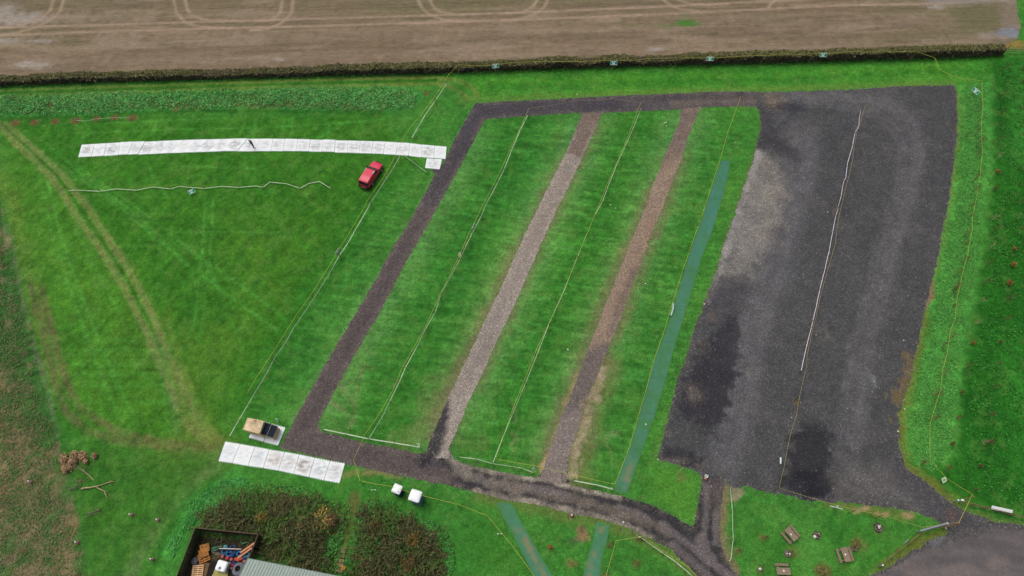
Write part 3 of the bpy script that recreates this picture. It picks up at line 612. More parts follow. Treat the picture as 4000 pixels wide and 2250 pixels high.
def paint_field(X, Y, D):
    c = Canvas(X, Y, A(128, 110, 90))
    c.mottle(0.10, 0.03, 0.30, 300, (hdir.x, hdir.y), 4, tint=(1.2, 1, 0.9))
    n = fbm((X*hdir.x+Y*hdir.y)*0.02, (-X*hdir.y+Y*hdir.x)*0.12, 303, 4)
    c.mixm(sstep(0.45, 0.62, n)*0.40, A(112, 108, 76))
    c.area([(-300, -60), (3000, -60), (3000, 40), (1200, 90), (0, 130), (-300, 140)], A(112, 106, 80), 0.45, soft=6, rag=4, seed=304, brk=0.3)
    c.mottle(0.22, 0.04, 1.5, 305, (hdir.x, hdir.y), 4)
    c.mottle(0.22, 0.25, 2.2, 309, (hdir.x, hdir.y), 3)
    n = fbm((X*hdir.x+Y*hdir.y)*.10, (-X*hdir.y+Y*hdir.x)*.9, 311, 5); c.mixm(sstep(.55, .72, n)*.5, A(154, 135, 116)); n = fbm(X*1.5, Y*1.5, 315, 4); c.mixm(sstep(.6, .72, n)*.35, A(92, 92, 62))
    for s_, (pts, a) in enumerate((([(0, 80), (600, 60)], .5), ([(0, 165), (200, 160)], .45), ([(350, 175), (700, 160), (1000, 150)], .35), ([(400, 155), (520, 152)], .6), ([(1000, 150), (1400, 128), (2000, 110)], .3), ([(2000, 115), (2400, 105), (3000, 75)], .25), ([(3000, 100), (3300, 90), (3700, 80)], .3), ([(60, 235), (200, 230)], .3), ([(0, 260), (900, 232), (2000, 210), (3400, 170)], .3))):
        c.stroke(pts, 2.6, A(162, 142, 124), a, soft=2.2, rag=1.6, seed=310+s_, brk=0.8)
    for s_, (px, py, rx, ry) in enumerate([(140, 255, 2.4, .9), (95, 250, 1.4, .9), (90, 75, 5, 1.6), (10, 50, 3, 2.5), (20, 160, 3, .7), (160, 160, 2.5, .5), (2560, 192, 1.6, .6), (3660, 28, 2.0, .7), (1090, 232, 1.2, .5)]):
        c.blob(px, py, rx, ry, A(170, 160, 152), .6, soft=.8, rag=.8, seed=330+s_)
    for i, t in enumerate(TRAMS):
        c.stroke(t, 0.55, A(170, 147, 126), 0.75, soft=0.3, rag=0.12, seed=340+i, brk=0.4)
    c.stroke([(2640, 130), (2640, 165), (2636, 190)], .25, A(150, 130, 108), .6, soft=.2); c.stroke([(2664, 130), (2672, 170), (2678, 190)], .25, A(150, 130, 108), .6, soft=.2)
    c.area([(3560, -20), (3960, -20), (3960, 8), (3640, 16)], A(150, 140, 134), .75, soft=.8, rag=.6, seed=360)
    c.area([(3760, 20), (3910, 10), (3900, 100), (3820, 130), (3700, 60)], A(104, 104, 74), .6, soft=2, rag=1.5, seed=361)
    c.area([(3915, 0), (3985, 0), (3990, 140), (3920, 120)], A(136, 122, 112), .7, soft=1.2, rag=1, seed=362, brk=.4)
    c.area([(3820, 130), (3930, 135), (3990, 120), (3990, 150), (3830, 152)], A(164, 148, 140), .6, soft=.8, rag=.7, seed=363, brk=.3)
    c.blob(3945, 128, 2.6, 1.2, A(128, 132, 142), .9, soft=.5, rag=.6, seed=364)
    c.blob(2688, 90, 2.2, .9, A(62, 122, 44), .9, soft=.7, rag=.6, seed=365); c.blob(2610, 102, 2.6, .7, A(90, 120, 60), .5, soft=.8, rag=1, seed=366); c.blob(2680, 70, 1.2, 1.2, A(90, 120, 60), .3, soft=.8, rag=1, seed=367)
    c.blob(2790, 133, 1.8, .4, A(70, 82, 50), .5, rag=.8, seed=368); c.blob(2460, 100, 1.2, .4, A(90, 110, 60), .5, seed=369)
    return c
structure(make_sheet('ploughed_field', [FIELD], 0.006, 0.24, paint_field, M_FIELD, rag=0.3, seed=5))

# ---- gravel
def paint_track(X, Y, D):
    c = Canvas(X, Y, A(94, 84, 83))
    c.area([(1857, 380), (3050, 330), (3050, 460), (1900, 480), (1830, 600), (1700, 600)], A(76, 72, 78), .9, soft=2, rag=1)
    c.stroke([(1790, 560), (1740, 660), (1690, 750)], 4, A(74, 70, 74), .8, soft=2, rag=.6)
    c.area([(2480, 350), (3060, 340), (3060, 450), (2900, 420), (2480, 420)], A(104, 96, 92), .55, soft=2.5, rag=1.2, seed=401, brk=.5)
    c.stroke([(2640, 405), (2760, 390), (2900, 385), (3010, 400)], 1.6, A(126, 112, 98), .6, soft=1.2, rag=.6, seed=402, brk=.4)
    c.stroke([(2560, 385), (2700, 378), (2880, 376), (3000, 380)], 1.3, A(66, 62, 66), .6, soft=1.0, rag=.4, seed=403, brk=.3)
    # faint wheel lines down the long side
    c.stroke([(1800, 560), (1700, 760), (1560, 1000), (1400, 1290), (1250, 1560), (1190, 1660)], .7, A(82, 74, 74), .5, soft=.8, rag=.2, brk=.4)
    # cross road: purple-brown, then black with pale chippings to the right
    c.area([(1640, 1690), (1800, 1660), (1830, 1800), (2100, 1840), (2750, 1860), (2900, 2250), (2900, 2400), (2700, 2400), (2250, 2040), (1900, 1960), (1760, 1870)], A(55, 54, 57), .95, soft=1.0, rag=1.0, seed=405)
    c.stroke([(1745, 1690), (1745, 1750), (1790, 1830), (1900, 1880), (2050, 1905)], 1.2, A(140, 130, 120), .8, soft=.9, rag=.7, seed=406, brk=.5)
    c.stroke([(1950, 1895), (2100, 1915), (2250, 1950), (2370, 1985), (2480, 2020), (2600, 2075)], 1.2, A(118, 107, 97), .8, soft=.9, rag=.7, seed=407, brk=.5)
    c.stroke([(1700, 1660), (1682, 1720), (1660, 1790)], 2.0, A(52, 51, 55), .9, soft=.8, rag=.5, seed=408)
    c.stroke([(1770, 1795), (1830, 1822), (2000, 1857), (2110, 1872), (2240, 1903), (2350, 1926), (2420, 1942)], .6, A(168, 158, 142), .85, soft=.4, rag=.3, seed=409, brk=.7)
    c.stroke([(1860, 1925), (1944, 1942), (2124, 1972), (2248, 2004), (2364, 2025), (2455, 2058), (2538, 2098)], .8, A(166, 154, 138), .85, soft=.5, rag=.35, seed=410, brk=.7)
    G_ = A(112, 103, 102)
    for s_, (pts, wd) in enumerate((([(2760, 1890), (2762, 1990), (2750, 2080), (2742, 2150)], .75), ([(2590, 2050), (2680, 2120), (2760, 2180), (2860, 2260), (2900, 2310)], .9), ([(2630, 2130), (2700, 2190), (2780, 2260), (2840, 2330)], .9), ([(2795, 2000), (2790, 2060), (2795, 2120)], .6), ([(2420, 1980), (2480, 2000), (2530, 2020)], .5), ([(2060, 1905), (2130, 1915), (2220, 1935)], .7), ([(2740, 2110), (2755, 2160), (2770, 2180)], 1.6), ([(2815, 2060), (2822, 2120), (2845, 2190), (2880, 2240)], .6))):
        c.stroke(pts, wd, G_, .85, soft=.5, rag=.2, seed=420+s_, brk=.2)
    c.area([(2740, 1840), (2850, 1840), (2830, 1900), (2745, 1890)], A(74, 71, 73), .8, soft=1, rag=.5, seed=430)
    c.mottle(.18, .5, .5, 440, octv=5); c.mottle(.14, 2.4, 2.4, 441, octv=2)
    e = sstep(-.9, 0, D); c.mixm(e*.35*(fbm(X*1.6, Y*1.6, 442, 3) > .45), A(122, 112, 98))
    return c
structure(make_sheet('gravel_track', [PL(TRACK)], 0.010, 0.18, paint_track, M_GRAVEL, rag=0.2, freq=2.2, seed=6))
def paint_lane1(X, Y, D):
    c = Canvas(X, Y, A(156, 144, 134))
    c.area([(2200, 430), (2400, 430), (2310, 560), (2280, 615), (2190, 600)], A(118, 102, 92), .9, soft=.6, rag=.6, seed=450)
    c.area([(2150, 660), (2260, 660), (2130, 940), (2000, 960)], A(154, 139, 128), .7, soft=2, rag=1, seed=451)
    c.stroke([(2240, 620), (2000, 1120), (1800, 1540)], 1.2, A(138, 127, 119), .6, soft=1, rag=.5, seed=452, brk=.4)
    c.area([(1930, 1240), (1960, 1320), (1850, 1500), (1800, 1480)], A(142, 132, 124), .7, soft=1.5, rag=1, seed=453, brk=.3)
    for s_, pts in enumerate((LANE1[1:13], LANE1[18:29])): c.stroke(pts, .6, A(168, 156, 142), .6, soft=.5, rag=.3, seed=454+s_, brk=.7)
    c.area([(1757, 1565), (1756, 1600), (1740, 1690), (1722, 1760), (1690, 1800), (1650, 1790), (1690, 1680), (1740, 1570)], A(52, 51, 55), .92, soft=.35, rag=.5, seed=456, freq=1.4)
    c.mottle(.14, .6, .6, 457, octv=5)
    return c
structure(make_sheet('gravel_lane', [PL(LANE1)], 0.018, 0.18, paint_lane1, M_GRAVEL, rag=0.16, freq=2.2, seed=7))
def paint_lane2(X, Y, D):
    c = Canvas(X, Y, A(148, 127, 110))
    c.area([(2640, 410), (2760, 410), (2680, 600), (2580, 640)], A(112, 98, 92), .8, soft=2, rag=1, seed=460)
    c.stroke([(2560, 880), (2470, 1080), (2420, 1210)], 2.0, A(136, 114, 96), .5, soft=1.2, rag=.5, seed=461)
    c.stroke([(2480, 1060), (2420, 1200), (2380, 1310)], .8, A(106, 94, 92), .5, soft=.7, rag=.3, seed=462)
    c.area([(2270, 1360), (2400, 1340), (2320, 1540), (2240, 1640), (2180, 1640)], A(104, 96, 94), .85, soft=1, rag=.8, seed=463)
    c.area([(2170, 1610), (2290, 1610), (2240, 1900), (2080, 1900)], A(132, 121, 117), .9, soft=1.6, rag=.6, seed=464)
    c.mottle(.12, .6, .6, 465, octv=5)
    return c
structure(make_sheet('gravel_lane', [PL(LANE2)], 0.018, 0.18, paint_lane2, M_GRAVEL, rag=0.2, freq=2.0, seed=8))
def paint_park(X, Y, D):
    c = Canvas(X, Y, A(79, 78, 79))
    c.mottle(.10, .06, .06, 470, octv=4)
    # paler worn swathes
    for s_, (pts, wd, col, a) in enumerate((([(3060, 380), (3300, 380), (3470, 400), (3560, 470), (3580, 560), (3560, 700), (3480, 950), (3440, 1150), (3380, 1350), (3350, 1560), (3330, 1700)], 3.0, A(104, 100, 102), .6), ([(3300, 420), (3420, 440), (3510, 520), (3510, 650)], 2.0, A(98, 95, 98), .5),
            ([(3000, 480), (3140, 520), (3120, 700), (3020, 1000), (2950, 1250), (2900, 1500), (2860, 1700), (2800, 1850)], 4.5, A(106, 103, 105), .6), ([(3180, 560), (3130, 820), (3070, 1100)], 2.5, A(98, 97, 100), .4))):
        c.stroke(pts, wd, col, a*.95, soft=1.8, rag=.8, seed=471+s_, brk=.35)
    for s_, (off, w_) in enumerate(((0, .7), (22, .7), (60, .5), (82, .5))):
        c.stroke([(3080-off*.2, 375+off*.5), (3300, 372+off*.6), (3480-off*.5, 392+off*.9), (3570-off, 470+off*.6), (3600-off, 580), (3585-off, 720), (3500-off, 960), (3460-off, 1150), (3400-off, 1350), (3370-off, 1560), (3340-off, 1720), (3360-off*.6, 1850), (3560-off, 1950+off*.2)], w_, A(106, 104, 104), .4, soft=.6, rag=.25, seed=700+s_, brk=.5)
        c.stroke([(3160-off, 560), (3120-off, 800), (3050-off, 1080), (2985-off, 1300), (2940-off, 1500), (2900-off, 1700), (2830-off*.5, 1840)], w_, A(106, 104, 105), .45, soft=.6, rag=.25, seed=710+s_, brk=.5)
        c.stroke([(3120-off, 420+off), (3060-off, 520), (3000-off, 700)], w_, A(66, 65, 68), .5, soft=.6, rag=.25, seed=720+s_, brk=.5)
    n = fbm(X*.35, Y*.35, 730, 5); c.mixm(sstep(.5, .7, n)*.25, A(72, 72, 75)); n = fbm(X*.3+50, Y*.5, 735, 5); c.mixm(sstep(.56, .7, n)*.2, A(110, 105, 101))
    # light stony margin on the left
    c.area([(2960, 590), (3030, 620), (3060, 760), (3000, 960), (2920, 1080), (2800, 1080), (2850, 880), (2910, 700)], A(140, 134, 128), .85, soft=1.6, rag=1.8, seed=476, brk=.4)
    c.area([(3000, 640), (3070, 720), (3040, 900), (2980, 960)], A(140, 128, 116), .5, soft=2.0, rag=1.8, seed=477, brk=.6)
    c.stroke([(2960, 600), (2880, 830), (2815, 1015), (2760, 1170)], 1.2, A(164, 158, 152), .75, soft=.9, rag=.6, seed=478, brk=.7)
    c.area([(2990, 365), (3060, 380), (3060, 420), (2990, 430)], A(128, 112, 96), .7, soft=1.5, rag=1, seed=479, brk=.4)
    # dark damp patches
    DK = A(54, 52, 57)
    c.area([(2790, 1270), (2860, 1240), (2890, 1330), (2880, 1460), (2840, 1620), (2790, 1690), (2680, 1650), (2650, 1560), (2700, 1440)], DK, .92, soft=.8, rag=2.0, seed=480, brk=.15, freq=1.3)
    c.area([(2700, 1170), (2810, 1080), (2900, 1120), (2880, 1200), (2780, 1260)], A(78, 75, 78), .7, soft=1.5, rag=1.2, seed=481, brk=.3)
    c.area([(2580, 1755), (2640, 1745), (2740, 1790), (2760, 1850), (2660, 1815), (2590, 1790)], DK, .9, soft=.4, rag=1.0, seed=482, brk=.2, freq=1.6)
    c.area([(3110, 1680), (3190, 1665), (3240, 1720), (3250, 1850), (3250, 1930), (3190, 1960), (3080, 1930), (3060, 1880), (3080, 1760)], A(50, 49, 53), .92, soft=.6, rag=1.6, seed=483, brk=.15, freq=1.4)
    c.blob(3170, 1890, 2.8, 1.7, A(40, 40, 46), .97, soft=.3, rag=.35, seed=484); c.blob(3215, 1700, 1.6, 1.2, DK, .7, seed=485, rag=.6); c.blob(3110, 1900, 1.5, 1.2, A(58, 56, 60), .6, seed=486, rag=.6)
    c.blob(3100, 420, 2.6, 1.0, A(60, 59, 66), .85, soft=.6, rag=.5, seed=487); c.stroke([(2985, 440), (2980, 500), (3030, 560), (3100, 600)], 3.0, A(64, 62, 66), .7, soft=2, rag=.8, seed=488)
    c.area([(2740, 1840), (2840, 1840), (2830, 1900), (2740, 1890)], A(64, 62, 65), .8, soft=1.2, rag=.6, seed=489)
    # brown smears
    for s_, (px, py, rx, ry, a) in enumerate([(2710, 1540, 1.1, 1.6, .75), (2780, 1240, .8, 1.2, .5), (2745, 1350, .8, 1.6, .5), (2630, 1800, 2.2, .5, .6), (2610, 1700, .8, .5, .5), (2740, 1820, 1.0, .6, .5), (3265, 830, .5, 1.3, .8), (3375, 590, .35, 1.0, .6), (3225, 1290, .35, 1.6, .6), (3215, 1340, .4, .8, .6), (3105, 1500, .7, .5, .4), (3090, 560, 1.0, .5, .3), (3285, 1565, .3, .3, .4)]):
        c.blob(px, py, rx, ry, A(120, 108, 98), a*.6, soft=.9, rag=.9, seed=500+s_)
    for s_, (px, py, r) in enumerate([(3536, 1385, .4), (3553, 1410, .9), (3550, 1450, .8), (3535, 1505, .8), (3510, 1545, .8), (3530, 1560, .9), (3490, 1530, .4), (3460, 1545, .3), (3500, 1560, .6), (3110, 1572, .3), (3482, 1643, .3), (3505, 1620, .4), (3545, 1490, .7)]):
        c.blob(px, py, r, r*1.3, A(116, 100, 66), .65, soft=.7, rag=.8, seed=520+s_)
    c.blob(3413, 1485, .4, 1.2, A(126, 130, 128), .6, soft=.7, rag=.5, seed=540)
    # entrance and the smooth brownish yard
    c.area([(3250, 1880), (3330, 1820), (3480, 1850), (3600, 1960), (3560, 1990), (3380, 1970), (3270, 1950)], A(106, 100, 97), .6, soft=2, rag=1.5, seed=541, brk=.4)
    c.area([(3450, 1780), (3560, 1850), (3740, 1990), (3660, 2020), (3560, 1950)], A(84, 81, 84), .6, soft=1.5, rag=.8, seed=542)
    c.area([(3350, 2270), (3470, 2230), (3560, 2175), (3680, 2120), (3760, 2090), (3880, 2070), (4300, 2075), (4300, 2420), (3250, 2420)], A(106, 98, 97), .92, soft=1.0, rag=.6, seed=543)
    for s_, pts in enumerate(([(3620, 1930), (3720, 1990), (3800, 2050), (3900, 2110), (4000, 2140)], [(3590, 1950), (3690, 2010), (3760, 2080), (3850, 2150)], [(3680, 2140), (3800, 2110), (3900, 2130), (4000, 2190)], [(3560, 2210), (3700, 2170), (3850, 2180), (4000, 2240)])):
        c.stroke(pts, .8, A(74, 70, 74), .5, soft=1.0, rag=.3, seed=550+s_, brk=.5)
    c.blob(3720, 2010, .8, .8, A(112, 88, 84), .5, seed=560); c.blob(3560, 2210, 1.2, .8, A(130, 112, 100), .4, seed=561)
    c.stroke([(3640, 2118), (3660, 2105), (3680, 2100)], .8, A(130, 132, 138), .4, soft=.5, rag=.4, seed=562)
    c.mottle(.16, .7, .7, 570, octv=5); c.mottle(.12, 2.4, 2.4, 571, octv=2)
    return c
structure(make_sheet('car_park', [PL(CARPARK)], 0.014, 0.2, paint_park, M_GRAVEL, rag=0.35, freq=1.8, seed=9))

YARD = [(3405, 2255), (3500, 2212), (3570, 2172), (3690, 2122), (3780, 2096), (3880, 2078), (4000, 2072), (4220, 2080), (4320, 2420), (3280, 2420), (3390, 2262)]
def paint_yard(X, Y, D):
    c = Canvas(X, Y, A(112, 104, 103))
    for s_, pts in enumerate(([(3800, 2090), (3900, 2120), (4000, 2150), (4150, 2200)], [(3780, 2110), (3860, 2150), (4000, 2200)], [(3680, 2145), (3800, 2118), (3900, 2134), (4000, 2190)], [(3560, 2215), (3700, 2174), (3850, 2184), (4000, 2240)], [(3500, 2250), (3620, 2200), (3760, 2190), (3900, 2230)])):
        c.stroke(pts, .9, A(84, 79, 81), .5, soft=.9, rag=.3, seed=750+s_, brk=.5)
    for s_, (px, py, rx, ry) in enumerate([(3560, 2215, 1.6, .8), (3740, 2230, 2, .8), (3900, 2200, 1.5, .8)]): c.blob(px, py, rx, ry, A(130, 117, 110), .45, seed=760+s_, rag=.7)
    c.mottle(.14, .25, .5, 770, octv=5); c.mottle(.10, 2.0, 2.0, 771, octv=3)
    e = sstep(-1.2, 0, D); c.mixm(e*.5*(fbm(X*1.2, Y*1.2, 772, 3) > .42), A(88, 84, 86)); return c
structure(make_sheet('yard', [PL(YARD)], 0.020, 0.2, paint_yard, M_YARD, rag=0.5, freq=1.2, seed=12))

# loose chippings strewn over the gravel and a little way into the grass
def loose_stones(seed=33, n=15000):
    r = np.random.default_rng(seed); C_ = []
    for q, k in ((TRACK, 5200), (LANE1, 2200), (LANE2, 1800), (CARPARK, 7000)):
        pts = PL(q); pts = [p for p in pts]
        seg = [(a, b, (b-a).length) for a, b in zip(pts, pts[1:]+pts[:1])]; tot = sum(s[2] for s in seg); w_ = np.array([s[2] for s in seg])/tot
        i = r.choice(len(seg), k, p=w_); t = r.random(k); off = r.normal(0, .28, k)
        a = np.array([tuple(seg[j][0]) for j in i]); b = np.array([tuple(seg[j][1]) for j in i]); d = b-a; L = np.linalg.norm(d, axis=1)[:, None]; nn = np.stack([-d[:, 1], d[:, 0], 0*t], 1)/L
        C_.append(a+d*t[:, None]+nn*off[:, None])
        m = int(k*.5); xs_ = np.array([(p.x, p.y) for p in pts]); x = r.uniform(xs_[:, 0].min(), xs_[:, 0].max(), m*4); y = r.uniform(xs_[:, 1].min(), xs_[:, 1].max(), m*4); ok = in_poly(x, y, pts)
        C_.append(np.stack([x[ok], y[ok], 0*x[ok]], 1)[:m])
    C = np.concatenate(C_); n = len(C); s = r.uniform(.02, .06, n)[:, None]; s[r.random(n) < .04] *= 1.7
    base = np.array([(1, 0, 0), (0, 1, 0), (-1, 0, 0), (0, -1, 0), (0, 0, .8)]); ang = r.uniform(0, 6.28, n); V = []
    for v in base:
        x = (v[0]*np.cos(ang)-v[1]*np.sin(ang))*r.uniform(.7, 1.2, n); y = (v[0]*np.sin(ang)+v[1]*np.cos(ang))*r.uniform(.7, 1.2, n); V.append(C+np.stack([x, y, np.full(n, v[2]+.35)], 1)*s)
    V = np.stack(V, 1).reshape(-1, 3); I = np.arange(n)[:, None]*5
    F = np.concatenate([I+np.array([[0, 1, 4]]), I+np.array([[1, 2, 4]]), I+np.array([[2, 3, 4]]), I+np.array([[3, 0, 4]])])
    pal = np.array([A(*c) for c in ((150, 142, 134), (112, 106, 102), (70, 68, 70), (182, 174, 164), (92, 86, 84), (130, 116, 104))]); cl = pal[r.choice(6, n, p=(.22, .22, .2, .08, .18, .1))]
    o = np_mesh('loose_gravel', V, F, M_LEAF, None, np.repeat(cl, 5, axis=0)); o['kind'] = 'stuff'; o['label'] = 'loose stone chippings strewn over the gravel tracks and their edges'; o['category'] = 'gravel'
loose_stones()

# ------------------------------------------------------------------ mesh matting laid on the grass
def paint_mesh(muds):
    def f(X, Y, D):
        c = Canvas(X, Y, A(80, 130, 108))
        n = sstep(30, 70, Y)[..., None]; c.c = c.c*(1-n)+A(74, 128, 124)*n
        c.mottle(.10, .25, .25, 600, octv=4); c.mottle(.10, 2.0, 2.0, 601, octv=2)
        e = sstep(-.35, 0.02, D); c.mixm(e*.5, A(70, 124, 66)); nn = fbm(X*1.4, Y*.6, 602, 5); c.mixm(.28+.4*sstep(.48, .68, nn), A(72, 126, 66))
        for i in range(9): c.stroke([(1900, 627+i*140), (2900, 640+i*140)], .12, A(52, 92, 76), .35, soft=.12)
        for s_, (px, py, rx, ry, a, br) in enumerate(muds):
            c.blob(px, py, rx, ry, A(134, 128, 92), a, soft=.9, rag=1.0, seed=610+s_, rot=br)
        return c
    return f
mats_ = [(MESH_A, [(2458, 1825, .4, .9, .6, -.3), (2448, 1868, .5, .6, .6, 0), (2440, 1905, .3, .3, .4, 0), (2405, 1925, .5, .3, .5, 0)], 'long teal mesh walkway mat laid down the grass bay beside the car park'),
         (MESH_B, [(2028, 2072, .5, .5, .5, 0), (2062, 2130, .4, 1.1, .8, .5), (2085, 2180, .35, 1.1, .8, .4), (2120, 2235, .3, 1.0, .7, .4)], 'muddy teal mesh walkway mat running diagonally from below the two cabins'),
         (MESH_C, [(2350, 2070, .5, .5, .7, 0), (2322, 2165, .35, .5, .6, 0), (2305, 2210, .4, .6, .5, 0), (2298, 2245, .4, .3, .6, 0)], 'short teal mesh walkway mat at the lower middle with round mud patches')]
for q, muds, lab in mats_:
    o = make_sheet('mesh_walkway', [PL(q)], 0.03, 0.12, paint_mesh(muds), M_MESH, rag=0.03)
    tag(o, lab, 'mesh mat', 'mesh walkway mats on the grass')

# ------------------------------------------------------------------ vegetation
def leaf_cloud(C, size, cols, tilt=0.7, aspect=1.6, seed=0, dirs=None):
    """random small blades; returns V, F, per-vertex colours"""
    r = np.random.default_rng(seed); n = len(C)
    N = r.normal(size=(n, 3))*tilt; N[:, 2] += 1.0; N /= np.linalg.norm(N, axis=1)[:, None]
    T = r.normal(size=(n, 3)) if dirs is None else dirs.copy()
    T -= (T*N).sum(1)[:, None]*N; T /= np.linalg.norm(T, axis=1)[:, None]+1e-9
    B = np.cross(N, T); s = np.asarray(size)[:, None]
    a = T*s*aspect/2; b = B*s/2
    V = np.stack([C-a, C-b*0.9+a*.1, C+a, C+b*0.9+a*.1], 1).reshape(-1, 3)
    F = np.arange(n*4).reshape(n, 4)
    return V, F, np.repeat(cols, 4, axis=0)
def pick(r, n, palette, wts=None):
    pal = np.array([A(*p) for p in palette]); i = r.choice(len(palette), n, p=wts)
    return pal[i]*(0.78+0.44*r.random((n, 1)))
def scatter(r, n, pts, edge=0.0, dens=None):
    xs_ = [p[0] for p in pts]; ys_ = [p[1] for p in pts]; out = []
    tot = 0
    while tot < n:
        x = r.uniform(min(xs_), max(xs_), n*2); y = r.uniform(min(ys_), max(ys_), n*2)
        m = in_poly(x, y, pts)
        if dens is not None: m &= r.random(len(x)) < dens(x, y)
        out.append(np.stack([x[m], y[m]], 1)); tot += m.sum()
    return np.concatenate(out)[:n]

# hedge: a core of twigs with leafy skin
hm = PL(HEDGE_FRONT); L_ = [0.0]
for a, b in zip(hm[:-1], hm[1:]): L_.append(L_[-1]+(b-a).length)
HX = np.array([p.x for p in hm]); HY = np.array([p.y for p in hm]); HL = np.array(L_)
def hedge_pt(t, depth):
    """t metres along, depth metres back from the front foot"""
    x = np.interp(t, HL, HX); y = np.interp(t, HL, HY)
    return x+up.x*depth, y+up.y*depth
hedge = thing('hedge', 'long clipped brown and olive hedge between the ploughed field and the grass', 'hedge', hm[6])
r = np.random.default_rng(21); n = 95000
t = r.uniform(0, HL[-1], n); hw = 1.25
Ht = 1.0+0.5*np.clip(t/HL[-1], 0, 1)+0.5*(fbm(t*.22, t*0, 700, 4)-.5)*2+0.22*(fbm(t*1.4, t*0+3, 701, 3)-.5)*2
top = r.random(n) < 0.52
dep = np.where(top, r.uniform(-0.05, hw, n), r.normal(0.08, .12, n)); z = np.where(top, Ht-np.abs(r.normal(0, .12, n)), r.uniform(0.02, 1, n)**0.9*Ht)
bulge = 0.22*(fbm(t*.8, z*1.2, 702, 3)-.5)*2
x, y = hedge_pt(t, dep+np.where(top, 0, -bulge))
C = np.stack([x, y, z], 1)-np.array(hm[6])
cl = np.where(top[:, None], pick(r, n, [(132, 128, 80), (118, 124, 70), (146, 136, 98), (104, 114, 60), (88, 90, 54), (134, 122, 90)]), pick(r, n, [(134, 118, 94), (112, 98, 76), (150, 132, 106), (98, 94, 66), (118, 116, 76), (90, 80, 64)]))
V, F, CC = leaf_cloud(C, r.uniform(.08, .2, n), cl, 1.0, 1.7, 22)
np_mesh('foliage', V, F, M_LEAF, hedge, CC)
n = 16000; t = r.uniform(0, HL[-1], n); x0_, y0_ = hedge_pt(t, r.uniform(0.02, hw-.1, n)); h = np.interp(t, np.sort(t), np.full(n, 1.0))*(1.0+.5*t/HL[-1])*r.uniform(.5, 1.12, n)
b0 = np.stack([x0_, y0_, np.zeros(n)], 1)-np.array(hm[6]); b1 = b0+np.stack([r.normal(0, .2, n), r.normal(0, .2, n), h], 1)
wv = np.stack([np.full(n, .016), np.zeros(n), np.zeros(n)], 1)
np_mesh('twigs', np.stack([b0-wv, b0+wv, b1+wv*.4, b1-wv*.4], 1).reshape(-1, 3), np.arange(n*4).reshape(n, 4), M_LEAF, hedge, np.repeat(pick(r, n, [(112, 98, 80), (92, 78, 64), (128, 112, 90)]), 4, axis=0))
n = 9000; t = r.uniform(0, HL[-1], n); x, y = hedge_pt(t, r.normal(-.28, .22, n)); V, F, CC = leaf_cloud(np.stack([x, y, r.uniform(.02, .3, n)], 1)-np.array(hm[6]), r.uniform(.06, .16, n), pick(r, n, [(66, 128, 50), (54, 108, 42), (84, 140, 62)]), .6, 1.6, 23); np_mesh('base_weeds', V, F, M_LEAF, hedge, CC)
# dark woody core
tt = np.linspace(0, HL[-1], 420); prof = [(.22, 0), (.18, .5), (.3, .8), (hw-.3, .8), (hw-.15, .5), (hw-.15, 0)]
V = []; 
for d_, z_ in prof:
    xx, yy = hedge_pt(tt, d_+0.08*(fbm(tt*1.3, tt*0+d_*9, 705, 3)-.5)); V.append(np.stack([xx, yy, np.full(len(tt), z_)*(1+.5*tt/HL[-1])+(0.2*(fbm(tt*.9, tt*0+z_*7, 706, 3)-.5) if z_ else 0)], 1))
V = np.stack(V, 1)-np.array(hm[6]); k = len(prof); I_ = np.arange(len(tt)*k).reshape(len(tt), k)
F = np.concatenate([np.stack([I_[:-1, j], I_[1:, j], I_[1:, j+1], I_[:-1, j+1]], 1) for j in range(k-1)])
np_mesh('core', V.reshape(-1, 3), F, mat('hedge_core', (78, 68, 54), .95, .35, 3.0), hedge)

# rank weeds on the bank, left of the top
wb = PL(WEEDBED); r = np.random.default_rng(31)
def patch_leaf(name, pts, n, pal, hmax, smin, smax, seed, label, cat, cl_f=0.7, thr=(0.2, 0.6), bright=1.2, fall=1.4):
    r = np.random.default_rng(seed)
    xy = scatter(r, n, pts, dens=lambda x, y: 0.25+0.75*sstep(thr[0], thr[1], fbm(x*cl_f, y*cl_f, seed, 4)))
    ds = -sdf(xy[:, 0], xy[:, 1], pts)+(fbm(xy[:, 0]*.6, xy[:, 1]*.6, seed+20, 4)-.5)*2.4; xy = xy[r.random(n) < sstep(-.3, fall, ds)]; n = len(xy)
    hgt = hmax*(0.25+0.75*fbm(xy[:, 0]*cl_f, xy[:, 1]*cl_f, seed, 4)); z = hgt*r.random(n)**.6+.02
    cl = pick(r, n, pal)
    k = fbm(xy[:, 0]*.5, xy[:, 1]*.5, seed+9, 3)[:, None]; cl = np.clip(cl*(0.72+0.56*k)*bright, 0, .9)
    V, F, CC = leaf_cloud(np.stack([xy[:, 0], xy[:, 1], z], 1), r.uniform(smin, smax, n), cl, .3, 1.5, seed+1)
    return stuff(np_mesh(name, V, F, M_LEAF, None, CC), label, cat)
patch_leaf('weeds', [p for p in wb], 34000, [(66, 142, 66), (84, 164, 92), (52, 118, 48), (98, 166, 82), (50, 104, 44), (104, 152, 78), (106, 110, 62)], .38, .06, .22, 41, 'bank of rank leafy weeds below the hedge at the upper left', 'weeds')
patch_leaf('long_grass', PL([(3748, 340), (3850, 325), (3865, 700), (3825, 1000), (3790, 1230), (3740, 1480), (3735, 1780), (3640, 1850), (3535, 1800), (3525, 1610), (3600, 1350), (3625, 1220), (3680, 950), (3725, 740), (3752, 500)]), 36000, [(78, 146, 62), (90, 156, 76), (68, 136, 54), (96, 150, 66), (60, 124, 48)], .25, .05, .17, 43, 'strip of rough pale green long grass along the car park', 'long grass')
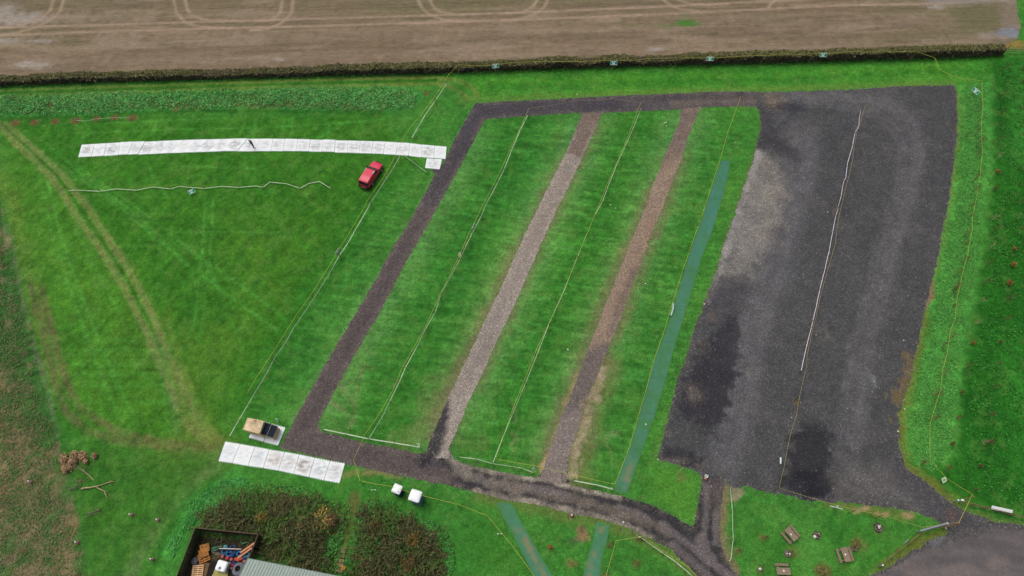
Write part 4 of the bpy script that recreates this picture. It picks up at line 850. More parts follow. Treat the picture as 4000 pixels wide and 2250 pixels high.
patch_leaf('dark_grass', PL([(3880, 240), (4120, 230), (4250, 2030), (3990, 2000), (3850, 1960), (3690, 1850), (3760, 1760), (3770, 1500), (3810, 1250), (3850, 1000), (3885, 700)]), 16000, [(40, 104, 28), (34, 92, 24), (52, 120, 38), (66, 134, 52)], .25, .06, .2, 44, 'dark green meadow grass among the saplings on the right', 'meadow grass', thr=(.45, .7))
patch_leaf('field_weeds', PL([(-150, 780), (0, 790), (40, 985), (95, 1240), (165, 1490), (215, 1700), (255, 1900), (300, 2080), (335, 2250), (335, 2330), (-150, 2330)]), 26000, [(60, 104, 48), (50, 90, 40), (74, 112, 56), (112, 104, 66), (124, 112, 84)], .25, .05, .16, 45, 'patchy weeds growing over the bare field at the lower left', 'weeds', thr=(.42, .6))
patch_leaf('nettles', PL([(790, 1985), (860, 1900), (980, 1885), (1180, 1900), (1330, 1945), (1385, 1975), (1350, 2110), (1335, 2240), (1300, 2240), (1320, 2060), (1240, 1970), (1040, 1935), (900, 1960), (780, 2060)]), 11000, [(58, 120, 48), (66, 140, 66), (44, 100, 38), (84, 134, 50), (96, 104, 50)], .45, .06, .20, 46, 'green nettles and weeds edging the left bramble thicket', 'nettles')
patch_leaf('nettles', PL([(1400, 1960), (1500, 1945), (1600, 1990), (1700, 2030), (1770, 2130), (1790, 2330), (1745, 2330), (1725, 2140), (1640, 2050), (1530, 2000), (1440, 1995), (1398, 2100), (1370, 2250), (1345, 2250), (1380, 2060)]), 11000, [(58, 120, 48), (66, 140, 66), (44, 100, 38), (84, 134, 50)], .45, .06, .20, 47, 'green nettles and weeds edging the right bramble thicket', 'nettles')
patch_leaf('verge_weeds', PL([(830, 1890), (930, 1855), (1000, 1890), (900, 1950), (800, 2010), (720, 2100), (680, 2180), (650, 2150), (730, 1970)]), 6000, [(66, 138, 60), (80, 150, 76), (56, 120, 48)], .35, .06, .18, 48, 'lush green weeds on the bank left of the storage yard', 'weeds')

patch_leaf('nettles', PL([(1180, 2085), (1330, 2075), (1335, 2150), (1290, 2190), (1180, 2150)]), 2600, [(62, 120, 48), (76, 136, 60), (52, 100, 42)], .9, .06, .2, 49, 'green nettle patch inside the left bramble thicket', 'nettles')
patch_leaf('nettles', PL([(1440, 2130), (1520, 2090), (1580, 2130), (1600, 2250), (1500, 2270), (1450, 2200)]), 2600, [(62, 120, 48), (76, 136, 60), (52, 100, 42)], .9, .06, .2, 50, 'green nettle patch inside the right bramble thicket', 'nettles')
def thicket(name, poly, n, seed, label, hmax=1.5):
    r = np.random.default_rng(seed); pts = PL(poly)
    xy = scatter(r, n, pts, dens=lambda x, y: .3+.7*sstep(.3, .6, fbm(x*.45, y*.45, seed, 4)))
    dome = np.clip(-sdf(xy[:, 0], xy[:, 1], pts)/2.0, .25, 1)*(0.4+fbm(xy[:, 0]*.35, xy[:, 1]*.35, seed+2, 4))
    az = r.uniform(0, 2*math.pi, n); L = r.uniform(.6, 2.0, n); H = hmax*dome*r.uniform(.6, 1.2, n)
    segs = 5; Vs = []; Fs = []; Cs = []; w0 = r.uniform(.012, .03, n)
    cst = pick(r, n, [(116, 104, 74), (90, 80, 56), (134, 120, 86), (78, 72, 48), (104, 102, 62), (146, 130, 92)])
    prev = None; nodes_ = []
    for k in range(segs+1):
        u = k/segs; rr = L*u; zz = H*np.sin(np.pi*(0.12+0.80*u))*(1.0)+.03
        nodes_.append(np.stack([xy[:, 0]+np.cos(az)*rr, xy[:, 1]+np.sin(az)*rr, zz], 1))
    side = np.stack([-np.sin(az), np.cos(az), np.zeros(n)], 1)
    for k in range(segs):
        a, b = nodes_[k], nodes_[k+1]; wa = (w0*(1-k/segs*.7))[:, None]; wb_ = (w0*(1-(k+1)/segs*.7))[:, None]
        Vs.append(np.stack([a-side*wa, a+side*wa, b+side*wb_, b-side*wb_], 1).reshape(-1, 3)); Cs.append(np.repeat(cst, 4, axis=0))
    m = n*17; i = r.integers(0, n, m); u = r.uniform(.15, 1, m); k = np.minimum((u*segs).astype(int), segs-1); f = (u*segs-k)[:, None]
    N_ = np.stack(nodes_, 0); P_ = N_[k, i]*(1-f)+N_[k+1, i]*f+r.normal(0, .13, (m, 3)); P_[:, 2] = np.maximum(P_[:, 2], .03)
    g = fbm(P_[:, 0]*.45, P_[:, 1]*.45, seed+5, 4)[:, None]
    br = pick(r, m, [(102, 98, 64), (82, 80, 52), (116, 108, 72), (68, 70, 44), (92, 106, 56), (60, 60, 40), (78, 110, 54)]); gr = pick(r, m, [(72, 116, 50), (60, 100, 42), (96, 122, 56)])
    cl = np.where(g+r.normal(0, .05, (m, 1)) > .5, gr, br)
    V2, F2, C2 = leaf_cloud(P_, r.uniform(.05, .17, m), cl, .9, 1.6, seed+6)
    V1 = np.concatenate(Vs); F1 = np.arange(len(V1)).reshape(-1, 4)
    return stuff(np_mesh(name, np.concatenate([V1, V2]), np.concatenate([F1, F2+len(V1)]), M_LEAF, None, np.concatenate([np.concatenate(Cs), C2])), label, 'brambles')
thicket('brambles', BR_L, 1900, 51, 'brown autumn bramble thicket behind the shed, left of the grass path', 1.5)
thicket('brambles', BR_R, 1600, 52, 'brown autumn bramble thicket right of the grass path', 1.35)

# tufts of bleached dead stems standing in the thickets
M_TWIG = mat('twig_bark', (104, 84, 62), .9, .25, 6)
def tuft(px, py, rad, pal, seed, label, n=90, hgt=1.15):
    r = np.random.default_rng(seed); p = P(px, py)
    az = r.uniform(0, 2*math.pi, n); L = rad*r.uniform(.5, 1.15, n); V = []; side = np.stack([-np.sin(az), np.cos(az), np.zeros(n)], 1)
    nodes_ = []
    for k in range(5):
        u = k/4; nodes_.append(np.stack([np.cos(az)*L*u, np.sin(az)*L*u, hgt*r.uniform(.9, 1.1, n)*np.sin(math.pi*(.1+.75*u))+.1], 1))
    cst = pick(r, n, pal); Cs = []
    for k in range(4):
        a, b = nodes_[k], nodes_[k+1]; wa = .04*(1-k*.2); wb_ = .04*(1-(k+1)*.2)
        V.append(np.stack([a-side*wa, a+side*wa, b+side*wb_, b-side*wb_], 1).reshape(-1, 3)); Cs.append(np.repeat(cst, 4, axis=0))
    m = n*5; i = r.integers(0, n, m); k = r.integers(1, 5, m); Q_ = np.stack(nodes_, 0)[k, i]+r.normal(0, .08, (m, 3)); Q_[:, 2] = np.maximum(Q_[:, 2], .05)
    V2, F2, C2 = leaf_cloud(Q_, r.uniform(.06, .14, m), pick(r, m, pal), .8, 2.2, seed+1)
    V1 = np.concatenate(V); F1 = np.arange(len(V1)).reshape(-1, 4)
    o = np_mesh('fern_clump', np.concatenate([V1, V2]), np.concatenate([F1, F2+len(V1)]), M_LEAF, None, np.concatenate([np.concatenate(Cs), C2])); o.location = p
    return tag(o, label, 'fern', 'bleached fern clumps in the brambles')
YEL = [(196, 166, 90), (176, 146, 74), (208, 180, 112), (150, 128, 68)]
tuft(1262, 2040, 1.5, YEL, 61, 'largest bleached yellow fern clump in the left bramble thicket')
tuft(1190, 2048, 1.0, [(172, 146, 82), (146, 122, 66), (184, 158, 98)], 62, 'smaller yellow fern clump left of the largest one')
tuft(1036, 2025, .8, [(140, 120, 60), (116, 98, 46)], 63, 'ochre fern clump at the back of the storage yard fence', 60)
tuft(1300, 2035, .9, [(128, 104, 76), (108, 84, 60)], 64, 'brown fern clump right of the largest yellow one', 60)
tuft(1618, 2115, 1.1, [(136, 112, 56), (112, 88, 48)], 65, 'ochre fern clump in the middle of the right bramble thicket', 70)
tuft(1470, 2060, .9, [(110, 100, 54), (92, 78, 46)], 66, 'olive fern clump near the back of the right bramble thicket', 60)
tuft(1600, 2205, 1.0, [(124, 96, 58), (100, 80, 50)], 67, 'brown fern clump low in the right bramble thicket', 60)

# young trees in the meadow on the right
def sapling_proto(seed, kind):
    r = random.Random(seed); root = thing('sapling', '-', 'sapling', (0, 0, 0)); h = {'bare': 1.9, 'orange': .75, 'pale': 1.8, 'red': 1.0}[kind]
    t = MB(); lean = Vector((r.uniform(-.12, .12), r.uniform(-.12, .12), h)); t.tube([(0, 0, 0), lean*.5+Vector((.02, 0, 0)), lean], .028, 5, .008)
    cr = []; rr = np.random.default_rng(seed)
    crown = MB(); tips = []
    for i in range(16 if kind != 'orange' else 22):
        u = r.uniform(.3, 1); a = r.uniform(0, 6.28); L = r.uniform(.2, .55)*(1.15-u*.5)*(h/1.7 if kind != 'orange' else .8)
        p = lean*u; q = p+Vector((math.cos(a)*L, math.sin(a)*L, L*r.uniform(.2, .9))); crown.tube([p, q], .014, 4, .005); tips += [p.lerp(q, .6), q]
    t.build('trunk', mat_pale if kind == 'pale' else M_TWIG, root)
    o = crown.build('branches', mat_pale if kind == 'pale' else M_TWIG, root)
    pal = {'bare': [(96, 66, 48), (118, 78, 56), (84, 62, 46)], 'orange': [(168, 96, 60), (190, 120, 76), (146, 84, 54)], 'pale': [(150, 128, 96), (122, 100, 70)], 'red': [(116, 76, 52), (132, 88, 62), (98, 64, 48)]}[kind]
    m = {'bare': 26, 'orange': 110, 'pale': 16, 'red': 50}[kind]
    ti = np.array([tuple(v) for v in tips]); c = ti[rr.integers(0, len(ti), m)]+rr.normal(0, .07, (m, 3)); c[:, 2] = np.maximum(c[:, 2], .03)
    V, F, CC = leaf_cloud(c, rr.uniform(.06, .13, m), pick(rr, m, pal), 1, 1.6, seed)
    np_mesh('leaves', V, F, M_LEAF, root, CC)
    return root
mat_pale = mat('dead_wood', (176, 160, 128), .85, .15, 5)
SAP = {k: sapling_proto(70+i, k) for i, k in enumerate(('bare', 'orange', 'pale', 'red'))}
SLAB = {'bare': 'thin bare sapling standing in the meadow to the right of the car park', 'orange': 'small sapling with orange autumn leaves in the dark meadow grass on the right',
        'pale': 'pale dead sapling leaning in the dark meadow grass on the right', 'red': 'low sapling with reddish brown leaves in the meadow grass on the right'}
rows = {0: [(2000, 740, 'bare'), (2395, 650, 'red'), (2390, 785, 'red'), (2200, 690, 'bare'), (2170, 935, 'bare'), (1955, 985, 'bare'), (1950, 1080, 'bare'), (1952, 1195, 'bare'), (1945, 1285, 'bare'), (2165, 1095, 'bare'), (2355, 1080, 'bare'), (1850, 1305, 'bare'), (2385, 1190, 'bare'), (2155, 1215, 'bare'), (1960, 1395, 'bare'), (2155, 1355, 'bare'), (2365, 1310, 'bare')],
        550: [(1955, 60, 'bare'), (1945, 170, 'bare'), (1905, 510, 'bare'), (1925, 395, 'bare'), (1885, 640, 'bare'), (1875, 755, 'bare'), (1850, 900, 'bare'), (1825, 1015, 'bare'), (1808, 1160, 'bare'), (1770, 1280, 'bare'), (1730, 1430, 'bare'), (2150, 175, 'pale'), (2145, 305, 'orange'), (2360, 275, 'red'), (2355, 430, 'red'), (2120, 470, 'red'), (2350, 605, 'bare'), (2100, 760, 'pale'), (2330, 745, 'pale'), (2090, 885, 'bare'), (2325, 880, 'bare'), (2065, 1045, 'pale'), (2305, 1030, 'orange'), (2040, 1200, 'bare'), (2300, 1182, 'orange'), (2010, 1360, 'bare'), (2262, 1355, 'orange')],
        1100: [(1985, 210, 'pale'), (2230, 200, 'bare'), (1735, 95, 'bare'), (1740, 235, 'red'), (1935, 405, 'pale'), (2205, 378, 'bare'), (1690, 550, 'bare'), (1920, 585, 'orange'), (2175, 585, 'red'), (1630, 630, 'bare'), (1845, 830, 'bare'), (2130, 815, 'bare'), (1595, 890, 'bare'), (1810, 1060, 'red'), (2100, 1005, 'bare'), (1555, 1085, 'bare'), (1770, 1290, 'red'), (2045, 1275, 'bare'), (1515, 1315, 'bare')],
        1650: [(1990, 200, 'pale'), (1720, 215, 'red'), (1985, 425, 'red'), (1660, 460, 'bare'), (1435, 405, 'bare'), (1920, 660, 'bare'), (2070, 190, 'red')]}
used = set(); rs = random.Random(5)
for y0, lst in rows.items():
    for zx, zy, k in lst:
        p = P(3000+zx/2.415, y0+zy/2.415)
        if k in used: o = dup(SAP[k], p, rs.uniform(0, 6.28), SLAB[k], rs.uniform(.75, 1.15), 'saplings in the right-hand meadow')
        else: o = SAP[k]; o.location = p; o.rotation_euler = (0, 0, rs.uniform(0, 6)); o['label'] = SLAB[k]; o['group'] = 'saplings in the right-hand meadow'; used.add(k)
for px, py in [(60, 483), (135, 480), (216, 477), (203, 414), (46, 390), (294, 474)]:
    dup(SAP['bare'], P(px, py), rs.uniform(0, 6), 'short bare sapling in a round brown mulch patch by the weed bank', .55, 'saplings in mulch rings by the weed bank')
for px, py, k in [(2147, 2142, 'orange'), (2985, 2100, 'bare'), (2878, 2155, 'bare'), (2488, 2203, 'bare'), (2378, 2135, 'bare')]:
    dup(SAP[k], P(px, py), rs.uniform(0, 6), 'small bright orange shrub on the lawn between two mesh walkway mats' if k == 'orange' else 'small bare sapling on the lawn by the lower road', .9 if k == 'orange' else .7, None if k == 'orange' else 'small saplings on the lower lawns')
    
# felled tree with a brown crown, and cut limbs lying on the grass
M_LOG = mat('cut_wood', (168, 154, 112), .85, .3, 5); M_LOG2 = mat('grey_branch', (128, 118, 96), .9, .3, 5)
Zp = lambda x, y, z=.12: P(200+x/4.83, 1740+y/4.83, z)
root = thing('felled_tree', 'felled small tree with a brown withered crown lying on the grass edge', 'fallen tree', Zp(560, 440, 0)); o0 = root.location.copy()
tr = MB(); tr.tube([Zp(805, 660)-o0, Zp(720, 570)-o0, Zp(640, 500, .3)-o0, Zp(560, 440, .5)-o0], .05, 6, .09)
tr.build('trunk', M_LOG, root)
br = MB()
for e in [((560, 440), (430, 400)), ((560, 440), (450, 345)), ((640, 500), (590, 400)), ((590, 460), (560, 360)), ((560, 440), (330, 440)), ((700, 440), (790, 330)), ((790, 330), (815, 220)), ((450, 345), (380, 250)), ((590, 400), (640, 250)), ((450, 345), (520, 200))]:
    br.tube([Zp(*e[0], .5)-o0, Zp(*e[1], .9)-o0], .04, 5, .02)
br.build('branches', M_LOG2, root)
r = np.random.default_rng(81); cc = []
for (x, y, rx, ry, m) in [(230, 250, 80, 90, 420), (300, 400, 110, 80, 420), (440, 190, 90, 80, 480), (570, 200, 90, 80, 480), (640, 290, 50, 60, 200), (270, 480, 45, 50, 150), (810, 190, 52, 55, 220), (400, 300, 90, 70, 400)]:
    for i in range(m):
        a = r.uniform(0, 6.28); q = math.sqrt(r.random()); q *= r.uniform(.9, 1.35); cc.append(tuple(Zp(x+rx*q*math.cos(a), y+ry*q*math.sin(a), .12+.7*max(0, 1-q*q)*r.random())-o0))
cc = np.array(cc); n = len(cc); k = fbm(cc[:, 0]*2.2, cc[:, 1]*2.2, 82, 3)[:, None]
V, F, CC = leaf_cloud(cc, r.uniform(.06, .17, n), pick(r, n, [(150, 124, 92), (172, 144, 112), (128, 104, 78), (162, 134, 98), (104, 86, 64)])*(.85+1.3*k), .9, 1.4, 83)
np_mesh('crown', V, F, M_LEAF, root, CC)
def limb(name, label, lines, m, r0=.09, group=None):
    root = MB(); c = Zp(lines[0][0][0], lines[0][0][1], 0)
    for ln in lines: root.tube([Zp(x, y, .1+.08*(i % 2))-c for i, (x, y) in enumerate(ln)], r0 if ln is lines[0] else r0*.55, 6, r0*.3)
    return tag(root.build(name, m, None, True, loc=c), label, 'branch', group)
limb('cut_limb', 'thick forked pale log lying on the grass right of the felled tree', [[(570, 820), (650, 800), (740, 795), (850, 775), (960, 745), (1060, 705), (1160, 650)], [(1060, 705), (1200, 675)], [(850, 785), (960, 845), (1085, 875)], [(1000, 870), (1040, 950), (1075, 1000)]], M_LOG, .13, 'cut limbs lying on the grass')
limb('cut_limb', 'tangled heap of grey cut branches just below the felled tree', [[(335, 830), (430, 785), (510, 730), (570, 620)], [(440, 615), (490, 690), (500, 730)], [(405, 690), (480, 680), (600, 650), (690, 625)], [(460, 850), (520, 740), (555, 640)], [(545, 790), (560, 700), (575, 630)], [(580, 650), (650, 690)], [(340, 850), (450, 800), (520, 760)]], M_LOG2, .07, 'cut limbs lying on the grass')
limb('cut_limb', 'bundle of thin grey cut branches lying lowest on the grass', [[(945, 1205), (850, 1235), (750, 1270), (620, 1275)], [(945, 1245), (820, 1275), (720, 1330), (560, 1385)], [(935, 1160), (880, 1210), (780, 1265), (640, 1335)], [(930, 1225), (790, 1250), (680, 1270)], [(885, 1300), (770, 1290), (690, 1340)]], M_LOG2, .05, 'cut limbs lying on the grass')
# bleached grass tufts on the picnic lawn
for i, (px, py, s) in enumerate([(3208, 2228, .9), (3340, 2125, .5)]):
    o = tuft(px, py, s, [(140, 128, 78), (120, 112, 66), (104, 118, 60)], 90+i, ['bleached tussock of dry grass below the lowest picnic table', 'small dry tussock beside the right-hand picnic table'][i], 60, .35)
    o.name = 'grass_tussock'; o['category'] = 'grass tuft'; o['group'] = 'dry tussocks on the picnic lawn'

# ------------------------------------------------------------------ white roadway panels
def mat_panel():
    m, t, b = new_mat('roadway_panel')
    tc = node(t, 'ShaderNodeTexCoord'); oi = node(t, 'ShaderNodeObjectInfo')
    off = node(t, 'ShaderNodeVectorMath', operation='MULTIPLY_ADD'); cmb = node(t, 'ShaderNodeCombineXYZ')
    t.links.new(oi.outputs['Random'], cmb.inputs[0]); t.links.new(oi.outputs['Random'], cmb.inputs[1]); t.links.new(cmb.outputs[0], off.inputs[0])
    off.inputs[1].default_value = (37, 91, 0); t.links.new(tc.outputs['Object'], off.inputs[2])
    def nz(scale, det, st=(1, 1, 1)):
        mp = node(t, 'ShaderNodeMapping'); mp.inputs['Scale'].default_value = st; t.links.new(off.outputs[0], mp.inputs[0])
        n = node(t, 'ShaderNodeTexNoise'); n.inputs['Scale'].default_value = scale; n.inputs['Detail'].default_value = det; t.links.new(mp.outputs[0], n.inputs[0]); return n.outputs['Fac']
    def ramp(f, a, b_):
        r_ = node(t, 'ShaderNodeMapRange'); r_.inputs[1].default_value = a; r_.inputs[2].default_value = b_; t.links.new(f, r_.inputs[0]); return r_.outputs[0]
    # dirt gathers in the middle of each panel, edges stay clean
    ln = node(t, 'ShaderNodeVectorMath', operation='LENGTH'); t.links.new(tc.outputs['Object'], ln.inputs[0])
    ctr = ramp(ln.outputs['Value'], 1.25, .45)
    d1 = node(t, 'ShaderNodeMath', operation='MULTIPLY'); t.links.new(ramp(nz(1.3, 7, (1, 2.0, 1)), .30, .60), d1.inputs[0]); t.links.new(ctr, d1.inputs[1])
    rs_ = node(t, 'ShaderNodeMapRange'); rs_.inputs[3].default_value = .55; rs_.inputs[4].default_value = 1.0; t.links.new(oi.outputs['Random'], rs_.inputs[0])
    d2 = node(t, 'ShaderNodeMath', operation='MULTIPLY'); t.links.new(d1.outputs[0], d2.inputs[0]); t.links.new(rs_.outputs[0], d2.inputs[1])
    mx = node(t, 'ShaderNodeMix', data_type='RGBA'); t.links.new(d2.outputs[0], mx.inputs[0])
    t.links.new(oi.outputs['Color'], mx.inputs[7]); mx.inputs[6].default_value = (.78, .79, .80, 1)
    d3 = node(t, 'ShaderNodeMath', operation='MULTIPLY'); t.links.new(ramp(nz(4, 5, (.4, 2, 1)), .5, .68), d3.inputs[0]); d3.inputs[1].default_value = .45
    mx2 = node(t, 'ShaderNodeMix', data_type='RGBA'); t.links.new(d3.outputs[0], mx2.inputs[0]); t.links.new(mx.outputs[2], mx2.inputs[6]); mx2.inputs[7].default_value = (.46, .45, .44, 1)
    t.links.new(mx2.outputs[2], b.inputs['Base Color']); b.inputs['Roughness'].default_value = .6; b.inputs['Specular IOR Level'].default_value = .3
    return m
M_PANEL = mat_panel()
def panel(quad_px, label, group, dirt=(.40, .39, .39), z=0.0, gap=.03, lugs=True):
    q = [P(a, b, z) for a, b in quad_px]; c = sum(q, Vector())/4; th = .055
    pts = [p-c+(c-p).normalized()*gap for p in q]
    mb = MB(); n = 4
    # bevelled slab
    top = [p*(1-.03/p.length) for p in pts]
    vs = [(p.x, p.y, .004) for p in pts]+[(p.x, p.y, th*.7) for p in pts]+[(p.x, p.y, th) for p in top]
    fs = [(3, 2, 1, 0), (8, 9, 10, 11)]
    for k in (0, 4):
        for i in range(4): j = (i+1) % 4; fs.append((k+i, k+j, k+4+j, k+4+i))
    mb.add(vs, fs)
    if lugs:
        for a, b in ((pts[0], pts[1]), (pts[2], pts[3])):
            d = b-a; m = max(3, int(d.length/.28)); nrm = Vector((d.y, -d.x, 0)).normalized()
            if nrm.dot(a+b) < 0: nrm = -nrm
            for i in range(m):
                p = a+d*((i+.5)/m)+nrm*.045; mb.box((p.x, p.y, .022), (.13, .09, .034), rz=math.atan2(d.y, d.x), taper=.8)
    o = mb.build('roadway_panel', M_PANEL, loc=Vector((c.x, c.y, z)))
    o.color = (*dirt, 1); return tag(o, label, 'ground mat', group)
SEAM = [319, 369, 416, 470, 518, 567, 617, 671, 720, 770, 816, 867, 917, 967, 1017, 1066, 1114, 1164, 1213, 1263, 1311, 1360, 1408, 1458, 1505, 1553, 1600, 1649, 1698, 1745]
TX = [319, 468, 720, 917, 1066, 1211, 1356, 1505, 1600, 1648, 1745]; TY = [567, 557, 547, 542, 542, 545, 549, 554, 559, 565, 573]
BXo = [306, 460, 663, 861, 1058, 1203, 1352, 1497, 1596, 1644, 1741]; BY = [615, 606, 598, 591, 590, 591, 596, 602, 608, 614, 620]
rp = random.Random(3); gname = 'white roadway panels in the long curved row'
for i in range(29):
    a, b = SEAM[i], SEAM[i+1]; am = (a+b)/2; j = rp.uniform(-1.2, 1.2)
    ty = lambda s: float(np.interp(s, TX, TY)); bx = lambda s: float(np.interp(s, TX, BXo)); by = lambda s: float(np.interp(bx(s), BXo, BY))
    sl = (ty(b)-ty(a))*.5
    q = [(a, ty(am)-sl+j), (b, ty(am)+sl+j), (bx(b), by(am)+sl+j), (bx(a), by(am)-sl+j)]
    extra = {8: 'tan-stained', 13: 'under the standing person'}.get(i)
    side = ORD[i]+' from the left' if i < 15 else ORD[28-i]+' from the right'
    lab = ('tan-stained white roadway panel, ninth from the left end of the curved row' if i == 8 else 'white roadway panel the person stands on in the curved row' if i == 13
           else 'white roadway panel at the left end of the curved row' if i == 0 else 'white roadway panel at the right end of the curved row beside the gravel' if i == 28
           else 'white roadway panel, %s end of the curved row' % side)
    g = rp.uniform(.26, .52)
    panel(q, lab, gname, dirt=(.56, .49, .44) if i == 8 else (g, g*.985, g*.97), z=.002*(i % 2))
panel([(1667, 619), (1727, 623), (1718, 662), (1660, 656)], 'single white roadway panel placed below the right end of the curved row', 'white roadway panels in the long curved row', (.5, .5, .5))
T8 = [(880, 1725), (938, 1735), (996, 1745), (1052, 1756), (1112, 1766), (1170, 1776), (1230, 1789), (1290, 1801), (1348, 1811)]
B8 = [(853, 1801), (907, 1809), (969, 1820), (1029, 1828), (1087, 1838), (1147, 1851), (1207, 1863), (1265, 1876), (1327, 1887)]
dirts = [(.45, .45, .48), (.66, .66, .66), (.36, .38, .43), (.26, .17, .12), (.40, .37, .34), (.22, .18, .15), (.38, .40, .41), (.20, .16, .15)]
for i in range(8):
    panel([T8[i], T8[i+1], B8[i+1], B8[i]], ['white roadway panel at the left end of the short lower row', 'cleanest white roadway panel, second from the left in the lower row', 'white roadway panel, third from the left in the lower row', 'white roadway panel with a rust-brown stain, fourth in the lower row', 'white roadway panel, fourth from the right in the lower row', 'white roadway panel with a square brown stain in the lower row', 'greyish white roadway panel, second from the right in the lower row', 'dirty white roadway panel at the right end of the lower row'][i],
          'white roadway panels in the short lower row', dirts[i], z=.002*(i % 2))
panel([(1001, 1640), (1056, 1655), (1029, 1725), (972, 1709)], 'white roadway panel under the left half of the plywood shed', 'roadway panels under the shed', (.4, .4, .42))
panel([(1058, 1656), (1116, 1671), (1087, 1740), (1030, 1726)], 'greyish white roadway panel sticking out right of the plywood shed', 'roadway panels under the shed', (.42, .41, .42), z=.003)

# ------------------------------------------------------------------ plywood shed with a dark corrugated lean-to
M_PLY = mat('plywood', (226, 198, 152), .8, .16, 1.6); M_DARKROOF = mat('dark_sheeting', (52, 60, 74), .45, .2, 4, spec=.5); M_PLYTOP = mat('plywood_stained', (212, 186, 150), .8, .62, .95)
def quad_prism(mb, q, z0, z1):
    vs = [(p.x, p.y, z0) for p in q]+[(p.x, p.y, z1) for p in q]
    mb.add(vs, [(3, 2, 1, 0), (4, 5, 6, 7)]+[(i, (i+1) % 4, 4+(i+1) % 4, 4+i) for i in range(4)])
HB = 1.95; HD = 1.15
rq = [P(a, b, HB) for a, b in ((968, 1633), (1030, 1646), (1013, 1693), (950, 1677))]; c = sum(rq, Vector())/4; c.z = .06
shed = thing('plywood_shed', 'pale plywood box shed with a dark corrugated roof over its right half', 'shed', c)
loc = lambda q: [p-c for p in q]
q = loc(rq); sh = lambda q, k: [sum(q, Vector())/4+(p-sum(q, Vector())/4)*k for p in q]
mb = MB(); quad_prism(mb, sh(q, .96), 0, HB-.12); mb.build('walls', M_PLY, shed)
mb = MB(); quad_prism(mb, q, HB-.12, HB-.06); mb.build('roof_board', M_PLYTOP, shed)
mb = MB()
for a, b in ((0, 1), (1, 2), (2, 3), (3, 0)): mb.bar(Vector((q[a].x, q[a].y, HB-.045)), Vector((q[b].x, q[b].y, HB-.045)), .07, .05)
mb.build('roof_trim', M_PLY, shed)
dq = [P(a, b, HD+.35) for a, b in ((1030, 1646), (1082, 1663), (1063, 1708), (1012, 1692))]; dl = loc(dq)
mb = MB(); quad_prism(mb, sh(dl, .95), 0, HD-.1); mb.build('lean_to_walls', M_PLY, shed)
mb = MB(); e0, e1, e2, e3 = [Vector((p.x, p.y, HD)) for p in dl]; N_ = 16; vs = []; fs = []
for i in range(N_*4+1):
    u = i/(N_*4); z = .035*math.sin(u*N_*2*math.pi)
    for a, b in ((e0, e3), (e1, e2)): p = a.lerp(b, u); vs.append((p.x, p.y, HD+z+.05))
for i in range(N_*4): fs.append((2*i, 2*i+1, 2*i+3, 2*i+2))
mb.add(vs, fs); mb.build('corrugated_roof', M_DARKROOF, shed)
mb = MB(); ea, eb = e0.lerp(e1, .55), e3.lerp(e2, .55); mb.bar(ea+Vector((0, 0, .1)), eb+Vector((0, 0, .1)), .07, .03); mb.build('roof_strip', M_DARKROOF, shed)

# ------------------------------------------------------------------ portable cabins
M_WHITE = mat('white_plastic', (246, 246, 246), .45, .04, 3, spec=.4); M_NAVY = mat('navy_plastic', (30, 52, 70), .5, .15, 3); M_GREY = mat('grey_plastic', (122, 134, 144), .5, .12, 3)
def cabin(roof_px, H, label, m, door_side, vent):
    R = [P(a, b, H) for a, b in roof_px]; c = sum(R, Vector())/4; c.z = 0; d = (R[1]-R[0]); rz = math.atan2(d.y, d.x)
    W = ((R[1]-R[0]).length+(R[2]-R[3]).length)/2; Dp = ((R[3]-R[0]).length+(R[2]-R[1]).length)/2
    root = thing('portable_cabin', label, 'cabin', c, rz, 'portable cabins beside the lower track')
    w, dp = W-.16, Dp-.16
    MB().rbox((0, 0, .06), (w+.06, dp+.06, .12), .03).build('base', m, root)
    mb = MB(); mb.rbox((0, 0, (H-.22)/2+.1), (w, dp, H-.28), .07)
    for s in (-1, 1):
        for k in range(4):
            u = -w/2+.15+k*(w-.3)/3; mb.box((u, s*dp/2, H*.5), (.07, .04, H-.6)); u = -dp/2+.15+k*(dp-.3)/3; mb.box((s*w/2, u, H*.5), (.04, .07, H-.6))
    mb.build('body', m, root)
    # domed translucent roof with rounded corners
    mb = MB(); secs = []
    for k, z in ((1.0, H-.2), (1.0, H-.1), (.97, H-.04), (.86, H+.01), (.5, H+.05)):
        s = []
        for i in range(28):
            a = 2*math.pi*i/28; ca, sa = math.cos(a), math.sin(a); e = .22
            s.append((math.copysign(abs(ca)**e, ca)*W/2*k, math.copysign(abs(sa)**e, sa)*Dp/2*k, z))
        secs.append(s)
    mb.loft(secs); mb.build('roof', M_WHITE, root, True)
    dr = MB(); dr.box((0, -dp/2-.03, H*.48), (w*.62, .03, H-.55)); d_ = dr.build('door', m, root)
    MB().box((w*.22, -dp/2-.06, H*.48), (.1, .04, .05)).build('handle', M_GREY, d_)
    if vent: MB().lathe([(.05, 0), (.05, .1), (.065, .1), (.065, .13)], (w*.3, -dp*.25, H+.0), 10).build('vent_pipe', M_GREY, root)
    return root
cabin([(1542, 1885), (1575, 1899.5), (1559, 1934), (1527, 1918.5)], 2.05, 'smaller navy portable cabin with a white roof beside the track', M_NAVY, 0, True)
cabin([(1609, 1907), (1651, 1921), (1635.5, 1966.5), (1591, 1951)], 2.25, 'larger grey portable cabin with a rounded white roof', M_GREY, 0, False)

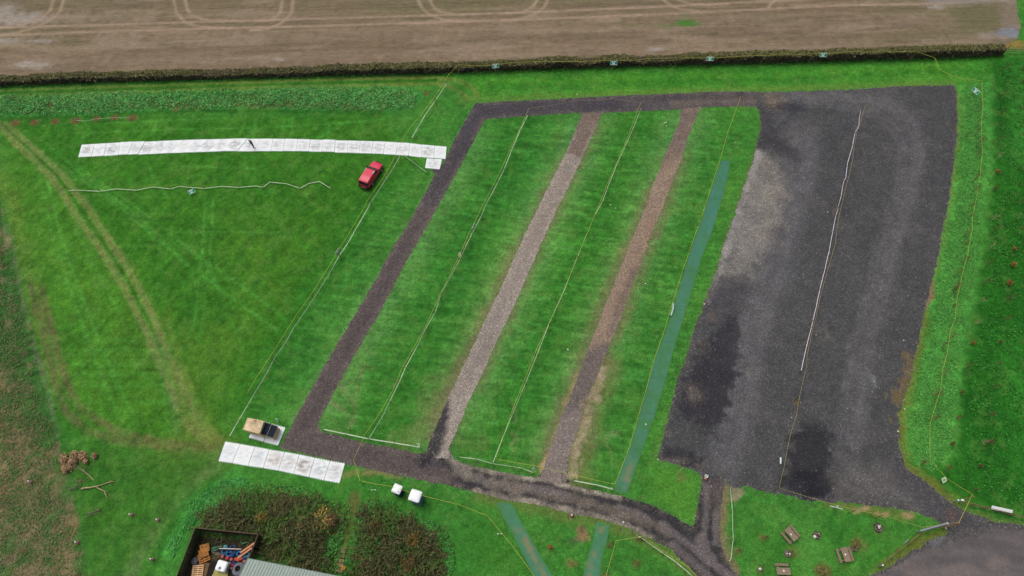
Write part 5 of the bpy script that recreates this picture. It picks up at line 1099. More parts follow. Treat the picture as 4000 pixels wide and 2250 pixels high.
# ------------------------------------------------------------------ tape fences, ropes and posts
M_TAPE = mat('white_tape', (190, 206, 172), .6, .22, 9); M_ROPE = mat('yellow_rope', (190, 186, 78), .7, .2, 5); M_ROPE2 = mat('tan_rope', (176, 150, 104), .8, .2, 5)
M_POST = mat('stake_wood', (164, 132, 86), .85, .25, 6); M_POSTD = mat('dark_stake', (96, 76, 58), .85, .25, 6)
def sagged(pts, sag, n=6):
    out = []
    for a, b in zip(pts[:-1], pts[1:]):
        L = (b-a).length; s = min(sag*L*L/36, sag*1.3)
        for i in range(n): u = i/n; p = a.lerp(b, u); p.z -= s*4*u*(1-u); out.append(p)
    out.append(pts[-1]); return out
def ribbon(mb, pts, w, th, twist=.9, seed=0):
    """slightly twisted flat tape"""
    r = random.Random(seed); vs = []; fs = []; ang = r.uniform(.3, 1)
    P2 = []
    for a, b in zip(pts[:-1], pts[1:]):
        n = max(1, int((b-a).length/.5))
        P2 += [a.lerp(b, i/n) for i in range(n)]
    P2.append(pts[-1])
    for i, p in enumerate(P2):
        d = (P2[min(i+1, len(P2)-1)]-P2[max(i-1, 0)]).normalized(); s = d.cross(Vector((0, 0, 1))).normalized()
        ang += r.uniform(-twist, twist)*.35; ang = max(-.5, min(1.1, ang)); a = s*math.cos(ang)+Vector((0, 0, 1))*math.sin(ang); nn = d.cross(a)
        for u, v in ((-w/2, -th/2), (w/2, -th/2), (w/2, th/2), (-w/2, th/2)): vs.append(p+a*u+nn*v)
    for i in range(len(P2)-1):
        for k in range(4): k2 = (k+1) % 4; fs.append((4*i+k, 4*i+k2, 4*i+4+k2, 4*i+4+k))
    mb.add(vs, fs)
def tape_fence(px, label, z=.8, posts=None, ph=1.0, w=.11, m=None, pm=None, skip=(), sag=.10, seed=1, group='white tape fences on stakes'):
    pts = PL(px, z); c = Vector((pts[0].x, pts[0].y, 0))
    root = thing('tape_fence', label, 'tape fence', c, 0, group)
    idx = range(len(pts)) if posts is None else posts; mb = MB(); run = [pts[0]]; k = 0
    for i in range(1, len(pts)):
        if i in skip:
            if len(run) > 1: ribbon(mb, [p-c for p in sagged(run, sag)], w, .03, seed=seed+i)
            run = [pts[i]]
        else: run.append(pts[i])
    if len(run) > 1: ribbon(mb, [p-c for p in sagged(run, sag)], w, .03, seed=seed)
    mb.build('tape', m or M_TAPE, root)
    rr = random.Random(seed)
    for i in idx:
        p = pts[i]-c; b = MB(); b.box((p.x, p.y, ph/2), (.05, .05, ph), rz=rr.uniform(0, 1.5)); b.build('stake', pm or M_POST, root)
    return root
tape_fence([(1745, 325), (1700, 393), (1662, 447), (1633, 497), (1609, 538)], 'short white tape fence running down from the hedge track to the curved row', seed=1)
tape_fence([(1563, 608), (1534, 660), (1505, 703), (1447, 794), (1391, 892), (1360, 948), (1325, 999), (1290, 1063), (1238, 1146), (1215, 1183), (1149, 1278), (1112, 1344), (1075, 1394), (1039, 1464), (1000, 1527), (969, 1580), (933, 1640), (896, 1704)], 'long white tape fence from the curved panel row down to the plywood shed', seed=2, w=.095)
tape_fence([(2062, 449), (2033, 505), (2000, 582), (1969, 662), (1936, 728), (1899, 798), (1882, 840), (1845, 910), (1816, 968), (1799, 1010), (1754, 1092), (1723, 1146), (1700, 1220), (1663, 1282), (1634, 1344), (1584, 1435), (1559, 1493), (1522, 1568), (1497, 1622), (1441, 1714)], 'long white tape fence in the grass bay between dark track and pale lane', seed=3, w=.09)
tape_fence([(1263, 1677), (1350, 1695), (1439, 1714), (1540, 1730), (1642, 1747)], 'white tape fence closing the lower end of the bay beside the pale lane', seed=4, w=.12, sag=.04)
tape_fence([(2505, 422), (2468, 513), (2429, 600), (2410, 641), (2375, 728), (2352, 790), (2325, 838), (2292, 914), (2257, 1001), (2228, 1072), (2199, 1146), (2149, 1253), (2112, 1348), (2054, 1493), (2000, 1622), (1955, 1730), (1925, 1809)], 'long white tape fence in the grass bay between the two pale lanes', seed=5, w=.06, skip=(7,))
tape_fence([(1791, 1785), (1861, 1793), (1925, 1811), (2000, 1822), (2037, 1828), (2081, 1845)], 'white tape fence closing the lower end of the bay between the lanes', seed=6, w=.10, sag=.05)
tape_fence([(2242, 1878), (2331, 1894), (2395, 1911)], 'short white tape fence between second lane and the long mesh walkway', seed=7, w=.13, sag=.04)
M_TAPE2 = mat('pinkish_tape', (214, 204, 216), .6, .15, 9)
tape_fence([(3362, 431), (3354, 493), (3340, 518), (3331, 565), (3327, 583), (3311, 637), (3304, 695), (3296, 707), (3286, 765), (3271, 823), (3265, 842), (3253, 905), (3240, 976), (3222, 1055), (3203, 1130), (3188, 1201), (3170, 1278), (3149, 1361), (3130, 1448)], 'white tape fence on dark stakes down the middle of the car park', .75, None, .85, .075, M_TAPE2, M_POSTD, sag=.25, seed=8)
tape_fence([(265, 745), (302, 743), (389, 747), (455, 738), (534, 743), (596, 730), (665, 738), (700, 728), (797, 736), (865, 728), (934, 732), (1000, 726), (1027, 732), (1054, 711), (1120, 718), (1172, 736), (1207, 716), (1248, 709), (1292, 736)], 'drooping white tape fence with leaning stakes across the triangular field', .25, [2, 4, 6, 8, 10, 12, 15, 18], .95, .085, sag=.03, seed=9)
tape_fence([(294, 470), (340, 472), (375, 464), (441, 459), (509, 460)], 'short white tape fence between mulch rings below the weed bank', .5, [0, 2, 3, 4], .7, .09, seed=10)
tape_fence([(1580, 608), (1667, 674)], 'lone white tape strip from the curved row to the gravel corner', .35, None, .6, .10, sag=.02, seed=11)
tape_fence([(2853, 1903), (2861, 1994), (2864, 2106), (2855, 2184), (2848, 2192)], 'white tape fence along the right side of the lower junction', .7, None, .8, .08, seed=12)
tape_fence([(2507, 2101), (2588, 2159), (2640, 2195), (2679, 2228), (2704, 2250)], 'white tape fence along the lower road near the bottom of the picture', .7, None, .8, .09, seed=13)
def rope_line(px, label, z=2.1, posts=(), m=None, pm=None, r=.017, sag=.16, zs=None):
    pts = [P(a, b, (zs[i] if zs else z)) for i, (a, b) in enumerate(px)]; c = Vector((pts[0].x, pts[0].y, 0))
    root = thing('rope_line', label, 'rope', c, 0, 'ropes strung on poles')
    MB().tube([p-c for p in sagged(pts, sag, 4)], r, 5).build('rope', m or M_ROPE, root)
    for i in posts:
        p = pts[i]-c; MB().tube([(p.x, p.y, 0), (p.x, p.y, p.z+.05)], .035, 6, .028).build('pole', pm or M_POST, root)
rope_line([(3799, 1931), (3700, 1870), (3634, 1795), (3634, 1650), (3640, 1634), (3675, 1522), (3683, 1444), (3700, 1382), (3716, 1282), (3733, 1241), (3737, 1175), (3754, 1100), (3756, 1084), (3781, 993), (3799, 890), (3799, 848), (3816, 769), (3830, 678), (3839, 591), (3834, 497), (3841, 410), (3836, 315)], 'yellow rope on poles running up the rough grass strip on the right', posts=(2, 5, 8, 11, 14, 17, 19, 21), r=.018)
rope_line([(3836, 315), (3812, 313), (3758, 306), (3720, 296), (3669, 271), (3652, 226), (3580, 201), (3518, 203), (3447, 199), (3397, 203), (3323, 201), (3236, 209), (3178, 207), (3124, 213), (3054, 209), (3000, 217), (2927, 217), (2774, 226), (2646, 226), (2538, 228), (2451, 238), (2397, 234), (2269, 240), (2145, 240), (2050, 242), (1990, 246), (1882, 257), (1789, 253)], 'yellow rope on poles strung along the front of the hedge', posts=(4, 6, 10, 14, 18, 21, 24), r=.022, sag=.06)
rope_line([(1789, 253), (1752, 292), (1700, 373), (1600, 501), (1567, 555), (1542, 612), (1489, 707), (1443, 769), (1373, 894), (1319, 981), (1248, 1098), (1153, 1237), (1099, 1324), (1054, 1394), (1000, 1477), (965, 1535)], 'yellow rope on poles crossing the grass left of the dark gravel track', posts=(0, 2, 5, 7, 9, 11, 13, 15), r=.02)
rope_line([(2066, 422), (1998, 571), (1944, 687), (1882, 807), (1832, 910), (1795, 997), (1720, 1146), (1662, 1274), (1571, 1435), (1534, 1526), (1460, 1650), (1426, 1696), (1381, 1795), (1406, 1878), (1464, 1890), (1530, 1900), (1596, 1921), (1658, 1938), (1787, 1969), (1903, 2014), (2000, 2130), (2087, 2250)], 'yellow rope on poles down the first bay and past the two cabins', posts=(0, 2, 4, 6, 8, 11, 12, 13, 18, 19), r=.02)
rope_line([(2066, 422), (2110, 418), (2157, 410), (2261, 391), (2325, 392), (2395, 385), (2450, 395), (2503, 402)], 'tan rope with knotted tape strung over the top gravel track', posts=(3, 5), m=M_ROPE2, sag=.1)
rope_line([(2503, 402), (2429, 592), (2373, 716), (2323, 840), (2257, 997), (2199, 1142), (2145, 1261), (2099, 1357), (2050, 1480), (2000, 1605), (1936, 1791), (2000, 1805), (2095, 1820), (2199, 1845), (2282, 1865), (2402, 1892)], 'yellow rope on poles down the second bay and across the lane mouth', posts=(0, 2, 4, 6, 8, 10, 13, 15), r=.02)
rope_line([(2402, 1892), (2458, 1750), (2487, 1648), (2524, 1520), (2557, 1400), (2592, 1300), (2629, 1175), (2656, 1090), (2700, 960), (2741, 848), (2774, 745), (2816, 615), (2840, 525), (2868, 450), (2893, 378)], 'yellow rope on poles along the left edge of the long mesh walkway', posts=(3, 6, 9, 12, 14), r=.02)
rope_line([(3381, 406), (3369, 451), (3344, 530), (3331, 620), (3319, 678), (3306, 724), (3290, 790), (3273, 869), (3263, 952), (3244, 1018), (3207, 1150), (3186, 1241), (3153, 1386), (3151, 1431), (3124, 1547), (3112, 1618), (3087, 1700), (3062, 1828), (3043, 1905), (3207, 1956), (3344, 1992), (3451, 2012), (3605, 2060)], 'tan rope on dark poles down the car park and round the picnic lawn', posts=(0, 3, 6, 9, 11, 14, 18, 20, 21), m=mat('tan_yellow_rope', (172, 156, 92), .8, .2, 5), pm=M_POSTD, r=.02)
rope_line([(2720, 2250), (2687, 2213), (2600, 2159), (2513, 2095), (2406, 2112), (2385, 2190), (2366, 2255)], 'yellow rope on poles at the lower middle beside the road', posts=(2, 3, 4), r=.02, z=1.9)
M_TAPER = mat('loose_tape', (206, 232, 218), .6, .2, 6)
mb = MB(); c = P(2625, 1205); ribbon(mb, [P(2630, 1183, .5)-c, P(2629, 1205, .4)-c, P(2621, 1232, .3)-c], .22, .05, seed=3); mb.tube([P(2629, 1183, 0)-c, P(2629, 1183, .9)-c], .03, 5)
tag(mb.build('tape_bundle', M_TAPER, loc=c), 'loose white tape bundle hanging at the left edge of the long mesh walkway', 'tape')
mb = MB(); c = P(1797, 1000)
for i in range(5): mb.tube([Vector((math.cos(a*.8+i)*.16, math.sin(a*.8)*.35, .12+.1*i+.05*math.sin(a*2))) for a in range(9)], .03, 5)
tag(mb.build('tape_bundle', mat('cream_tape', (206, 196, 150), .8, .3, 6), loc=c), 'coiled cream tape bundle on the rope in the first bay', 'tape')
def stake(base, top, label):
    h = height_between(base, top); c = P(*base)
    tag(MB().box((0, 0, h/2), (.06, .06, h), rz=.4).build('wooden_stake', M_POST, loc=c), label, 'stake', 'single wooden stakes')
for b, t_, l in [((1433, 752), (1427, 733), 'lone wooden stake just behind the red pickup'), ((1793, 294), (1792, 273), 'lone wooden stake in front of the hedge left of the green signs'), ((3549, 234), (3557, 217), 'lone wooden stake in front of the hedge right of the green signs'), ((3625, 267), (3635, 251), 'short wooden stake in the grass near the right end of the hedge rope'),
                 ((2255, 440), (2254, 423), 'wooden stake on the left of the pale lane mouth at the top track'), ((2387, 437), (2387, 419), 'wooden stake on the right of the pale lane mouth at the top track'), ((3155, 242), (3163, 228), 'thin wooden stake beside the right-hand hedge sign'), ((480, 418), (476, 380), 'tall wooden stake standing in the weed bank')]: stake(b, t_, l)

# ------------------------------------------------------------------ signs
M_SGREEN = mat('sign_green', (10, 150, 104), .5, .08, 6); M_SWHITE = mat('sign_white', (232, 255, 246), .5, .06, 6); M_SINK = mat('sign_ink', (120, 168, 150), .5, .05, 6); M_CREAM = mat('sign_cream', (226, 232, 188), .6, .08, 5)
def info_sign(base, h, yaw, label, w=1.1, hh=.62, tilt=-.6):
    root = thing('field_sign', label, 'sign', P(*base), yaw, 'green and white field signs')
    MB().box((0, 0, h/2), (.07, .05, h)).build('post', M_POST, root)
    R = Matrix.Rotation(tilt, 4, 'X')
    bd = MB().box((0, 0, 0), (w, .025, hh)).build('board', M_SWHITE, root); bd.location = (0, -.05, h-hh/2); bd.rotation_euler = (tilt, 0, 0)
    for x0, x1, xb0, xb1 in ((-.47, -.30, -.47, -.16), (.26, .47, .12, .47)):
        mb = MB(); vs = [(x*w, -.016, z) for x, z in ((xb0, -hh*.38), (xb1, -hh*.38), (x1, hh*.40), (x0, hh*.40))]; vs += [(v[0], -.0125, v[2]) for v in vs]
        mb.add(vs, [(0, 1, 2, 3), (7, 6, 5, 4), (0, 4, 5, 1), (1, 5, 6, 2), (2, 6, 7, 3), (3, 7, 4, 0)]); mb.build('green_panel', M_SGREEN, bd)
    mb = MB()
    for z, n, s in ((.10, 5, .075), (-.24, 7, .035)):
        for i in range(n): mb.box(((i-(n-1)/2)*.11*w*.8+.0, -.0145, z*hh), (.05, .004, s*(1+.4*(i % 2))))
    mb.build('lettering', M_SINK, bd)
    return root
info_sign((1936, 287), 1.95, .22, 'green and white field sign, leftmost of the four along the hedge')
info_sign((2392, 275), 1.95, .02, 'green and white field sign, second from the left along the hedge')
info_sign((2764, 257), 1.85, -.03, 'green and white field sign, third from the left along the hedge')
info_sign((3200, 243), 1.9, -.02, 'green and white field sign, rightmost of the four along the hedge')
info_sign((3795, 376), 1.5, -1.05, 'green and white field sign in the rough strip beside the right-hand rope', tilt=-.35)
info_sign((754, 757), .9, .55, 'small green field sign below the drooping tape fence', .9, .55, -.9)
info_sign((1325, 1000), 1.5, 1.15, 'green field sign seen edge-on beside the long left tape fence', .9, .55, -.2)
info_sign((1851, 905), 1.5, 1.2, 'green field sign seen edge-on in the first grass bay', .9, .55, -.15)
def small_sign(base, top, label, m, w=.4, hh=.45, yaw=.3, tilt=-.5, name='notice_board', group='small white notices on stakes'):
    h = max(.35, height_between(base, top)); root = thing(name, label, 'sign', P(*base), yaw, group)
    MB().box((0, 0, h/2), (.045, .045, h)).build('stake', M_POST, root)
    b = MB().box((0, 0, 0), (w, .02, hh)).build('board', m, root); b.location = (0, -.04, h); b.rotation_euler = (tilt, 0, 0)
    mb = MB(); mb.box((0, -.013, 0), (w*.5, .004, hh*.4)); mb.build('print', M_SINK, b)
M_NOTE = mat('notice_white', (226, 238, 226), .6, .06, 5)
small_sign((1101, 1656), (1087, 1633), 'small white notice on a stake right of the plywood shed', M_NOTE, .35, .42, -.5, -.35)
small_sign((1644, 1752), (1641, 1734), 'small white notice at the end of the first bay tape', M_NOTE, .3, .32, -.6)
small_sign((2081, 1848), (2086, 1831), 'small white notice at the end of the second bay tape', M_NOTE, .3, .32, .5)
small_sign((2755, 1862), (2750, 1846), 'small white notice beside the car park entrance cone', M_NOTE, .4, .3, -.4, -.8)
small_sign((3676, 1878), (3683, 1867), 'cream notice on a stake in the meadow beside the car park drive', M_CREAM, .62, .62, .45, -1.0)
small_sign((3254, 1985), (3264, 1969), 'small white notice above the finger boards at the picnic lawn', M_NOTE, .3, .3, .5, -.9)
def finger(px, py, label, ln=.55, yaw=0.0, n=2, z=.9):
    root = thing('finger_post', label, 'finger post', P(px, py, 0), yaw, 'white finger posts')
    MB().box((0, 0, z/2), (.05, .05, z)).build('post', M_POST, root)
    for i in range(n):
        s = -1 if i == 0 else 1
        MB().box((s*(ln/2+.06), 0, z), (ln, .06, .14)).build('finger_board', M_NOTE, root)
finger(3253, 1988, 'larger white finger post at the top of the picnic lawn', .62, -.25, 2, .9)
finger(1952, 2088, 'small white finger post on the grass beside the yellow rope', .22, 0, 2, .6)
finger(1462, 1918, 'tiny white finger post in the grass left of the cabins', .22, 0, 2, .6)
finger(2500, 2104, 'white finger post at the corner of the lower road tape', .24, -.5, 2, .6)
c = P(3048, 1800); tag(MB().box((0, 0, .12), (.16, .75, .05), rz=-.2).build('white_plank', M_NOTE, loc=c), 'short white plank lying on the car park beside the tan rope', 'plank')

# ------------------------------------------------------------------ traffic cones
M_CRED = mat('cone_red', (226, 72, 56), .5, .12, 6); M_CWHT = mat('cone_white', (244, 232, 228), .5, .06, 6); M_CBASE = mat('cone_base', (110, 78, 74), .8, .2, 6)
cone = thing('traffic_cone', 'red and white traffic cone on the bare field at the lower left', 'cone', P(124, 1884), .3, 'red and white traffic cones')
MB().rbox((0, 0, .03), (.42, .42, .06), .05).build('base', M_CBASE, cone)
MB().lathe([(.17, .06), (.135, .26)], n=14).build('lower_cone', M_CRED, cone)
MB().lathe([(.137, .26), (.10, .48)], n=14).build('white_sleeve', M_CWHT, cone)
MB().lathe([(.102, .48), (.088, .55)], n=14).build('upper_cone', M_CRED, cone)
MB().lathe([(.09, .55), (.085, .7), (.06, .73)], n=14).build('tip', M_CWHT, cone)
for px, py, s, l in [(517, 2012, 1, 'red and white traffic cone on the grass below the felled tree'), (621, 2032, .95, 'pale traffic cone on the grass track left of the storage yard'), (306, 2120, .95, 'pale traffic cone on the edge between bare field and grass'), (598, 2185, .95, 'red and white traffic cone beside the storage yard fence'),
                  (2233, 2015, 1, 'red and white traffic cone on the lower edge of the road'), (2755, 1870, 1.05, 'red and white traffic cone at the car park entrance')]:
    dup(cone, P(px, py), random.uniform(0, 1.5), l, s)
# small pale stones and litter specks
M_STONE = mat('pale_stone', (222, 220, 206), .8, .15, 6)
sp = MB().ball((0, 0, .03), .11, 8, .6, .2).build('pale_stone', M_STONE, loc=P(2597, 480)); tag(sp, 'small pale stone lying on the grass or gravel', 'stone', 'scattered small pale stones')
for px, py in [(2604, 492), (2601, 478), (2873, 556), (2752, 1188), (2384, 800), (2405, 813), (2522, 1108), (2523, 1658), (2218, 1365), (2571, 1795), (3139, 694), (3093, 1631), (3534, 1598), (3601, 250), (3508, 1685), (3530, 1330), (2254, 369), (2435, 2040)]:
    o = sp.copy(); COL.objects.link(o); o.location = P(px, py); o.rotation_euler = (0, 0, random.uniform(0, 6)); s = random.uniform(.6, 1.1); o.scale = (s, s, s)

# ------------------------------------------------------------------ picnic tables and fire pits
M_TIMBER = mat('weathered_timber', (146, 126, 106), .85, .22, 7); M_TIMBER2 = mat('timber_seat', (138, 118, 98), .85, .22, 7)
def table(cx, cy, dirpx, label, proto=None):
    a = P(cx, cy, .74); b = P(cx+dirpx[0], cy+dirpx[1], .74); rz = math.atan2(b.y-a.y, b.x-a.x); loc = Vector((a.x, a.y, 0))
    if proto: return dup(proto, loc, rz, label)
    t = thing('picnic_table', label, 'picnic table', loc, rz, 'picnic tables on the lower right lawn')
    mb = MB()
    for i in range(5): mb.box((0, (i-2)*.145, .72), (1.5, .135, .045))
    mb.build('table_top', M_TIMBER, t)
    for s in (-1, 1):
        mb = MB()
        for k in (0, 1): mb.box((0, s*(.62+.135*k), .43), (1.5, .125, .045))
        mb.build('bench', M_TIMBER2, t)
    for x in (-.52, .52):
        mb = MB()
        for s in (-1, 1): mb.bar((x, s*.55, .0), (x, s*.2, .7), .09, .045)
        mb.bar((x+.05, -.78, .38), (x+.05, .78, .38), .045, .09); mb.bar((x-.05, -.34, .665), (x-.05, .34, .665), .045, .07); mb.build('leg_frame', M_TIMBER2, t)
    return t
t1 = table(3092, 2086, (32, 38), 'picnic table nearest the car park with a white dish on it')
t2 = table(3305, 2166, (75, 220), 'picnic table on the right of the lawn beside a small fire pit', t1)
t3 = table(3061, 2231, (100, 4), 'picnic table at the bottom edge of the picture', t1)
M_DISH = mat('white_dish', (240, 236, 228), .5, .05, 5)
for (px, py), l in (((3089.5, 2088), 'white dish on the picnic table nearest the car park'), ((3301.5, 2166), 'white dish on the picnic table at the right of the lawn'), ((3061, 2230), 'white dish on the picnic table at the bottom edge')):
    tag(MB().lathe([(.05, 0), (.095, .05), (.1, .06), (.07, .05)], n=14).build('dish', M_DISH, None, True, loc=P(px, py, .745)+Vector((0, 0, .0))), l, 'dish', 'white dishes on the picnic tables')
M_ASH = mat('ash', (64, 52, 46), .95, .3, 6); M_ROCK = mat('fire_stone', (118, 108, 98), .9, .25, 6)
def fire_pit(px, py, rad, label, whites, seed, logs=0):
    r = random.Random(seed); t = thing('fire_pit', label, 'fire pit', P(px, py), 0, 'stone fire pits on the picnic lawn')
    rad *= .78
    mb = MB(); vs = [(0, 0, .035)]
    for i in range(22): a = 2*math.pi*i/22; q = rad*r.uniform(.85, 1.1); vs.append((q*math.cos(a), q*math.sin(a), .012))
    mb.add(vs, [(0, i, i % 22+1) for i in range(1, 23)]); mb.build('ash_bed', M_ASH, t)
    for i in range(9):
        a = 2*math.pi*i/9+r.uniform(-.15, .15); MB().ball((rad*.62*math.cos(a), rad*.62*math.sin(a), .06), r.uniform(.09, .14), 8, .7, .18).build('stone', M_ROCK, t)
    for i in range(whites): MB().ball((r.uniform(-.22, .22), r.uniform(-.22, .22), .11), r.uniform(.07, .13), 8, .6, .25).build('pale_ash_lump', M_STONE, t)
    for i in range(logs): a = r.uniform(0, 3); MB().tube([(-.28*math.cos(a), -.28*math.sin(a), .1+.05*i), (.28*math.cos(a), .28*math.sin(a), .14+.05*i)], .06, 7).build('charred_log', M_POSTD, t)
    return t
fire_pit(3190, 2091, .62, 'fire pit with pinkish logs right of the nearest picnic table', 2, 1, 3)
fire_pit(3431, 2062, .72, 'largest dark fire pit with pale ash near the gate', 5, 2, 1)
fire_pit(3077, 2163, .55, 'small fire pit of grey stones below the nearest picnic table', 2, 3, 1)
fire_pit(3336, 2142, .5, 'brownish fire pit close to the right-hand picnic table', 0, 4, 2)
tag(MB().ball((0, 0, .16), .19, 10, .8, .12).build('white_boulder', M_STONE, loc=P(3181, 2097)), 'white boulder on the rim of the fire pit with logs', 'boulder')
tag(MB().ball((0, 0, .08), .17, 10, .7, .12).build('white_boulder', M_STONE, loc=P(2968, 2223)), 'pale boulder beside a bare patch at the bottom edge', 'boulder')

# ------------------------------------------------------------------ entrance: barrier poles, rail fences, white banner
M_STEEL = mat('galvanised', (158, 168, 172), .45, .12, 4, .3, spec=.5); M_RAIL = mat('rail_wood', (132, 112, 78), .85, .25, 5)
a, b = P(3594, 2074, 1.0), P(3700, 2045, 1.0); c = Vector((b.x, b.y, 0)); bar_ = thing('swing_barrier', 'long grey steel swing barrier pole at the yard entrance', 'barrier', c)
A_ = a-c; B_ = b-c
MB().tube([A_, B_], .11, 12).build('barrier_pole', M_STEEL, bar_)
MB().tube([B_, B_+(B_-A_).normalized()*.06], .14, 12).build('end_cap', M_WHITE, bar_)
MB().tube([(A_.x*.04, A_.y*.04, 0), (A_.x*.04, A_.y*.04, .92)], .08, 10).build('hinge_post', M_STEEL, bar_)
MB().tube([(A_.x*.97, A_.y*.97, 0), (A_.x*.97, A_.y*.97, .9)], .05, 10).build('rest_post', M_STEEL, bar_)
def tube_post(base, top, label, rad=.09, m=None):
    h = height_between(base, top); r_ = thing('steel_post', label, 'post', P(*base), 0, 'grey steel posts at the yard entrance')
    MB().tube([(0, 0, 0), (0, 0, h)], rad, 12).build('tube', m or M_STEEL, r_); MB().lathe([(rad, 0), (rad*.9, .03)], (0, 0, h), 12).build('cap', M_WHITE, r_)
tube_post((3722, 1960), (3742, 1951), 'short grey steel post in the grass right of the yard entrance'); tube_post((3430, 2212), (3447, 2204), 'short grey steel post at the lower end of the left rail fence')
for base, top, l in (((3695, 2058), (3747, 2039), 'tall wooden gate pole left of the yard entrance carrying the ropes'), ((3760, 1953), (3799, 1931), 'tall wooden gate pole right of the yard entrance carrying the ropes')):
    h = height_between(base, top); tag(MB().tube([(0, 0, 0), (0, 0, h)], .075, 8, .06).build('gate_pole', M_POST, loc=P(*base)), l, 'pole', 'tall gate poles')
rope_line([(3747, 2039), (3799, 1931)], 'yellow rope strung between the two tall gate poles over the drive', z=2.15, r=.022, sag=.05)
rope_line([(3605, 2060), (3660, 2052), (3747, 2039)], 'tan rope from the barrier pole up to the left gate pole', r=.022, sag=.03, m=M_ROPE2, zs=[1.1, 1.7, 2.15])
tag(MB().ball((0, 0, .18), .2, 10, .9).build('white_bucket', M_WHITE, loc=P(3757, 1957)), 'small white bundle tied at the foot of the right gate pole', 'bundle')
tag(MB().ball((0, 0, .12), .12, 8).build('white_bucket', M_STONE, loc=P(3693, 2064)), 'small pale stone at the foot of the left gate pole', 'stone')
def rail_fence(px, label, h=1.0, rails=(.35, .65, .95)):
    pts = PL(px); c = pts[0].copy(); root = thing('rail_fence', label, 'fence', c, 0, 'low rail fences at the yard entrance'); mb = MB()
    for z in rails:
        for a, b in zip(pts[:-1], pts[1:]): mb.bar(a-c+Vector((0, 0, z)), b-c+Vector((0, 0, z)), .045, .07)
    mb.build('rails', M_RAIL, root)
    for p in pts: MB().box((p.x-c.x, p.y-c.y, h/2), (.09, .09, h)).build('post', M_RAIL, root)
rail_fence([(3743, 1963), (3790, 1975), (3840, 1988), (3890, 2001), (3945, 2014), (4000, 2028), (4080, 2048)], 'dark rail fence in the grass right of the yard entrance')
rail_fence([(3694, 2060), (3645, 2064), (3590, 2083), (3545, 2118), (3500, 2153), (3462, 2184), (3432, 2210)], 'brown rail fence curving from the barrier along the yard edge', .85, (.35, .75))
a, b = P(3876, 1998, .9), P(3958, 2016, .9); c = (a+b)/2; c.z = 0; d = (b-a); mb = MB(); mb.box((0, -.08, .62), (d.length, .04, .42), rz=0)
o = mb.build('white_banner', M_WHITE, loc=c); o.rotation_euler = (-1.0, 0, math.atan2(d.y, d.x)); o.location.z = .45; tag(o, 'long blank white banner fixed along the right rail fence', 'banner')
c = P(3540, 2115, .8); tag(MB().box((0, 0, 0), (.7, .05, .25), rz=.65).build('grey_plate', M_STEEL, loc=c), 'small grey plate fixed on the curving rail fence', 'plate')
# timber rails at the far end of the hedge
root = MB(); a, b = P(3935, 193, .9), P(4030, 190, .9); c = P(3935, 193); root.bar(a-c, b-c, .08, .1); root.bar(a-c-Vector((0, 0, .4)), b-c-Vector((0, 0, .4)), .08, .1)
root.box((0, 0, .5), (.1, .1, 1.05)); tag(root.build('timber_rails', mat('pale_rail', (150, 128, 92), .85, .2, 5), loc=c), 'pale timber rails closing the gap at the right end of the hedge', 'fence')

# ------------------------------------------------------------------ red pickup with a hardtop
M_RED = mat('red_paint', (222, 52, 82), .3, .05, 3, spec=.5); M_GLASS = mat('car_glass', (34, 40, 46), .12, .1, 3, spec=.6); M_BLK = mat('black_plastic', (34, 32, 36), .6, .15, 5)
M_TYRE = mat('tyre', (36, 36, 38), .9, .15, 8); M_RIM = mat('alloy', (214, 214, 206), .5, .08, 6, .0, spec=.5); M_RAILW = mat('silver_rail', (232, 220, 216), .4, .05, 5, spec=.5)
M_LAMP = mat('lamp_glass', (130, 116, 116), .2, .05, 5, spec=.6); M_TAIL = mat('tail_lamp', (130, 20, 24), .3, .1, 5)
fw, rw = P(1489.7, 671, 0), P(1455, 725, 0)                       # right-hand wheels on the grass
hd = (fw-rw).normalized(); left = Vector((-hd.y, hd.x, 0)); wb = (fw-rw).length
cc_ = (fw+rw)/2+left*.80
car = thing('red_pickup', 'red pickup with a matching hardtop parked on the grass near the curved row of panels', 'pickup', cc_, math.atan2(hd.y, hd.x))
HW = wb/2
def body_sec(x, w, zb, zt, r=.08):
    pts = [(w-.06, zb), (w, zb+.12), (w, zt-.28), (w-.03, zt-.08), (w-.12, zt), (0, zt+.03)]
    return [(x, y, z) for y, z in pts]+[(x, -y, z) for y, z in reversed(pts[:-1])]
mb = MB(); mb.loft([body_sec(*a) for a in ((-HW-1.06, .72, .45, .92), (-HW-.98, .84, .38, .98), (-HW-.4, .89, .36, 1.02), (-.3, .90, .34, 1.03), (.55, .90, .34, 1.03), (HW-.55, .90, .34, 1.03), (HW-.1, .90, .36, 1.02), (HW+.45, .87, .38, .97), (HW+.72, .80, .40, .88), (HW+.84, .64, .46, .76))])
body = mb.build('body', M_RED, car, True)
bv = body.modifiers.new('sub', 'SUBSURF'); bv.levels = 1; bv.render_levels = 1
def cab_sec(x, w0, w1, z0, z1): return [(x, w0, z0), (x, w0-.03, z0+(z1-z0)*.3), (x, w1+.03, z1-.10), (x, w1-.04, z1-.01), (x, 0, z1+.03), (x, -w1+.04, z1-.01), (x, -w1-.03, z1-.10), (x, -w0+.03, z0+(z1-z0)*.3), (x, -w0, z0)]
mb = MB(); mb.loft([cab_sec(HW-.38, .80, .72, .98, 1.02), cab_sec(HW-1.12, .84, .68, .98, 1.54), cab_sec(HW-1.35, .84, .69, .98, 1.60), cab_sec(-.52, .84, .70, .98, 1.62)]); mb.build('cab', M_RED, car)
mb = MB(); mb.loft([cab_sec(-.55, .84, .72, .98, 1.63), cab_sec(-1.2, .85, .73, .98, 1.65), cab_sec(-HW-.62, .84, .72, .98, 1.61), cab_sec(-HW-.82, .83, .70, .98, 1.52)]); mb.build('hardtop', M_RED, car)
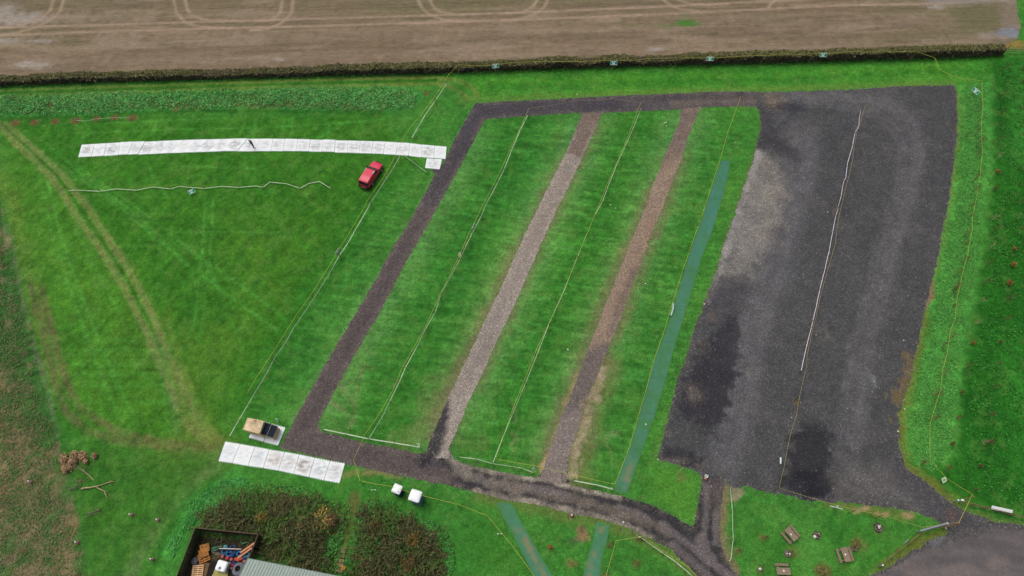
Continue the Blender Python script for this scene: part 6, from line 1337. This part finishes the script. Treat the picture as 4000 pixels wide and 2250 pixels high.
def pane(name, q, m=M_GLASS, parent=car, th=.012):
    q = [Vector(v) for v in q]; n = (q[1]-q[0]).cross(q[3]-q[0]).normalized()
    mb = MB(); vs = [v+n*th for v in q]+[v-n*.01 for v in q]; mb.add(vs, [(0, 1, 2, 3), (7, 6, 5, 4)]+[(i, i+4, (i+1) % 4+4, (i+1) % 4) for i in range(4)]); return mb.build(name, m, parent)
pane('windscreen', [(HW-.42, -.72, 1.06), (HW-.42, .72, 1.06), (HW-1.10, .60, 1.55), (HW-1.10, -.60, 1.55)])
for s in (-1, 1):
    y0, y1 = s*.835, s*.735
    q = [(HW-.70, y0, 1.06), (-.36, y0, 1.08), (-.36, y1, 1.52), (HW-1.12, y1, 1.50)]
    if s < 0: q = q[::-1]; q = [q[3], q[2], q[1], q[0]][::-1]
    pane('side_window', q if s > 0 else [q[1], q[0], q[3], q[2]] if False else q, M_GLASS, car, .02 if s > 0 else -.02)
    MB().bar((HW-1.20, s*.66, 1.61), (-.45, s*.67, 1.65), .06, .05).build('roof_rail', M_RAILW, car)
    mb = MB(); mb.box((HW-.62, s*1.0, 1.12), (.12, .2, .15)); mb.bar((HW-.62, s*.84, 1.06), (HW-.62, s*.95, 1.08), .05); mb.build('mirror', M_BLK, car)
    MB().box((HW+.70, s*.60, .76), (.18, .30, .13), rz=-s*.35).build('headlight', M_LAMP, car)
    MB().box((-HW-1.0, s*.74, .82), (.08, .16, .26)).build('tail_light', M_TAIL, car)
    MB().bar((-HW-.5, s*.895, .86), (HW-.55, s*.905, .86), .02, .03).build('side_moulding', M_BLK if False else M_RED, car)
    for x in (-HW, HW):
        w_ = MB(); w_.lathe([(.27, -.11), (.34, -.09), (.36, 0), (.34, .09), (.27, .11)], n=20); wo = w_.build('wheel', M_TYRE, car, True)
        wo.rotation_euler = (-s*math.pi/2, 0, 0); wo.location = (x, s*.83, .36)
        rim = MB(); rim.lathe([(.26, .08), (.26, .105), (.2, .10), (.06, .125)], n=16)
        for k in range(5): a = 2*math.pi*k/5; rim.box((math.cos(a)*.15, math.sin(a)*.15, .115), (.18, .06, .02), rz=a)
        rim.build('rim', M_RIM, wo)
        MB().lathe([(.44, -.10), (.44, .0)], n=20).build('wheel_well_shade', M_BLK, car).matrix_local = Matrix.Translation((x, s*.85, .40)) @ Matrix.Rotation(-s*math.pi/2, 4, 'X')  # black disc stands in for the shade inside an open wheel well
pane('rear_window', [(-HW-.80, .62, 1.50), (-HW-.80, -.62, 1.50), (-HW-1.0, -.72, 1.10), (-HW-1.0, .72, 1.10)][::-1], M_BLK, car, .05)
MB().box((-HW-.90, 0, 1.30), (.10, 1.40, .44), M=Matrix.Rotation(.4, 3, 'Y')).build('tailgate_panel', M_BLK, car)
MB().rbox((-HW-1.1, 0, .52), (.18, 1.6, .2), .04).build('rear_bumper', M_BLK, car)
MB().rbox((HW+.86, 0, .5), (.2, 1.35, .22), .05).build('front_bumper', M_BLK, car)
MB().box((HW+.90, 0, .74), (.04, .7, .14)).build('grille', M_BLK, car)
MB().box((-HW-1.2, 0, .62), (.02, .5, .11)).build('number_plate', mat('plate_yellow', (214, 180, 60), .5, .05, 4), car)
mb = MB(); mb.bar((HW-.46, -.5, 1.08), (HW-.52, .05, 1.16), .02); mb.bar((HW-.46, .1, 1.08), (HW-.52, .6, 1.16), .02); mb.build('wiper', M_BLK, car)

# ------------------------------------------------------------------ person on the panels
def skin_figure():
    Vv = {'pelvis': (0, 0, .93, .15), 'waist': (0, .03, 1.08, .145), 'chest': (0, .06, 1.30, .165), 'neck0': (0, .10, 1.45, .085), 'neck': (0, .13, 1.52, .055), 'head': (0, .19, 1.63, .098), 'crown': (0, .19, 1.73, .07),
          'nose': (0, .285, 1.62, .02), 'chin': (0, .25, 1.56, .04)}
    Ed = [('pelvis', 'waist'), ('waist', 'chest'), ('chest', 'neck0'), ('neck0', 'neck'), ('neck', 'head'), ('head', 'crown'), ('head', 'nose'), ('neck', 'chin')]
    for s, t in ((-1, 'l'), (1, 'r')):
        Vv.update({'hip'+t: (s*.10, 0, .88, .105), 'knee'+t: (s*.11, .03, .49, .072), 'ank'+t: (s*.115, -.02+.02*s, .09, .05), 'heel'+t: (s*.115, -.04, .045, .04), 'toe'+t: (s*.13, .19, .035, .035),
                   'sho'+t: (s*.19, .07, 1.40, .075), 'elb'+t: (s*.25, .08, 1.12, .055), 'wri'+t: (s*.17, .26, 1.06, .036), 'palm'+t: (s*.14, .33, 1.08, .036)})
        Ed += [('pelvis', 'hip'+t), ('hip'+t, 'knee'+t), ('knee'+t, 'ank'+t), ('ank'+t, 'heel'+t), ('ank'+t, 'toe'+t), ('chest', 'sho'+t), ('sho'+t, 'elb'+t), ('elb'+t, 'wri'+t), ('wri'+t, 'palm'+t)]
        for k in range(4):
            o = (k-1.5)*.018; L = (.06, .07, .068, .052)[k]
            Vv['f%d%s' % (k, t)] = (s*.125+o, .37+L*.3, 1.085, .011); Vv['g%d%s' % (k, t)] = (s*.115+o*.9, .385+L*.6, 1.065-.01*k, .009); Ed += [('palm'+t, 'f%d%s' % (k, t)), ('f%d%s' % (k, t), 'g%d%s' % (k, t))]
        Vv['th'+t] = (s*.10, .34, 1.11, .012); Ed.append(('wri'+t, 'th'+t))
    names = list(Vv); me = bpy.data.meshes.new('person'); me.from_pydata([Vv[n][:3] for n in names], [(names.index(a), names.index(b)) for a, b in Ed], []); me.update()
    o = link(bpy.data.objects.new('person', me)); sk = o.modifiers.new('skin', 'SKIN'); sk.use_smooth_shade = True
    for i, n in enumerate(names): me.skin_vertices[0].data[i].radius = (Vv[n][3],)*2; me.skin_vertices[0].data[i].use_root = (n == 'pelvis')
    sb = o.modifiers.new('sub', 'SUBSURF'); sb.levels = 1; sb.render_levels = 2
    m, t, b = new_mat('figure')    # skin above the collar and at the hands, jacket, trousers, shoes by height and reach
    tc = node(t, 'ShaderNodeTexCoord'); sx = node(t, 'ShaderNodeSeparateXYZ'); t.links.new(tc.outputs['Object'], sx.inputs[0])
    cr = node(t, 'ShaderNodeValToRGB'); cr.color_ramp.interpolation = 'CONSTANT'; mr = node(t, 'ShaderNodeMath', operation='DIVIDE'); mr.inputs[1].default_value = 1.8
    t.links.new(sx.outputs['Z'], mr.inputs[0]); t.links.new(mr.outputs[0], cr.inputs[0])
    e = cr.color_ramp.elements; e[0].position = 0; e[0].color = (*A(104, 98, 98), 1); e[1].position = .11/1.8; e[1].color = (*A(44, 54, 58), 1)
    for z, c in ((.86, (58, 84, 76)), (1.49, (176, 136, 116))): n_ = e.new(z/1.8); n_.color = (*A(*c), 1)
    gt = node(t, 'ShaderNodeMath', operation='GREATER_THAN'); gt.inputs[1].default_value = .285; t.links.new(sx.outputs['Y'], gt.inputs[0])
    mx = node(t, 'ShaderNodeMix', data_type='RGBA'); t.links.new(gt.outputs[0], mx.inputs[0]); t.links.new(cr.outputs[0], mx.inputs[6]); mx.inputs[7].default_value = (*A(176, 136, 116), 1)
    t.links.new(mx.outputs[2], b.inputs['Base Color']); b.inputs['Roughness'].default_value = .85; me.materials.append(m)
    return o
pf = skin_figure(); pf.location = P(992, 576, .06); pf.rotation_euler = (0, 0, math.radians(100))
tag(pf, 'person in dark green jacket standing with bowed head on the white panels', 'person')
hb_ = MB(); hb_.ball((0, .175, 1.665), .112, 14, .95); hr = hb_.build('hair', mat('dark_hair', (58, 48, 44), .8, .15, 20), pf, True)
for s in (-1, 1): MB().ball((s*.036, .283, 1.645), .012, 8).build('eye', M_BLK, pf)

# ------------------------------------------------------------------ storage building and its fenced yard
RH = 3.4
M_ROOF = mat('roof_sheeting', (150, 164, 154), .55, .06, .8, spec=.4); M_WALLB = mat('wall_sheeting', (120, 132, 122), .7, .08, 2); M_LIGHTP = mat('rooflight_sheet', (206, 206, 186), .4, .08, 3)
e0 = P(967, 2182, RH); e1 = P(1318, 2251, RH); ed = (e1-e0).normalized(); ld = P(935, 2252, RH)-e0; ld = (ld-ed*ld.dot(ed)).normalized()
LEN, DEP, SL = 17.0, 8.5, .09
bd_ = thing('storage_building', 'low storage building with a pale grey-green corrugated metal roof', 'building', Vector((e0.x, e0.y, 0)))
mb = MB(); vs = []; fs = []; n = int(LEN/.33)*6
skew = P(935, 2252, RH)-e0; skew = skew.normalized()
for i in range(n+1):
    u = LEN*i/n; ph = (u/.33) % 1; z = .045 if ph < .22 else (0.045*(1-(ph-.22)/.08) if ph < .30 else (0 if ph < .92 else .045*(ph-.92)/.08))
    for v in (0, DEP): p = ed*u+skew*v; vs.append((p.x, p.y, RH+v*SL+z))
for i in range(n): fs.append((2*i, 2*i+1, 2*i+3, 2*i+2))
mb.add(vs, fs); roof = mb.build('roof', M_ROOF, bd_)
mb = MB(); mb.bar(Vector((0, 0, RH-.06)), ed*LEN+Vector((0, 0, RH-.06)), .14, .12); mb.build('gutter', M_WALLB, bd_)
mb = MB(); mb.bar(Vector((0, 0, RH)), skew*DEP+Vector((0, 0, RH+DEP*SL)), .08, .16); mb.build('barge_board', M_WALLB, bd_)
mb = MB(); i0 = ed*.25+skew*.2; q = [i0, i0+ed*(LEN-.5), i0+ed*(LEN-.5)+skew*(DEP-.4), i0+skew*(DEP-.4)]; quad_prism(mb, q, 0, RH-.06); mb.build('walls', M_WALLB, bd_)
mb = MB(); r0 = P(974, 2236, RH+.15)-Vector((e0.x, e0.y, RH+.15)); r1 = P(1004, 2242, RH+.15)-Vector((e0.x, e0.y, RH+.15)); ww = (r1-r0).dot(ed); v0 = 1.75
a_ = ed*(r0-skew*v0).dot(ed) if False else ed*.55+skew*v0
q = [a_, a_+ed*1.0, a_+ed*1.0+skew*3, a_+skew*3]; vs = [(p.x, p.y, RH+.06+v*SL) for p, v in zip(q, (v0, v0, v0+3, v0+3))]; vs += [(x, y, z+.02) for x, y, z in vs]
mb.add(vs, [(3, 2, 1, 0), (4, 5, 6, 7)]+[(i, (i+1) % 4, 4+(i+1) % 4, 4+i) for i in range(4)]); mb.build('rooflight', M_LIGHTP, roof)

M_FEN = mat('dark_fence_board', (62, 50, 40), .9, .25, 4); M_FENT = mat('fence_top', (92, 76, 60), .9, .25, 5)
def board_fence(px, h, label):
    pts = PL(px, h); c = Vector((pts[0].x, pts[0].y, 0)); root = thing('board_fence', label, 'fence', c, 0, 'dark board fences round the storage yard')
    mb = MB(); tp = MB(); rr = random.Random(2)
    for a, b in zip(pts[:-1], pts[1:]):
        d = b-a; n = max(1, int(d.length/.16)); ang = math.atan2(d.y, d.x)
        for i in range(n):
            p = a.lerp(b, (i+.5)/n)-c; hh = h-.05+rr.uniform(-.02, .02); mb.box((p.x, p.y, hh/2), (.145, .03, hh), rz=ang)
        tp.bar(a-c+Vector((0, 0, 0)), b-c, .09, .06)
    mb.build('boards', M_FEN, root); tp.build('capping', M_FENT, root)
    for a, b in zip(pts[:-1], pts[1:]):
        n = max(1, int((b-a).length/2.0))
        for i in range(n+1): p = a.lerp(b, i/n)-c; MB().box((p.x, p.y, h/2), (.1, .1, h+.04)).build('post', M_FENT, root)
board_fence([(762, 2062), (690, 2250), (655, 2340)], 1.9, 'dark board fence on the left side of the storage yard')
board_fence([(764, 2062), (880, 2074), (1006, 2087)], 1.9, 'dark board fence along the back of the storage yard')
board_fence([(1007, 2090), (988, 2140), (972, 2178)], 1.9, 'short dark board fence between the yard and the brambles')
Y_ = lambda x, y, z=0.0: P(680+x/6.133, 2020+y/6.133, z)
M_PAL = mat('pallet_orange', (182, 122, 64), .85, .22, 6); M_PALL = mat('pallet_pale', (226, 182, 136), .85, .12, 5)
def pallet(loc, rz, tilt, m, label, w=1.2, d=1.0, slats=5, group='wooden pallets in the storage yard'):
    root = thing('pallet', label, 'pallet', loc, rz, group); root.rotation_euler = (tilt, 0, rz)
    mb = MB()
    for i in range(slats): mb.box((0, -d/2+.06+i*(d-.12)/(slats-1), .13), (w, .12, .025))
    mb.build('deck', m, root)
    mb = MB()
    for x in (-w/2+.05, 0, w/2-.05): mb.box((x, 0, .065), (.09, d, .085))
    mb.build('bearers', m, root)
pallet(Y_(720, 965, .15), .45, .12, M_PAL, 'orange-brown pallet lowest in the leaning stack of three')
pallet(Y_(715, 850, .45), .35, .20, M_PAL, 'orange-brown pallet in the middle of the leaning stack', 1.0, .8)
pallet(Y_(740, 735, .55), .25, .25, M_PAL, 'orange-brown pallet at the back of the leaning stack', 1.0, .8)
pallet(Y_(575, 1285, .12), .07, 0, M_PALL, 'pale new pallet lying on a board at the front of the yard', 1.2, 1.15, 6)
c = Y_(640, 1260); tag(MB().box((0, 0, .04), (1.6, 1.5, .05), rz=-.1).build('ply_board', mat('old_board', (108, 84, 60), .9, .25, 3), loc=c), 'brown board under the pale pallet', 'board')
# white tank
tk = thing('water_tank', 'white square plastic tank with a dark hollow in its top', 'tank', Y_(1210, 1190), -.24)
MB().rbox((0, 0, .52), (1.15, 1.1, 1.0), .14).build('tank_body', M_WHITE, tk); MB().lathe([(.16, 0), (.15, .05)], (-.05, -.25, 1.02), 14).build('lid', M_GREY, tk)
mb = MB()
for z in (.3, .6, .9): mb.tube([(.62, -.58, z), (.62, .58, z)], .02, 6)
for y in (-.5, -.2, .1, .4): mb.tube([(.62, y, .05), (.62, y, 1.0)], .02, 6)
mb.build('cage_side', M_STEEL, tk)
M_TIM = mat('green_timber', (168, 158, 92), .85, .2, 5)
for i, (x, y, L) in enumerate([(1140, 1300, 1.55), (1130, 1345, 1.6), (1110, 1395, 1.7)]):
    tag(MB().box((0, 0, .09), (L, .22, .14), rz=-.05+.03*i).build('timber_baulk', M_TIM, loc=Y_(x, y, .12)), ['yellow-green timber baulk nearest the white tank', 'yellow-green timber baulk in the middle of the row of three', 'yellow-green timber baulk nearest the picture edge'][i], 'timber', 'timber baulks in the yard')
def coil(name, loc, R, r, turns, m, label, cat, seed, sq=1.0, group=None, mess=0.0):
    rr = random.Random(seed); mb = MB(); pts = []
    for k in range(turns*18): a = 2*math.pi*k/18; q = R-r*1.6*((k//18) % 4)+rr.uniform(-mess, mess); pts.append((q*math.cos(a), q*math.sin(a)*sq, r+.045*(k/18)/1.2+rr.uniform(0, mess)*.6))
    mb.tube(pts, r, 6); o = mb.build(name, m, None, True, loc=loc); o.rotation_euler = (rr.uniform(-.15, .15), rr.uniform(-.15, .15), rr.uniform(0, 3)); return tag(o, label, cat, group)
M_HOSEG = mat('grey_hose', (110, 114, 128), .6, .12, 6); M_BLUE = mat('blue_hose', (36, 110, 172), .5, .2, 4); M_BLUE2 = mat('dark_blue_hose', (42, 74, 130), .5, .2, 4); M_CYAN = mat('pale_blue_hose', (96, 166, 190), .5, .15, 4)
coil('hose_coil', Y_(1560, 1255, .02), .66, .06, 8, M_HOSEG, 'large grey hose coil beside the building corner', 'hose', 1)
gB = 'blue hose coils heaped in the yard'
for i, (x, y, R, m, l) in enumerate([(1220, 820, .36, M_BLUE, 'blue hose coil at the left of the heap'), (1340, 890, .42, M_BLUE, 'bright blue hose coil at the front of the heap'), (1390, 915, .2, M_BLUE2, 'small dark blue hose coil inside the bright one'), (1400, 730, .34, M_BLUE2, 'dark blue hose coil at the back of the heap'), (1500, 830, .3, M_BLUE2, 'dark blue hose coil in the middle of the heap'),
                                     (1570, 880, .34, M_BLUE, 'blue hose coil under the orange planks'), (1740, 910, .36, M_CYAN, 'pale blue hose coil right of the planks'), (1690, 960, .3, M_BLUE2, 'dark blue hose coil beside the pale one'), (1450, 1080, .28, M_BLUE2, 'dark blue hose loop near the grey coil'), (1240, 720, .24, M_CYAN, 'pale blue hose coil behind the white pole')]):
    coil('blue_hose', Y_(x, y, .05+.05*(i % 4)), R, .028, 4, m, l, 'hose', 20+i, random.Random(i).uniform(.6, 1), gB, .05)
M_FLT = mat('red_float', (216, 70, 84), .5, .15, 5); M_FLTO = mat('orange_float', (206, 92, 60), .5, .2, 5); M_FLTP = mat('faded_float', (200, 112, 112), .6, .15, 5)
for i, (x, y, R, m, l) in enumerate([(1180, 945, .2, M_FLTP, 'faded pink float at the left end of the row'), (1295, 985, .2, M_FLT, 'bright red float, second in the row'), (1388, 1018, .19, M_FLTP, 'pinkish float, third in the row'), (1500, 1010, .2, M_FLTO, 'orange float before the planks'), (1555, 1035, .2, M_FLTO, 'orange float, lowest of the orange group'), (1625, 1005, .19, M_FLTO, 'orange float right of the orange group'), (1700, 1068, .19, M_FLTP, 'faded float beside the roof corner'), (1412, 1155, .15, M_FLT, 'small red float beside the white tank'), (1385, 1230, .15, M_FLTP, 'small pink float below the red one by the tank')]):
    b = MB(); b.ball((0, 0, R), R, 14); b.lathe([(.05, 0), (.03, .07)], (0, 0, R*1.95), 8); tag(b.build('float', m, None, True, loc=Y_(x, y, .06)), l, 'float', 'round floats in the storage yard')
M_PLK = mat('orange_plank', (206, 142, 106), .8, .15, 5)
for i, (a, b, l) in enumerate((((1935, 615), (1590, 850), 'long orange plank, the upper of the crossing pair'), ((1860, 735), (1520, 985), 'long orange plank, the lower of the pair'))):
    pa, pb = Y_(*a, .75), Y_(*b, .35); c = Vector((pa.x, pa.y, 0)); mb = MB(); mb.bar(pa-c, pb-c, .2, .06); tag(mb.build('plank', M_PLK, loc=c), l, 'plank', 'orange planks leaning in the yard')
pa, pb = Y_(1080, 750, .4), Y_(1610, 768, .4); c = Vector((pa.x, pa.y, 0)); tag(MB().tube([pa-c, pb-c], .06, 8).build('white_pole', mat('pinkish_pole', (216, 198, 184), .6, .08, 5), loc=c), 'pale straight pole lying over the blue hoses', 'pole')
M_NET = mat('green_net', (74, 122, 92), .8, .3, 8)
for i, (a, b) in enumerate((((890, 760), (1160, 690)), ((905, 815), (1060, 770)), ((1620, 640), (1760, 600)))):
    pa, pb = Y_(*a, .12), Y_(*b, .2); c = Vector((pa.x, pa.y, 0)); tag(MB().tube([pa-c, (pa-c).lerp(pb-c, .5)+Vector((0, 0, .08)), pb-c], .13, 7, .07).build('net_roll', M_NET, loc=c), ['upper green net roll left of the hoses', 'lower green net roll left of the hoses', 'green net roll near the yard corner'][i], 'net', 'green net rolls')
tag(MB().ball((0, 0, .25), .42, 12, .6, .14).build('rubbish_sack', mat('dark_sack', (84, 86, 94), .7, .3, 6), loc=Y_(515, 1060)), 'dark grey sack against the left fence of the yard', 'sack')
coil('wire_coil', Y_(1120, 530, .05), .55, .02, 5, mat('rusty_wire', (96, 84, 86), .7, .2, 6), 'loose coil of grey wire at the back of the yard', 'wire', 41, .55, None, .08)
c = Y_(1010, 865); mb = MB()
for i in range(7): mb.bar((i*.13-.5, .05*(i % 3)-i*.06, .08), (i*.13-.2, .25-i*.05, .1), .06, .04)
tag(mb.build('kindling_heap', mat('grey_kindling', (136, 122, 100), .9, .2, 5), loc=c), 'heap of pale broken sticks left of the hoses', 'sticks')
# stepping boards down the grass path
M_STEP = mat('step_board', (132, 116, 82), .9, .25, 4); M_STEPE = mat('step_edge', (66, 54, 40), .9, .2, 4)
for i, (px, py) in enumerate([(1337, 2150), (1333, 2170), (1331, 2187), (1328, 2206), (1324, 2225)]):
    t = thing('path_step', 'gravelled step with dark timber edging on the grass path, %s from the top' % ORD[i], 'step', P(px, py), -.12, 'steps on the path between the thickets')
    MB().box((0, 0, .05), (.78, .5, .08)).build('tread', M_STEP, t)
    mb = MB(); mb.box((0, -.29, .07), (.95, .08, .14)); mb.build('edge_board', M_STEPE, t)
tag(MB().ball((0, 0, .2), .3, 10, .8, .2).build('ochre_sack', mat('ochre_sack', (178, 132, 52), .8, .3, 6), loc=P(1345, 2221)), 'ochre sack beside the lowest path step', 'sack')
mb = MB(); mb.tube([(0, 0, 0), (0, 0, 1.0)], .04, 6); mb.bar((-.35, 0, .6), (.35, 0, .6), .05); tag(mb.build('signal_stake', M_POSTD, loc=P(1350, 2029)), 'grey crossbar stake among the brambles by the path', 'stake')
